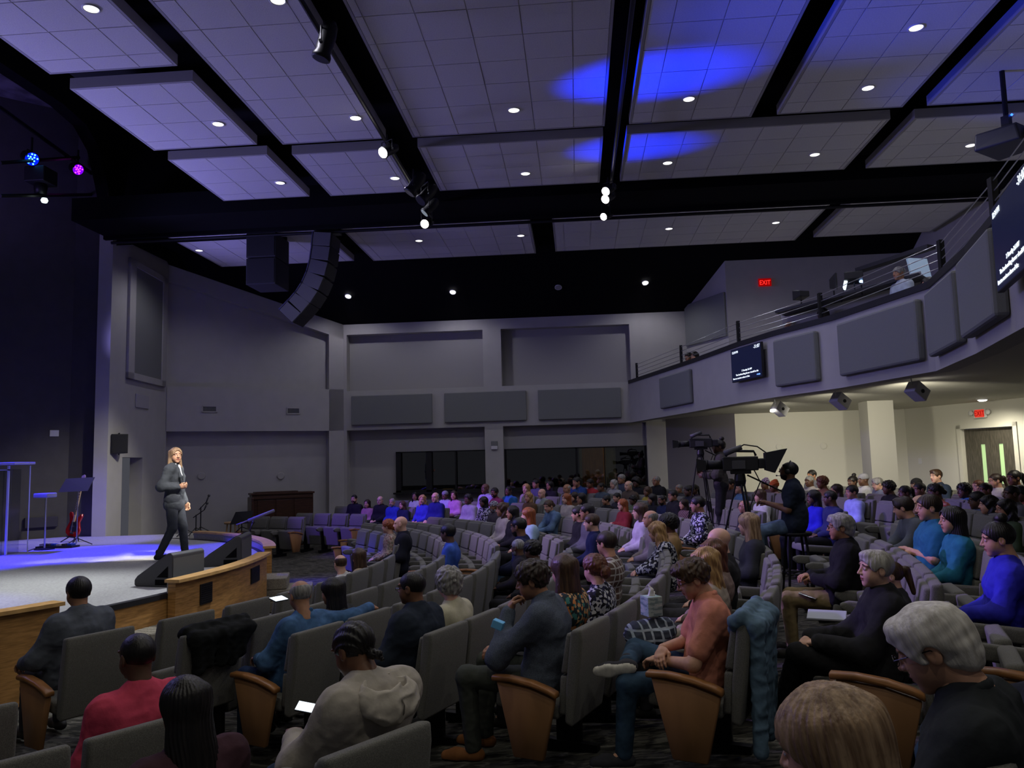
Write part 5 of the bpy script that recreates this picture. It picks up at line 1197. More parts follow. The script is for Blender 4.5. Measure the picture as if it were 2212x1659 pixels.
# tissue box on the bundle of clothes beside the young man in salmon
t = bpy.data.objects.new('tissue_box', None); COL.objects.link(t); t.matrix_world = Matrix.Translation(atd(1407, 1308, 5.35)) @ Matrix.Rotation(radians(25), 4, 'Z'); tag(t, 'pale teal tissue box with a tissue sticking out', 'tissue box')
b = MB(); b.box(-.055, .055, -.055, .055, -.065, .065); b.obj('carton', ramp_mat('tissue_print', 'noise', [(0, (.16, .24, .24)), (.45, (.30, .40, .38)), (.6, (.42, .48, .44))], 14, stretch=(1, 1, 4)), t, bevel=.004)
lump('tissue', [((0, 0, .06), (.005, 0, .10), .022, .012), ((.005, 0, .10), (-.01, .005, .135), .012, .004), ((.02, 0, .07), (.03, .01, .085), .012, .006)], .012, .003, .004, t, C((.62, .62, .58)), 3)
t = thing('clothes_bundle', 'dark plaid shirt bundled on the seat under the tissue box', 'clothes', atd(1405, 1365, 5.3), radians(20))
lump('cloth', [((-.10, 0, 0), (.10, .02, 0), .075, .085), ((-.08, .06, -.04), (.12, .07, -.03), .07, .07), ((-.12, -.05, -.04), (.05, -.07, -.03), .06, .06)], .04, .008, .009, t, PL_BL, 4)
# denim jacket over the seat back behind the young man in salmon
def hang(label, k_root, m, side=0, w=.24, drop=.45, seed=2, name='jacket'):
    t = thing(name, label, 'clothes', k_root.location if hasattr(k_root, 'location') else k_root, k_root.rotation_euler.z if hasattr(k_root, 'rotation_euler') else 0)
    prs = [((-w + side, -.30, .955), (w + side, -.30, .955), .036, .04), ((-w + side, -.37, .90), (w + side, -.375, .90), .04, .045), ((-w * .9 + side, -.375, .90), (-w * .8 + side, -.36, .95 - drop), .042, .04), ((w * .8 + side, -.375, .90), (w * .7 + side, -.36, .95 - drop * .8), .045, .04), ((side, -.37, .88), (side, -.36, .95 - drop * .9), .05, .045),
           ((-w * .5 + side, -.37, .88), (-w * .45 + side, -.36, .95 - drop * .85), .045, .04), ((w * .4 + side, -.37, .88), (w * .4 + side, -.36, .95 - drop), .045, .035), ((-w + side, -.25, .92), (-w * .5 + side, -.24, .80), .035, .03)]
    lump('cloth', prs, .055, .005, .009, t, m, seed); return t
# ------------------------------------------------------------------ seats: one under every sitter, empty ones between
ORD = ['zeroth', 'first', 'second', 'third', 'fourth', 'fifth', 'sixth', 'seventh', 'eighth', 'ninth', 'tenth', 'eleventh', 'twelfth', 'thirteenth', 'fourteenth', 'fifteenth', 'sixteenth', 'seventeenth', 'eighteenth', 'nineteenth', 'twentieth']
def ang_y(k, Y): return math.asin(max(-1, min(1, (Y - CL[1]) / RK(k))))
BLOCKS = []
for k in range(-0, 8):
    a0 = radians([-29.5, -26.8, -24.3, -22.8, -22.9, -22.5, -22.7, -22.5][k]); a1 = radians({0: 3.0, 6: -2.5, 7: -3.0}.get(k, 4.2)); BLOCKS.append(('near', k, a0, a1, 1, 0))
for k in range(0, 8): BLOCKS.append(('middle', k, radians(18.5 if k == 0 else 10.5 if k < 6 else 12), radians(36 if k == 0 else 44 if k < 7 else 41), 1, 1))
BLOCKS += [('far left', 2, radians(65.5), radians(72), 1, 1), ('far left', 3, radians(59), radians(69), 1, 1), ('far left', 4, radians(49), radians(67), 1, 1), ('far left', 5, radians(48.5), radians(62), 0, 0)]
for k, a0, a1 in ((8, -7, 23), (9, 0, 22), (10, 2, 24), (11, 8, 26)): BLOCKS.append(('rear right', k, radians(a0), radians(a1), 0, 0))
for k in (7, 8): BLOCKS.append(('window side', k, radians(30), radians(47), 0, 0))
SEAT_OF = {}
for k in sorted(OCC):
    L = sorted(OCC[k], key=lambda e: e[0]); last = None
    for e in L:
        a = e[0]; step = .50 / RK(k)
        if last is not None and a - last < step * .74: e.append('skip'); continue
        last = a
done = {}
for (bname, k, a0, a1, e0, e1) in BLOCKS:
    step = .565 / RK(k); occ = [e for e in sorted(OCC.get(k, []), key=lambda e: e[0]) if a0 - step * 1.3 < e[0] < a1 + step * 1.1 and e[-1] != 'skip']
    slots = []; cur = a0
    occ = [e for e in occ if 'seated' not in e]; edges_ = [(a0 - step, None)] + [(e[0], e) for e in occ] + [(a1 + step, None)]
    seq = []
    for i in range(len(edges_) - 1):
        p0, p1 = edges_[i][0], edges_[i+1][0]
        if i > 0: seq.append((p0, edges_[i][1]))
        n = int((p1 - p0) / step + .22) - 1
        for j in range(max(n, 0)): seq.append((p0 + (p1 - p0) * (j + 1) / (n + 1), None))
    num = 0
    for i, (a, e) in enumerate(seq):
        end = -1 if (i == 0 and e0) else 1 if (i == len(seq) - 1 and e1) else 0
        if e is None:
            num += 1; lab = 'empty grey seat, %s from the near aisle, %s row of the %s block' % (ORD[min(num, 20)], ORD[k + 1], bname)
            if len(lab.split()) > 16: lab = lab.replace('empty grey seat, ', 'empty seat, ')
            c = chair(k, a, False, lab, end)
        else:
            c = chair(k, a0 if i == 0 and bname == 'near' and abs(a - a0) * RK(k) < .45 else a, True, 'grey seat under the ' + e[1], end); e.append('seated')
        if end == -1: c['end'] = 1; done[(bname, k)] = c
        SEAT_OF[(bname, k, i)] = c
for k in OCC:      # sitters outside the listed stretches still get their seat
    for e in OCC[k]:
        if e[-1] not in ('seated', 'skip'): chair(k, e[0], True, 'grey seat under the ' + e[1])
# seats of the nearest block, seen from behind at the bottom of the view
for R_, a_, occ_, lab in ((9.60, -37.8, False, 'empty seat cut off by the left edge above the bottom left corner'), (10.64, -38.3, False, 'empty seat in the bottom left corner of the view'), (10.64, -35.3, True, 'grey seat behind the man in the hot pink sweater'),
                          (11.94, -37.0, True, 'grey seat under the woman with long dark hair'), (11.98, -34.2, True, 'large grey seat back behind the person in the beige hoodie'), (13.93, -32.0, True, 'grey seat in the bottom right corner under the white-haired man')):
    chair(3, radians(a_), occ_, lab, 0, ring_pt(R_, radians(a_)))
hang('light denim jacket hung over the seat of the young man in salmon', done[('near', 5)], C((.10, .16, .22), 'denim'), .02, .25, .75)
jk = [SEAT_OF[(b_, k, i)] for (b_, k, i) in SEAT_OF if b_ == 'near' and k == 1 and i == 0]
hang('black jacket draped over the seat back behind the slate blue jacket', jk[0], C((.008, .009, .009)), .05, .25, .28, 5)
# ------------------------------------------------------------------ the speaker and the camera crew
def stand(**kw):
    J = dict(pelvis=(0, 0, .95), waist=(0, .005, 1.08), chest=(0, -.01, 1.28), neck=(0, -.02, 1.44), head=(0, .01, 1.60), hyaw=0, hpitch=0, hroll=0, shL=(-.175, -.015, 1.385), shR=(.175, -.015, 1.385),
             elL=(-.225, -.04, 1.10), elR=(.225, -.04, 1.10), wrL=(-.23, .02, .86), wrR=(.23, .02, .86), hipL=(-.09, 0, .93), hipR=(.09, 0, .93), knL=(-.10, .03, .50), knR=(.10, .03, .50), anL=(-.10, 0, .09), anR=(.10, 0, .09), toL=(-.12, .16, .04), toR=(.12, .16, .04), curlL=.5, curlR=.5, hdL=None, hdR=None, palmL=(1, 0, 0), palmR=(-1, 0, 0), belly=0, bust=0, hand=1, wide=.86)
    J.update(kw); return J
p = atz(374, 1211, SZ)
J = stand(elR=(.26, -.10, 1.13), wrR=(.16, .13, 1.12), hdR=(-.25, .95, .1), palmR=(-.8, 0, .6), curlR=.75, elL=(-.25, -.02, 1.10), wrL=(-.20, .10, .87), curlL=.4, knL=(-.10, .10, .50), anL=(-.13, .13, .09), toL=(-.16, .29, .04), knR=(.10, .02, .50), anR=(.12, -.17, .10), toR=(.13, -.03, .04), hyaw=-46, hpitch=0, waist=(0, .02, 1.08), chest=(0, -.015, 1.27), seed=5)
SJ = C((.048, .054, .064))
spk = hero(0, 0, 0, None, J, SP('light', 'bob', 'ash', SJ, C((.034, .038, .048)), 'J', shoe=C((.02, .02, .022))), 'speaker with shoulder-length hair in a grey suit', 'standing on the stage gesturing with one hand', root=Vector((p.x, p.y, SZ)), rz=radians(-84), s=1.0)
spk['category'] = 'person'; 
lump('shirt_front', [((0, .05, 1.43), (.0, .085, 1.30), .04, .03), ((0, .085, 1.30), (0, .10, 1.19), .03, .012)], .02, 0, .008, spk, cloth((.62, .62, .66)))
lump('collar', [((-.05, .03, 1.465), (0, .065, 1.44), .018, .016), ((.05, .03, 1.465), (0, .065, 1.44), .018, .016), ((-.05, .03, 1.465), (-.04, -.05, 1.475), .018, .018), ((.05, .03, 1.465), (.04, -.05, 1.475), .018, .018)], .01, 0, .006, spk, cloth((.62, .62, .66)))
lump('jacket_skirt', [((-.05, .0, 1.10), (.05, .0, 1.10), .112, .112), ((-.06, .0, .98), (.06, .0, .98), .124, .124), ((-.065, .0, .86), (.065, .0, .86), .132, .132)], .04, .003, .010, spk, SJ, 2)
for s_ in (-1, 1):
    lump('lapel', [((s_ * .055, .06, 1.43), (s_ * .065, .115, 1.28), .017, .026), ((s_ * .065, .115, 1.28), (s_ * .018, .13, 1.10), .026, .010)], .015, 0, .006, spk, SJ)
b = MB(); b.box(-.008, .008, .118, .132, 1.21, 1.25); b.obj('clip_microphone', M_BLKP, spk)
# seated camera operator on a stool
Jc = stand(**{k_: tuple(v_) if isinstance(v_, (list, tuple)) else v_ for k_, v_ in dict(pelvis=(0, -.06, .84), waist=(0, -.07, 1.0), chest=(0, -.06, 1.19), neck=(0, -.06, 1.33), head=(0, -.02, 1.49), shL=(-.19, -.06, 1.27), shR=(.19, -.06, 1.27), elL=(-.24, .0, 1.02), wrL=(-.12, .25, 1.10), elR=(.24, .03, 1.02), wrR=(.12, .27, 1.08),
    hipL=(-.10, -.05, .83), hipR=(.10, -.05, .83), knL=(-.17, .36, .74), knR=(.20, .36, .74), anL=(-.16, .36, .32), anR=(.20, .38, .32), toL=(-.18, .52, .26), toR=(.22, .54, .26), belly=.02, wide=1.12, hpitch=8, hyaw=-6, palmL=(0, 0, -1), palmR=(0, 0, -1)).items()})
Jc['hroll'] = 0
top = atd(1702, 998, 10.0); rzc = radians(72); hz_ = 1.49 + .118
op = hero(0, 0, 0, None, Jc, SP('brown', 'receding', 'black', C((.014, .020, .034)), C((.10, .15, .22), 'denim'), 'gbs', bc='black'), 'bearded camera operator in a navy t-shirt', 'with a headset on a stool', root=Vector((top.x - .02, top.y, top.z - hz_)), rz=rzc, s=1.0, grp=None)
hm = head_matrix(Jc)
b = MB(); b.tube([(-.09, 0, .0), (-.088, -.005, .06), (-.06, -.01, .115), (0, -.012, .135), (.06, -.01, .115), (.088, -.005, .06), (.09, 0, 0)], .007, 6)
b.lathe([(.032, -.012), (.035, 0), (.032, .012)], 12, Matrix.Translation((-.088, -.002, -.002)) @ Matrix.Rotation(pi/2, 4, 'Y')); b.lathe([(.032, -.012), (.035, 0), (.032, .012)], 12, Matrix.Translation((.088, -.002, -.002)) @ Matrix.Rotation(pi/2, 4, 'Y'))
b.tube([(-.09, .01, -.02), (-.075, .08, -.065), (-.03, .135, -.07)], .004, 5); b.tube([(-.035, .13, -.07), (-.015, .14, -.07)], .010, 6)
h = b.obj('headset', M_BLKP, op, smooth=True); h.matrix_local = hm
# stool under the operator
def stool(loc, hgt, label, m, r=.19, grp=None):
    t = thing('stool', label, 'stool', loc); b = MB(); b.lathe([(r * .95, hgt - .045), (r, hgt - .02), (r * .97, hgt)], 22); b.obj('seat', m, t, smooth=True)
    for i in range(4):
        a = pi / 4 + i * pi / 2; b = MB(); b.tube([(cos(a) * r * .65, sin(a) * r * .65, hgt - .04), (cos(a) * r * 1.15, sin(a) * r * 1.15, 0)], .016, 6); b.obj('leg', m, t)
    b = MB(); q = [(cos(pi/4 + i*pi/2) * r * .95, sin(pi/4 + i*pi/2) * r * .95, hgt * .38) for i in range(5)]; b.tube(q, .010, 5); b.obj('footrest', m, t); return t
opr = op.location; fz = fl(opr.x, opr.y); d_ = Vector((-sin(rzc), cos(rzc)))
stool((opr.x - d_.x * .06, opr.y - d_.y * .06, fz), opr.z + .735 - fz, 'black bar stool under the seated camera operator', M_METAL, .20)
top = atd(1553, 951, 13.6)
Jo = stand(elL=(-.23, .06, 1.12), wrL=(-.12, .27, 1.12), elR=(.24, .05, 1.12), wrR=(.10, .30, 1.15), knL=(-.13, .05, .5), hyaw=8, bust=1)
hero(0, 0, 0, None, Jo, SP('dark', 'bun', 'black', C((.05, .045, .04)), BLK, 'gj'), 'standing camera operator in dark clothes', 'behind the smaller camera against the dark corner', root=Vector((top.x, top.y, top.z - 1.718)), rz=radians(80), s=1.0, grp=None)
b = MB(); b.box(-.5, .5, -.5, .5, 0, top.z - 1.718 - fl(top.x, top.y)); o = b.obj('camera_riser', M_BLACK, loc=(top.x, top.y, fl(top.x, top.y)), bevel=.01); tag(o, 'black riser under the standing camera operator', 'platform')

# ------------------------------------------------------------------ video cameras
def video_camera(px, py, D, az, label, size=1.0, legs_z=None, spread=.42, monitor=True):
    c = atd(px, py, D); t = thing('video_camera', label, 'camera', c, az); t.scale = (size,) * 3
    b = MB(); b.box(-.06, .06, -.20, .18, -.07, .085); b.box(-.055, .055, -.30, -.20, -.05, .06); b.obj('camera_body', M_BLKP, t, bevel=.012)
    b = MB(); b.tube([(0, .16, 0), (0, .36, 0)], [.05, .055], 14); b.tube([(0, .34, 0), (0, .38, 0)], [.06, .062], 14); b.obj('lens', M_METAL, t, smooth=True)
    b = MB(); b.add([(-.085, .46, -.07), (.085, .46, -.07), (.085, .46, .07), (-.085, .46, .07), (-.06, .36, -.05), (.06, .36, -.05), (.06, .36, .05), (-.06, .36, .05)], [(0, 1, 5, 4), (1, 2, 6, 5), (2, 3, 7, 6), (3, 0, 4, 7)]); b.obj('lens_hood', M_BLKP, t)
    b = MB(); b.tube([(0, -.18, .09), (0, -.16, .14), (0, .10, .15), (0, .14, .09)], .014, 8); b.obj('top_handle', M_BLKP, t, smooth=True)
    b = MB(); b.tube([(-.07, .16, .12), (-.08, -.03, .19)], [.035, .028], 10); b.obj('viewfinder', M_GREYP, t, smooth=True)
    b = MB(); b.box(-.075, -.06, -.06, .08, -.05, .04); b.box(.06, .07, -.12, .02, -.04, .06); b.obj('side_controls', M_GREYP, t, bevel=.003)
    if monitor:
        b = MB(); pf = [(-.27, -.07), (-.27, .12), (-.50, .16), (-.36, -.10)]
        b.add([(-.13, y, z) for y, z in pf] + [(.13, y, z) for y, z in pf], [(0, 3, 2, 1), (4, 5, 6, 7), (0, 1, 5, 4), (2, 3, 7, 6), (1, 2, 6, 5), (0, 4, 7, 3)]); b.obj('monitor_hood', M_BLKP, t)
        b = MB(); b.tube([(0, .06, .15), (0, -.06, .215), (0, -.20, .19), (0, -.29, .12)], .008, 6); b.obj('monitor_arm', M_METAL, t)
    b = MB(); b.box(-.05, .05, -.12, .10, -.105, -.07); b.lathe([(.05, -.24), (.065, -.18), (.055, -.105)], 14); b.obj('tripod_head', M_METAL, t, bevel=.004)
    b = MB(); b.tube([(.03, -.08, -.12), (.06, -.62, -.40)], .010, 6); b.tube([(.06, -.55, -.365), (.065, -.68, -.43)], .017, 8); b.obj('pan_handle', M_METAL, t)
    fz = fl(c.x, c.y); L = (fz - c.z) / size
    for i in range(3):
        a = radians(90 + 120 * i); e = (cos(a) * spread, sin(a) * spread, L); b = MB()
        for o_ in (-.018, .018): b.tube([(cos(a) * .05 - sin(a) * o_, sin(a) * .05 + cos(a) * o_, -.22), (e[0] * .55 - sin(a) * o_, e[1] * .55 + cos(a) * o_, -.22 + (L + .22) * .52)], .009, 6)
        b.tube([(e[0] * .45, e[1] * .45, -.22 + (L + .22) * .42), e], .012, 6); b.obj('leg', M_METAL, t)
    b = MB(); b.tube([(.05, -.15, -.05), (.10, -.22, -.2), (.05, -.10, -.45), (.02, -.05, L * .6), (.06, -.1, L + .02)], .007, 5); b.obj('cable', M_CABLE, t)
    return t
video_camera(1597, 1003, 10.0, radians(82), 'large black video camera with hooded monitor on a tall tripod', 1.15)
video_camera(1512, 958, 13.5, radians(86), 'smaller black video camera on a tripod in the dark far corner', 1.0, monitor=False)

# ------------------------------------------------------------------ stage furniture
def wedge(A, B_, h, label):
    """floor monitor: A and B_ are the floor points of its long grille side, the sloping front faces the stage"""
    A, B_ = Vector(A), Vector(B_); u = (B_ - A); L = u.length; u.normalize(); n = Vector((0, 0, 1)).cross(u); ang = atan2(u.y, u.x)
    t = thing('floor_monitor', label, 'monitor speaker', A, ang)
    def pr(pts, x0, x1): b = MB(); k = len(pts); b.add([(x0, y, z) for y, z in pts] + [(x1, y, z) for y, z in pts], [tuple(range(k))[::-1], tuple(range(k, 2*k))] + [(i, (i+1) % k, k + (i+1) % k, k + i) for i in range(k)]); return b
    P_ = [(0, 0), (.0, h * .93), (.03, h), (.07, h * .985), (.50, h * .32), (.54, h * .2), (.54, .02), (.51, 0)]
    pr(P_, 0, L).obj('cabinet', M_GREYP, t, bevel=.012)
    for x in (-.004, L + .004):
        b = MB(); b.add([(x, .06, h * .28), (x, .22, h * .28), (x, .06, h * .62)], [(0, 1, 2)]); b.obj('handle_recess', M_BLACK, t)
        b = MB(); b.add([(x, .05, h * .06), (x, .24, h * .06), (x, .24, h * .22), (x, .05, h * .22)], [(0, 1, 2, 3)]); b.obj('connector_panel', M_BLACK, t)
    b = MB(); b.add([(.03, .085, h * .975 + .004), (L - .03, .085, h * .975 + .004), (L - .03, .48, h * .36 + .004), (.03, .48, h * .36 + .004)], [(0, 1, 2, 3)]); b.obj('grille', M_METAL, t)
    b = MB(); b.add([(.01, -.003, .03), (L - .01, -.003, .03), (L - .01, -.003, h * .84), (.01, -.003, h * .84)], [(0, 1, 2, 3)]); b.obj('rear_panel', mat('grey_grille', (.085, .085, .085), .7), t)
    return t
a0_ = atz(372, 1269, SZ); a1_ = atz(441, 1253, SZ)
wedge((a0_.x, a0_.y, SZ), (a1_.x, a1_.y, SZ), .40, 'near black floor monitor at the rim of the stage')
a0_ = atz(528, 1222, SZ); a1_ = atz(558, 1209, SZ)
wedge((a0_.x - .05, a0_.y, SZ), (a1_.x - .15, a1_.y + .1, SZ), .42, 'far black floor monitor at the rim of the stage')
def mic_stand(px, py, top_py, label, boom=None, z=SZ, base='tripod', extra=None):
    c = atz(px, py, z); T = aty(px, top_py, c.y).z; t = thing('microphone_stand', label, 'microphone stand', (c.x, c.y, z)); h = T - z
    b = MB(); b.tube([(0, 0, .02), (0, 0, h)], .013, 7); b.obj('pole', M_METAL, t)
    b = MB()
    if base == 'disc': b.lathe([(.15, 0), (.15, .012), (.03, .03)], 20)
    else:
        for i in range(3): a = i * 2.1 + .4; b.tube([(0, 0, .16), (cos(a) * .26, sin(a) * .26, .01)], .010, 5)
    b.obj('base', M_METAL, t)
    if boom: b = MB(); b.tube([(-boom * .35, 0, h - .06), (boom, .0, h + .10)], .010, 6); b.obj('boom', M_METAL, t)
    b = MB(); x = boom or 0; z_ = h + (.10 if boom else 0); b.tube([(x, 0, z_), (x + .05, .0, z_ + .12)], [.014, .018], 8); b.lathe([(.0, -.03), (.022, -.02), (.03, 0), (.022, .02), (0, .03)], 10, Matrix.Translation((x + .06, 0, z_ + .14))); b.obj('microphone', M_BLKP, t, smooth=True)
    return t
ms = mic_stand(540, 1176, 1145, 'chrome stand with long shotgun microphone on the far side of the stage')
b = MB(); b.tube([(-.26, 0, .36), (-.05, .03, .43)], .012, 8); b.tube([(-.05, .03, .43), (.42, .08, .60)], [.028, .030], 10); b.obj('shotgun_windscreen', mat('foam_violet_grey', (.16, .15, .20), .9), ms, smooth=True); ms.location = ms.location
mic_stand(398, 1158, 1102, 'black microphone stand half hidden behind the speaker')
mic_stand(423, 1156, 1112, 'folded black boom stand right of the speaker', .18)
mic_stand(433, 1154, 1095, 'second folded boom stand right of the speaker', .12)
mic_stand(472, 1152, 1098, 'black stand with two clips near the piano', z=0)
# acrylic lectern
t = thing('lectern', 'clear acrylic lectern with blue-lit top at the left edge', 'lectern', atz(0, 1200, SZ)); c = t.location
q = aty(68, 998, c.y + .2); zt = q.z - SZ; w = q.x - c.x - .3
M_ACR = bpy.data.materials.new('clear_acrylic'); M_ACR.use_nodes = True; nt = M_ACR.node_tree
for n in list(nt.nodes): nt.nodes.remove(n)
o_ = nd(nt, 'ShaderNodeOutputMaterial'); mx = nd(nt, 'ShaderNodeMixShader'); tr = nd(nt, 'ShaderNodeBsdfTransparent'); gl = nd(nt, 'ShaderNodeBsdfGlossy'); tr.inputs[0].default_value = (.82, .84, .88, 1); gl.inputs['Roughness'].default_value = .08; mx.inputs[0].default_value = .08
nt.links.new(tr.outputs[0], mx.inputs[1]); nt.links.new(gl.outputs[0], mx.inputs[2]); nt.links.new(mx.outputs[0], o_.inputs[0])
M_FROST = mat('frosted_edge', (.55, .57, .65), .4)
b = MB(); b.box(-.45, .02, .0, .015, 0, zt - .12); b.obj('front_pane', M_ACR, t)
b = MB(); b.box(.0, .02, .0, .42, 0, zt - .12); b.obj('side_pane', M_ACR, t)
b = MB(); b.box(.08, .11, -.01, .02, 0, zt - .06); b.box(.19, .20, .40, .42, 0, zt - .06); b.box(-.45, .11, -.01, .02, zt - .14, zt - .12); b.obj('edge_strip', M_FROST, t)
b = MB(); b.box(-.45, .30, -.12, .40, zt - .04, zt); b.obj('lectern_top', mat('pale_lectern_top', (.5, .5, .55), .5), t, bevel=.008)
# drum pad stand
c = atz(96, 1187, SZ); h = aty(99, 1075, c.y).z - SZ
t = thing('drum_pad', 'blue-lit drum pad on a chrome pole', 'drum pad', (c.x, c.y, SZ)); b = MB(); b.tube([(0, 0, .01), (0, 0, h)], .016, 8); b.obj('pole', M_CHROME, t); b = MB(); b.lathe([(.17, 0), (.17, .012), (.03, .03)], 24); b.obj('base', M_METAL, t)
b = MB(); b.box(-.16, .12, -.14, .14, h, h + .085); b.obj('pad', mat('pad_pale', (.35, .35, .40), .6), t, bevel=.02, seg=3)
# music stand on stage
def music_stand(px, py, tl, br, label, z=SZ, m=M_METAL, tilt=.10):
    c = atz(px, py, z); y = c.y - .05; A = aty(*tl, y); B_ = aty(*br, y); t = thing('music_stand', label, 'music stand', (c.x, c.y, z)); zc = (A.z + B_.z) / 2 - z
    b = MB(); b.tube([(0, 0, .03), (0, 0, zc - .05)], .012, 7); b.obj('pole', M_CHROME if z == SZ and px < 300 else M_METAL, t); b = MB()
    for i in range(3): a = i * 2.1 + .3; b.tube([(0, 0, .14), (cos(a) * .28, sin(a) * .28, .01)], .009, 5)
    b.obj('base', M_METAL, t)
    x0, x1, z0, z1 = A.x - c.x, B_.x - c.x, B_.z - z, A.z - z; b = MB(); b.add([(x0 + .05, -.07, z1), (x1 + .03, -.0, z1 + .015), (x1 - .03, -.12, z0), (x0 - .03, -.18, z0 - .015), (x0 + .05, -.055, z1), (x1 + .03, .015, z1 + .015), (x1 - .03, -.105, z0), (x0 - .03, -.165, z0 - .015)], [(0, 1, 2, 3), (7, 6, 5, 4), (0, 4, 5, 1), (2, 6, 7, 3), (1, 5, 6, 2), (0, 3, 7, 4)]); b.obj('desk', m, t); return t
music_stand(165, 1178, (139, 1034), (197, 1060), 'black music stand with wide desk at the back of the stage', m=mat('violet_black_desk', (.05, .05, .07), .6))
music_stand(522, 1152, (505, 1106), (543, 1130), 'black music stand before the piano', m=M_METAL)
# red bass guitar on its stand
c = atz(153, 1171, SZ); t = thing('electric_bass', 'glossy red double-cut electric bass leaning upright on a stand', 'guitar', (c.x, c.y, SZ), radians(-12)); t.rotation_euler = (radians(-8), radians(5), radians(-15))
M_REDG = mat('cherry_red_lacquer', (.33, .012, .008), .15, spec=.7)
out = [(0, .10), (.10, .11), (.17, .17), (.185, .25), (.15, .33), (.125, .40), (.15, .47), (.175, .53), (.155, .575), (.12, .56), (.075, .50), (.04, .49), (-.04, .49), (-.075, .51), (-.12, .59), (-.16, .60), (-.18, .55), (-.15, .47), (-.13, .40), (-.155, .33), (-.19, .25), (-.175, .17), (-.10, .11)]
b = MB(); RX = Matrix(((1, 0, 0, 0), (0, 0, 1, 0), (0, 1, 0, 0), (0, 0, 0, 1))); b.prism(out, -.02, .02, RX); b.obj('body', M_REDG, t, bevel=.008)
b = MB(); b.box(-.022, .022, -.045, -.02, .40, 1.16); b.obj('neck', mat('maple_neck', (.42, .30, .17), .5), t)
b = MB()
for i in range(14): z = 1.14 - .68 * (1 - 2 ** (-i / 9.)) * 1.35; b.box(-.023, .023, -.049, -.044, z - .012, z + .008)
b.obj('fret', M_DARKWOOD, t); 
b = MB(); b.prism([(-.025, 1.16), (.025, 1.16), (.045, 1.22), (.05, 1.33), (.02, 1.36), (-.045, 1.33), (-.045, 1.22)], -.035, -.015, RX); hs_ = b.obj('headstock', mat('pale_headstock', (.35, .25, .30), .4), t, bevel=.004)
b = MB(); b.prism([(-.09, .24), (.02, .20), (.11, .24), (.11, .36), (.04, .42), (-.06, .42)], -.026, -.021, RX); b.obj('pickguard', M_BLKP, t)
b = MB(); b.box(-.045, .045, -.035, -.02, .16, .20); b.box(-.035, .035, -.034, -.02, .30, .325); b.lathe([(.014, 0), (.012, .02)], 10, Matrix.Translation((.11, -.02, .21)) @ Matrix.Rotation(pi/2, 4, 'X')); b.obj('bridge', M_CHROME, t)
b = MB()
for x in (-.012, -.004, .004, .012): b.tube([(x, -.052, .18), (x, -.052, 1.17)], .0012, 4)
b.obj('strings', M_CHROME, t)
b = MB(); b.tube([(-.16, -.10, -.02), (-.06, .02, .12), (0, .05, .3)], .012, 6); b.tube([(.16, -.10, -.02), (.06, .02, .12), (0, .05, .3)], .012, 6); b.tube([(0, .05, .3), (0, .2, -.02)], .012, 6); b.tube([(-.1, -.03, .10), (.1, -.03, .10)], .014, 6); b.obj('guitar_stand', M_METAL, t)
# pedal board and leads
c = atz(118, 1183, SZ); t = thing('pedalboard', 'black pedalboard with small blue-lit pedals on the stage floor', 'pedalboard', (c.x, c.y, SZ)); b = MB(); b.box(-.30, .42, -.12, .12, 0, .035); b.obj('board', M_BLKP, t, bevel=.005)
for i in range(6): b = MB(); b.box(-.26 + i * .11, -.18 + i * .11, -.07, .07, .035, .075); b.obj('pedal', (M_CHROME, M_GREYP, mat('blue_pedal', (.03, .08, .4), .4), M_WHITEP, M_GREYP, mat('blue_pedal', (.03, .08, .4), .4))[i], t, bevel=.006)
b = MB(); q = [atz(*p_, SZ + .01) for p_ in ((60, 1190), (75, 1185), (88, 1188), (105, 1184))]; b.tube([tuple(v) for v in q], .008, 5); tag(b.obj('stage_cable', M_CABLE), 'black cable on the stage floor beside the drum pad', 'cable')
# wall things on the stage side
a = hit(263, 960, FC, FB); t = thing('wall_speaker', 'small black loudspeaker on a bracket beside the stage mouth', 'loudspeaker', (a.x + .15, a.y - .35, a.z), radians(35)); b = MB(); hgt = .43
b.add([(-.17, -.15, -hgt/2), (.17, -.15, -hgt/2), (.11, .15, -hgt/2), (-.11, .15, -hgt/2), (-.17, -.15, hgt/2), (.17, -.15, hgt/2), (.11, .15, hgt/2), (-.11, .15, hgt/2)], [(3, 2, 1, 0), (4, 5, 6, 7), (0, 1, 5, 4), (1, 2, 6, 5), (2, 3, 7, 6), (3, 0, 4, 7)]); b.obj('cabinet', M_BLKP, t, bevel=.01)
b = MB(); b.box(-.15, .15, -.16, -.15, -hgt/2 + .02, hgt/2 - .02); b.obj('grille', M_METAL, t); b = MB(); b.tube([(0, .02, -hgt/2 - .03), (0, .02, hgt/2 + .03)], .015, 6); b.tube([(0, .02, hgt/2 + .02), (0, .3, hgt/2 + .02)], .015, 6); b.obj('bracket', M_METAL, t)
def stagewall(px, py): return hit(px, py, side[1], side[2])
a = stagewall(117, 936); Ms = wallframe(side[2], side[1]); q = Ms.inverted() @ a
b = MB(); b.box(q.x - .09, q.x + .09, q.y - .07, q.y + .07, 0, .03, Ms); tag(b.obj('wall_thermostat', M_WHITEP, bevel=.01), 'small white square box on the dark stage wall', 'wall box')
q0 = Ms.inverted() @ stagewall(52, 1130); q1 = Ms.inverted() @ stagewall(124, 1128)
b = MB(); x0, x1 = sorted((q0.x, q1.x)); z_ = q0.y; b.box(x0, x1, z_ - .11, z_ + .11, 0, .10, Ms); tag(b.obj('wall_heater', mat('dark_violet_metal', (.03, .028, .035), .6), bevel=.01), 'long dark convector low on the stage back wall', 'heater')
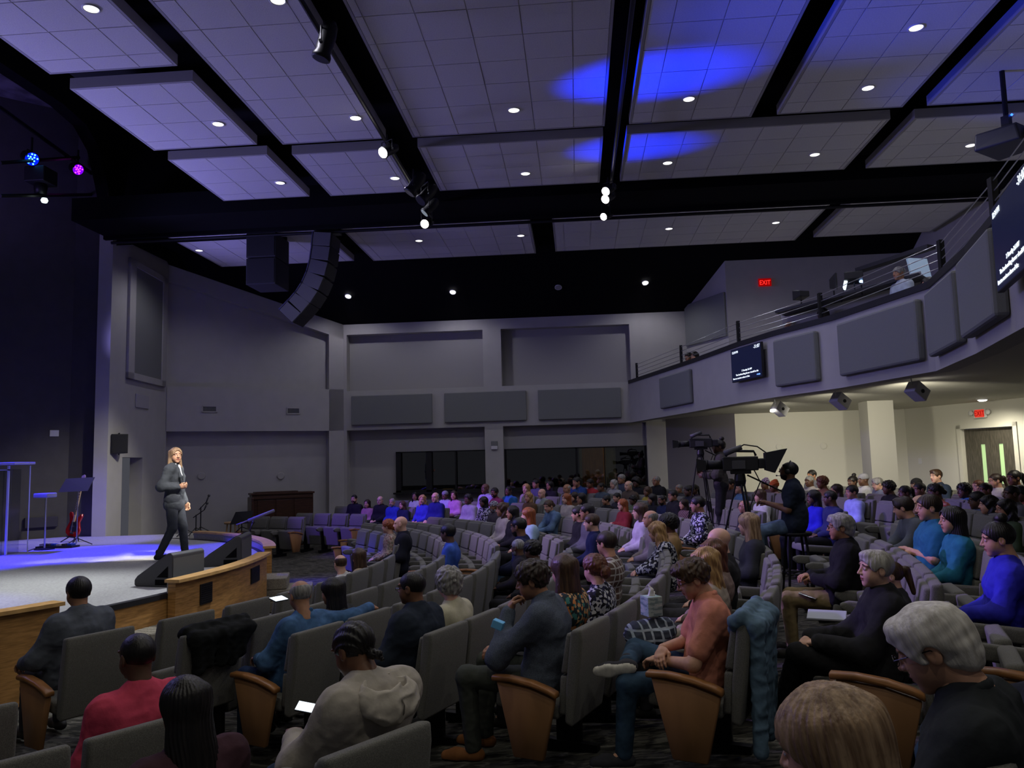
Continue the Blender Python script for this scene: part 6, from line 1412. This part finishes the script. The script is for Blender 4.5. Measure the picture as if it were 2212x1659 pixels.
# piano, stool by the piano
A = hit(545, 1100, (FB.x + .6, FB.y - .75), (FD.x + .6, FD.y - .75)); B_ = hit(677, 1100, (FB.x + .6, FB.y - .75), (FD.x + .6, FD.y - .75)); zt = HC + (A.z - HC); top_ = hit(600, 1064, (FB.x + .6, FB.y - .75), (FD.x + .6, FD.y - .75)).z
Lp_ = (B_ - A).length; t = thing('upright_piano', 'dark brown upright piano against the side wall', 'piano', (A.x, A.y, 0), atan2(B_.y - A.y, B_.x - A.x))
b = MB(); b.box(0, Lp_, .02, .55, .0, top_ - .05); b.obj('case', M_DARKWOOD, t, bevel=.012); b = MB(); b.box(-.03, Lp_ + .03, -.01, .58, top_ - .05, top_); b.box(Lp_ * .05, Lp_ * .75, .05, .45, top_, top_ + .03); b.obj('lid', M_DARKWOOD, t, bevel=.008)
for i in range(3): b = MB(); b.box(Lp_ * (.08 + .3 * i), Lp_ * (.34 + .3 * i), -.0, .02, .30, top_ - .18); b.obj('front_panel', M_DARKWOOD, t, bevel=.01)
b = MB(); b.box(.02, Lp_ - .02, -.02, .02, top_ - .16, top_ - .10); b.obj('moulding', M_DARKWOOD, t, bevel=.006)
b = MB(); b.box(-.06, .0, -.28, .45, .45, top_ - .1); b.obj('side_cheek', M_DARKWOOD, t, bevel=.02)
c = atz(503, 1150, SZ); h_ = aty(503, 1127, c.y).z; stool((c.x, c.y, 0), h_, 'small pale wooden stool left of the music stand', mat('pale_beech', (.42, .27, .13), .5), .19)

# ------------------------------------------------------------------ hung loudspeakers
M_SUB = mat('black_speaker_cloth', (.035, .035, .04), .8, bump=.3, bscale=300)
t = thing('subwoofer_cluster', 'two large black subwoofers hung one above the other under the beam', 'loudspeaker', (-6.70, 16.25, 0))
for z0, z1 in ((6.68, 7.22), (6.08, 6.66)):
    b = MB(); b.box(-.33, .33, -.05, .75, z0, z1); b.obj('cabinet', M_SUB, t, bevel=.012); b = MB(); b.box(-.30, .30, -.062, -.05, z0 + .03, z1 - .03); b.obj('grille', M_BLKP, t)
b = MB(); b.box(-.33, .33, .0, .04, 7.22, 7.30); b.box(-.33, .33, .6, .64, 7.22, 7.30); b.obj('fly_bar', M_METAL, t)
t = thing('line_array', 'curved J-shaped column of black line array loudspeakers', 'loudspeaker', (0, 0, 0))
pth = [(695, 516), (692, 546), (686, 577), (676, 606), (662, 632), (645, 654), (628, 672)]; ctr = [aty(x, y, 16.1) for x, y in pth]
for i in range(7):
    a_ = ctr[max(i-1, 0)]; c_ = ctr[min(i+1, 6)]; zv = -(c_ - a_); zv.y = 0; zv.normalize(); yv = Vector((0, 1, 0)); xv = yv.cross(zv); q_ = ctr[i]; M = Matrix(((xv.x, yv.x, zv.x, q_.x), (xv.y, yv.y, zv.y, q_.y), (xv.z, yv.z, zv.z, q_.z), (0, 0, 0, 1)))
    b = MB(); b.box(-.20, .20, -.02, .62, -.148, .148, M); s_ = b.obj('array_cabinet', mat('array_side', (.10, .10, .105), .6), t, bevel=.012)
    b = MB(); b.box(.20, .215, .0, .60, -.14, .14, M); b.obj('grille', M_BLKP, s_)
    b = MB(); b.box(-.22, -.20, -.03, .05, -.15, .15, M); b.obj('rigging_plate', mat('rig_violet', (.06, .06, .12), .5), s_)
b = MB(); b.box(ctr[0].x - .22, ctr[0].x + .26, 16.1, 16.7, 7.22, 7.27); b.obj('fly_bar', M_METAL, t)

# ------------------------------------------------------------------ lighting pipes and lamps
b = MB(); b.tube([(-2.84, 3.5, 7.18), (-2.84, 15.0, 7.18)], .03, 8); b.tube([(-2.84, 15.2, 7.18), (-2.84, 15.6, 7.18)], .03, 8); tag(b.obj('lighting_pipe', M_METAL), 'black lighting pipe between the narrow and the largest ceiling clouds', 'pipe')
b = MB(); b.tube([(.78, 3.5, 7.18), (.78, 15.4, 7.18)], .03, 8); tag(b.obj('lighting_pipe', M_METAL), 'black lighting pipe right of the largest ceiling cloud', 'pipe')
b = MB(); b.tube([(-10.1, 16.2, 7.16), (8.5, 16.2, 7.16)], .035, 8); tag(b.obj('lighting_pipe', M_METAL), 'long black pipe along the lower edge of the beam', 'pipe')
def par(px, py, z, tgt, label, lens=None, size=1.0, yoke_top=7.18, R_=.09, L_=.34, flat=False, name='spotlight'):
    c = atz(px, py, z) if not isinstance(px, Vector) else px
    t = thing(name, label, 'spotlight', c); d = (Vector(tgt) - c).normalized(); q = d.to_track_quat('Z', 'Y'); M = q.to_matrix().to_4x4() @ Matrix.Scale(size, 4)
    b = MB(); b.lathe([(R_ * .45, -L_ * .75), (R_ * .8, -L_ * .62), (R_ * .95, -L_ * .35), (R_ * .92, -L_ * .05), (R_ * .85, L_ * .1), (R_ * 1.05, L_ * .22), (R_ * 1.05, L_ * .3)], 18, M); b.obj('housing', M_METAL, t, smooth=True)
    b = MB(); b.lathe([(R_ * .9, L_ * .305), (R_ * .9, L_ * .315)], 18, M); o = b.obj('lens', lens or M_BLKP, t)
    up = Vector((0, 0, 1)); s_ = d.cross(up); s_ = s_.normalized() if s_.length > .1 else Vector((1, 0, 0)); a_ = s_ * R_ * 1.25 * size; hh = max(.12, min(yoke_top - c.z, .5))
    b = MB(); b.tube([a_, a_ + up * hh * .6, -a_ + up * hh * .6, -a_], .010, 5); b.tube([up * hh * .6, up * hh], .012, 5); b.tube([a_ * 1.0, a_ * 1.35], .02, 6); b.tube([-a_, -a_ * 1.35], .02, 6); b.obj('yoke', M_METAL, t)
    return t
SP_ = (-6.6, 12.5, 1.5)
par(700, 104, 6.85, (-3.15, 8.3, 5.4), 'unlit black theatre spotlight hanging at the top of the pipe', None, 1.15, L_=.38)
par(836, 326, 6.92, (-4.0, 9.5, 5.4), 'brightly lit theatre spotlight on the left pipe', M_LAMPHOT, 1.0)
par(893, 405, 6.85, (-7, 12, .6), 'unlit black spotlight in the cluster before the beam', M_CHROME, 1.2, name='spotlight')
par(918, 425, 6.8, (-7, 10, .6), 'second unlit spotlight in the cluster before the beam', None, 1.2)
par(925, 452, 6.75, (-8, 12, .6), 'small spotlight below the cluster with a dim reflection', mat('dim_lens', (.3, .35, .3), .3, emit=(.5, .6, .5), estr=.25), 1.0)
par(922, 482, 6.72, (-4.5, 8, 3.6), 'lit spotlight lowest on the left pipe', M_LAMPHOT, 1.0)
par(1314, 410, 6.95, (-3, 9, 3.2), 'upper of the two bright lamps on the right pipe', M_LAMPHOT, .95)
par(1313, 427, 6.85, (-3, 9, 3.0), 'lower of the two bright lamps on the right pipe', M_LAMPHOT, .95)
par(1309, 466, 6.8, (-4, 9, 3.2), 'small lit lamp on the right pipe below the beam', M_LAMPHOT, .85)
# stage rig inside the arch
for i, (a_, c_) in enumerate((((0, 232), (330, 470)), ((0, 352), (170, 340)), ((0, 423), (240, 420)))):
    X_ = -10.9 + .0; p0 = atx(*a_, X_); p1 = atx(min(c_[0], 236), c_[1] if c_[0] < 236 else a_[1] + (c_[1] - a_[1]) * (236 - a_[0]) / (c_[0] - a_[0]), X_); b = MB(); b.tube([p0, p1], .04, 6); tag(b.obj('rig_pipe', M_METAL), ['slanting rig pipe over the stage', 'upper level rig pipe over the stage', 'lower level rig pipe over the stage'][i], 'pipe')
def led(px, py, core, halo, label, n=12, size=1.0, X=-10.9):
    c = atx(px, py, X); t = thing('led_lamp', label, 'stage light', c); d = Vector((.78, -.42, -.45)).normalized(); M = d.to_track_quat('Z', 'Y').to_matrix().to_4x4() @ Matrix.Scale(size, 4)
    b = MB(); b.lathe([(.07, -.22), (.10, -.18), (.115, 0), (.115, .02)], 18, M); b.obj('housing', M_METAL, t, smooth=True); b = MB(); b.lathe([(.105, .021), (.105, .024)], 18, M); b.obj('face', halo, t)
    for i in range(n):
        r_ = 0 if i == 0 else .042 if i < 6 else .08; a_ = i * 2.399; b = MB(); b.lathe([(.014, .025), (.012, .032)], 8, M @ Matrix.Translation((cos(a_) * r_, sin(a_) * r_, 0))); b.obj('diode', core, t)
    b = MB(); b.tube([(0, 0, .1), (0, 0, .45)], .02, 6); b.tube([(0, -.13, 0), (0, -.13, .15), (0, .13, .15), (0, .13, 0)], .012, 5); b.obj('yoke', M_METAL, t)
led(68, 343, M_LEDC, mat('blue_face', (0, 0, .1), .5, emit=(.0, .01, 1), estr=1.6), 'round blue LED stage lamp at the far left', size=1.25)
led(168, 366, M_LEDM, mat('violet_face', (.05, 0, .1), .5, emit=(.2, .0, .9), estr=1.2), 'magenta LED stage lamp right of the blue one', size=1.1)
led(233, 460, M_LEDV, mat('violet_face2', (.03, 0, .06), .5, emit=(.12, .0, .6), estr=.5), 'small violet LED lamp at the edge of the stage mouth', 5, size=.8, X=-10.12)
c = atx(88, 400, -10.9); t = thing('moving_head', 'black moving-head lamp with a white lens over the stage', 'stage light', c); b = MB(); b.box(-.22, .22, -.22, .22, .02, .34); b.obj('base', M_BLKP, t, bevel=.02); b = MB(); b.lathe([(.11, -.2), (.13, -.05), (.12, .1)], 16); b.obj('head', M_METAL, t, smooth=True)
b = MB(); w_ = atx(96, 433, -10.75) - c; b.lathe([(0, -.06), (.05, -.045), (.07, 0), (.05, .045), (0, .06)], 14, Matrix.Translation(w_)); b.obj('lens', mat('white_lens', (1, 1, 1), .4, emit=(.8, 1, .9), estr=1.8), t, smooth=True)
# projector
c = atz(2178, 305, 6.3); t = thing('projector', 'black projector hanging from a ceiling pole at the right edge', 'projector', c, radians(38))
b = MB(); b.add([(-.30, -.28, -.12), (.30, -.28, -.12), (.34, .30, -.12), (-.34, .30, -.12), (-.26, -.22, .13), (.26, -.22, .13), (.32, .28, .13), (-.32, .28, .13)], [(3, 2, 1, 0), (4, 5, 6, 7), (0, 1, 5, 4), (1, 2, 6, 5), (2, 3, 7, 6), (3, 0, 4, 7)]); b.obj('case', M_BLKP, t, bevel=.03, seg=3)
b = MB(); Mx = Matrix.Translation((-.10, -.27, 0)) @ Matrix.Rotation(pi/2, 4, 'X'); b.lathe([(.09, 0), (.09, .08), (.07, .09)], 18, Mx); b.obj('lens', M_CHROME, t, smooth=True)
b = MB(); b.box(-.05, .05, -.05, .05, .13, .35); b.box(-.2, .2, -.2, .2, .12, .15); b.obj('mount', M_METAL, t); b = MB(); b.tube([(0, 0, .3), (0, 0, 1.4)], .035, 8); b.obj('pole', M_METAL, t)
b = MB(); b.tube([(.05, 0, .4), (.12, .0, .3), (.15, -.05, .15)], .012, 5); b.obj('cable', M_CABLE, t)
b = MB(); b.lathe([(0, -.02), (.02, 0), (0, .02)], 8, Matrix.Translation((.03, -.06, .36))); b.obj('status_light', M_LEDB, t)

# ------------------------------------------------------------------ screens and signs
def screen(P, Q, pxa, pxb, zlo, zhi, label, d=.10, cut=False):
    M = wallframe(P, Q); inv = M.inverted(); xa = (inv @ hit(pxa, 790, P, Q)).x; xb = (inv @ hit(pxb, 790, P, Q)).x if not cut else xa + (zhi - zlo) * 1.70
    t = thing('confidence_screen', label, 'screen'); w, h = xb - xa, zhi - zlo
    b = MB(); b.box(xa, xb, zlo, zhi, d - .05, d, M); b.obj('bezel', M_BLKP, t, bevel=.004)
    b = MB(); b.box(xa + .012, xb - .012, zlo + .012, zhi - .012, d, d + .002, M); b.obj('display', M_SCREEN, t)
    b = MB(); b.box(xa + w * .3, xb - w * .3, zlo + h * .2, zhi - h * .2, 0, d - .05, M); b.obj('mount', M_METAL, t)
    T_ = lambda s, u, v, sz, m, al='LEFT', sq=1: text_mesh(s, h * sz, m, t, M @ Matrix.Translation((xa + w * u, zlo + h * v, d + .004)), align=al, squeeze=sq)
    T_('12:34 PM', .05, .86, .098, M_TXT, sq=1.0); T_('-31:07', .97, .86, .14, M_TXT, 'RIGHT')
    T_('2 Timothy 2:6 NIV', .52, .275, .075, M_TXT, 'CENTER', 1.05); T_('The hardworking farmer should be the', .52, .175, .075, M_TXT, 'CENTER', 1.12)
    T_('first to receive a share of the', .05, .075, .075, M_TXT, 'LEFT', 1.12); T_('crops.', .95, .075, .075, M_TXTB, 'RIGHT', 1.12)
    return t
screen(BP[2], BP[3], 1592, 1659, 3.53, 4.16, 'dark wall screen with white text on the balcony front', .12)
screen(BP[8], BP[9], 2216, 2230, 3.46, 4.20, 'larger dark text screen cropped by the right edge', .16, True)
def exit_sign(c, rz, sc, label, lamps=False):
    t = thing('exit_sign', label, 'exit sign', c, rz); b = MB(); b.box(-.16 * sc, .16 * sc, -.02, .02, -.10 * sc, .10 * sc); b.obj('housing', M_REDD if not lamps else M_WHITEP, t, bevel=.005)
    M = Matrix.Translation((0, -.024, -.062 * sc)) @ Matrix.Rotation(pi/2, 4, 'X')
    if lamps: b = MB(); b.box(-.12 * sc, .12 * sc, -.024, -.02, -.085 * sc, .085 * sc); b.obj('face', mat('exit_face', (.2, .02, .01), .5, emit=(.9, .05, .03), estr=.7), t); M = Matrix.Translation((0, -.028, -.055 * sc)) @ Matrix.Rotation(pi/2, 4, 'X')
    text_mesh('EXIT', .165 * sc, M_RED if not lamps else mat('exit_dark', (.15, 0, 0), .5, emit=(.25, 0, 0), estr=1), t, M, 'exit_letters', 'CENTER', .82)
    if lamps:
        for s_ in (-1, 1): b = MB(); b.lathe([(.055, 0), (.06, .04), (.04, .06)], 14, Matrix.Translation((s_ * .22 * sc, -.0, .02)) @ Matrix.Rotation(pi/2, 4, 'X')); b.obj('emergency_lamp', M_WHITEP, t, smooth=True)
    return t
exit_sign(aty(1652, 610, 20.24), 0, 1.0, 'red glowing exit sign high on the wall behind the balcony')
a = hit(2121, 893, D1, D2); exit_sign(a + (Md.to_3x3() @ Vector((0, 0, 1))) * .05, atan2((D2 - D1).y, (D2 - D1).x), 1.0, 'red exit sign with two lamp heads above the double doors', True)
# ------------------------------------------------------------------ lamps under the balcony
def box_lamp(px, py, lit, label, z=3.0):
    c = atz(px, py, z); t = thing('soffit_speaker', label, 'lamp', c, radians(25)); b = MB(); M = Matrix.Rotation(radians(35), 4, 'Y'); b.box(-.13, .13, -.10, .10, -.09, .10, M); b.obj('box', M_WHITEP, t, bevel=.008)
    b = MB(); b.lathe([(.03, -.005), (.03, .005)], 12, Matrix.Translation((0, -.105, 0)) @ Matrix.Rotation(pi/2, 4, 'X')); b.obj('port', M_BLKP, t); b = MB(); b.tube([(-.08, 0, .06), (-.10, 0, .2)], .01, 5); b.obj('bracket', M_WHITEP, t)
    if lit: b = MB(); b.lathe([(.0, -.03), (.035, -.02), (.045, 0), (.035, .02), (0, .03)], 10, Matrix.Translation((lit * .17, .0, -.03))); b.obj('bulb', M_LAMPHOT, t, smooth=True)
    return c
WM = (1, .93, .74)
c1 = box_lamp(1684, 884, -1, 'white box lamp under the balcony, left, with a lit bulb'); c2 = box_lamp(1815, 867, 0, 'middle white box under the balcony'); c3 = box_lamp(1981, 846, 1, 'right white box lamp under the balcony with a lit bulb')
for c_, tg, pw in ((c1, (4.8, 20.3, 1.6), 330), (c3, (8.6, 19.2, 1.8), 380), (c2, (6.6, 20.3, 1.4), 260)): spot((c_.x - .1, c_.y + .15, c_.z - .1), tg, pw, WM, 80, 1, .05)
c = atz(2122, 863, 3.18); t = thing('soffit_lamp', 'bright recessed lamp under the balcony before the doors', 'lamp', c); b = MB(); b.lathe([(.10, -.01), (.12, .01), (.12, .02)], 18); b.obj('trim', M_WHITEP, t, smooth=True); b = MB(); b.lathe([(.06, -.035), (.09, -.012)], 16); b.obj('bulb', M_LAMPHOT, t, smooth=True)
spot((c.x, c.y, c.z - .06), (c.x + .3, c.y + .6, 0), 200, WM, 150, 1, .05)
for x_, y_ in ((7.3, 12.5), (9.0, 9.0), (6.6, 17.5)): spot((x_, y_, 3.15), (x_, y_, 0), 110, WM, 150, 1, .06)
# blue beams thrown up on the ceiling
spot((-9.4, 12.2, .9), (1.15, 10.42, 7.3), 34000, (.0, .02, 1.0), 7.6, 1, .06)
spot((-9.4, 14.0, .9), (1.1, 12.85, 7.3), 22000, (.0, .02, 1.0), 6.6, 1, .06)
spot((-9.4, 8.0, .9), (3.4, 9.1, 7.3), 7000, (.02, .05, 1.0), 12, 1, .06)
spot((-9.4, 10.0, .9), (7.6, 11.4, 7.3), 7000, (.02, .05, 1.0), 10, 1, .06)
for q_, lab in (((-9.55, 12.2, .75), 'stage uplight at the back of the stage'),):
    pass

# ------------------------------------------------------------------ the balcony's people and tech desk
def balc(px, py, D, spec, short, place, hz=1.30, k=None, rz=None):
    J = J0(hpitch=-12); top = atd(px, py, D); a = atan2(top.y - CL[1], top.x - CL[0]); r = seat_rz(a) if rz is None else rz
    hx, hy = J['head'][0], J['head'][1]; root = Vector((top.x - (hx * cos(r) - hy * sin(r)), top.y - (hx * sin(r) + hy * cos(r)), top.z - 1.303))
    t = thing('person', short + ', ' + place, 'person', root, r, 'people on the balcony'); build(t, J, spec, False, ('lap', 0)); return t
balc(1487, 762, 20.2, SP('tan', 'short', 'black', BLK, BLK, ''), 'dark-haired person at the far balcony rail', 'left of two')
balc(1500, 761, 20.0, SP('light', 'bob', 'black', BLK, BLK, ''), 'dark-haired person with pale face at the far balcony rail', 'right of two')
balc(1705, 695, 15.5, SP('tan', 'fringe', 'silver', C((.25, .32, .4)), BLK, 'g'), 'silver-haired man peering over the balcony rail', 'in pale blue')
balc(1777, 668, 14.9, SP('dark', 'bob', 'black', BLK, BLK, ''), 'dark-haired person behind the balcony rail post', 'right of the silver-haired man')
balc(1941, 577, 13.8, SP('tan', 'short', 'grey', C((.40, .46, .52)), BLK, ''), 'technician in a white shirt', 'at the balcony tech desk')
balc(2004, 601, 12.6, SP('light', 'bob', 'black', BLK, BLK, ''), 'black-haired person by the balcony corner', 'below the technician')
balc(1972, 624, 12.5, SP('light', 'bob', 'blonde', C((.3, .27, .2)), BLK, ''), 'fair-haired person low behind the balcony rail', 'near the balcony corner')
def seg(p0, D0, p1, D1, r, name, label, cat, m=M_BLKP, box=None):
    A = atd(*p0, D0); B_ = atd(*p1, D1); b = MB(); d = (B_ - A); L = d.length; u = d.normalized(); w_ = Vector((0, 0, 1)).cross(u).normalized(); v_ = u.cross(w_); sx, sy = box
    vs = [A + w_ * a * sx + v_ * c * sy for a, c in ((-1, -1), (1, -1), (1, 1), (-1, 1))] + [B_ + w_ * a * sx + v_ * c * sy for a, c in ((-1, -1), (1, -1), (1, 1), (-1, 1))]
    b.add(vs, [(3, 2, 1, 0), (4, 5, 6, 7), (0, 1, 5, 4), (1, 2, 6, 5), (2, 3, 7, 6), (3, 0, 4, 7)]); return tag(b.obj(name, m), label, cat)
seg((1688, 678), 15.5, (1995, 598), 13.8, 0, 'tech_desk', 'long black desk top behind the balcony rail', 'desk', box=(.30, .025))
seg((1856, 584), 14.6, (2012, 533), 13.2, 0, 'desk_canopy', 'thin black canopy bar over the tech desk', 'canopy', box=(.10, .035))
seg((1690, 695), 15.7, (1995, 615), 14.0, 0, 'front_screen', 'grey front screen below the tech desk', 'screen panel', M_WALLD, box=(.02, .25))
def rigbox(px, py, D, rz, label, sx, sy, sz, m=M_BLKP, name='console_lamp', cat='stage light', rx=0):
    t = bpy.data.objects.new(name, None); COL.objects.link(t); t.matrix_world = Matrix.Translation(atd(px, py, D)) @ Matrix.Rotation(rz, 4, 'Z') @ Matrix.Rotation(rx, 4, 'X'); tag(t, label, cat)
    b = MB(); b.add([(-sx, -sy, -sz), (sx, -sy, -sz), (sx, sy, -sz * .6), (-sx, sy, -sz * .6), (-sx, -sy, sz), (sx, -sy, sz), (sx, sy, sz * .5), (-sx, sy, sz * .5)], [(3, 2, 1, 0), (4, 5, 6, 7), (0, 1, 5, 4), (1, 2, 6, 5), (2, 3, 7, 6), (3, 0, 4, 7)]); b.obj('housing', m, t, bevel=.01)
    b = MB(); b.tube([(0, 0, -sz), (0, 0, -sz - .22)], .015, 6); b.obj('stem', M_METAL, t); return t
rigbox(1730, 636, 15.5, radians(200), 'black hooded lamp on a stem above the balcony desk, left', .11, .12, .10)
rigbox(1844, 597, 14.5, radians(160), 'larger black hooded lamp above the balcony desk', .16, .16, .12)
t = rigbox(1826, 613, 14.5, radians(30), 'glowing white laptop screen on the balcony desk', .03, .02, .12, M_BRIGHT, 'laptop', 'laptop', radians(20)); 
t = rigbox(1860, 608, 14.4, radians(30), 'small blue-white status lamp on the balcony desk', .03, .02, .03, mat('blue_white', (.3, .5, 1), .4, emit=(.3, .5, 1), estr=4), 'desk_lamp', 'lamp')
rigbox(1800, 610, 14.8, radians(10), 'thin dark monitor edge-on on the balcony desk', .02, .12, .16, M_BLKP, 'monitor', 'monitor')
b = MB(); M = Matrix.Translation(atd(1985, 580, 14.6)) @ Matrix.Rotation(radians(20), 4, 'Z') @ Matrix.Rotation(radians(-12), 4, 'X'); b.box(-.22, .22, -.02, .02, -.20, .2, M); tag(b.obj('lit_board', mat('grey_blue_board', (.3, .38, .48), .6, emit=(.10, .14, .19), estr=1)), 'pale blue lit board behind the technician', 'board')
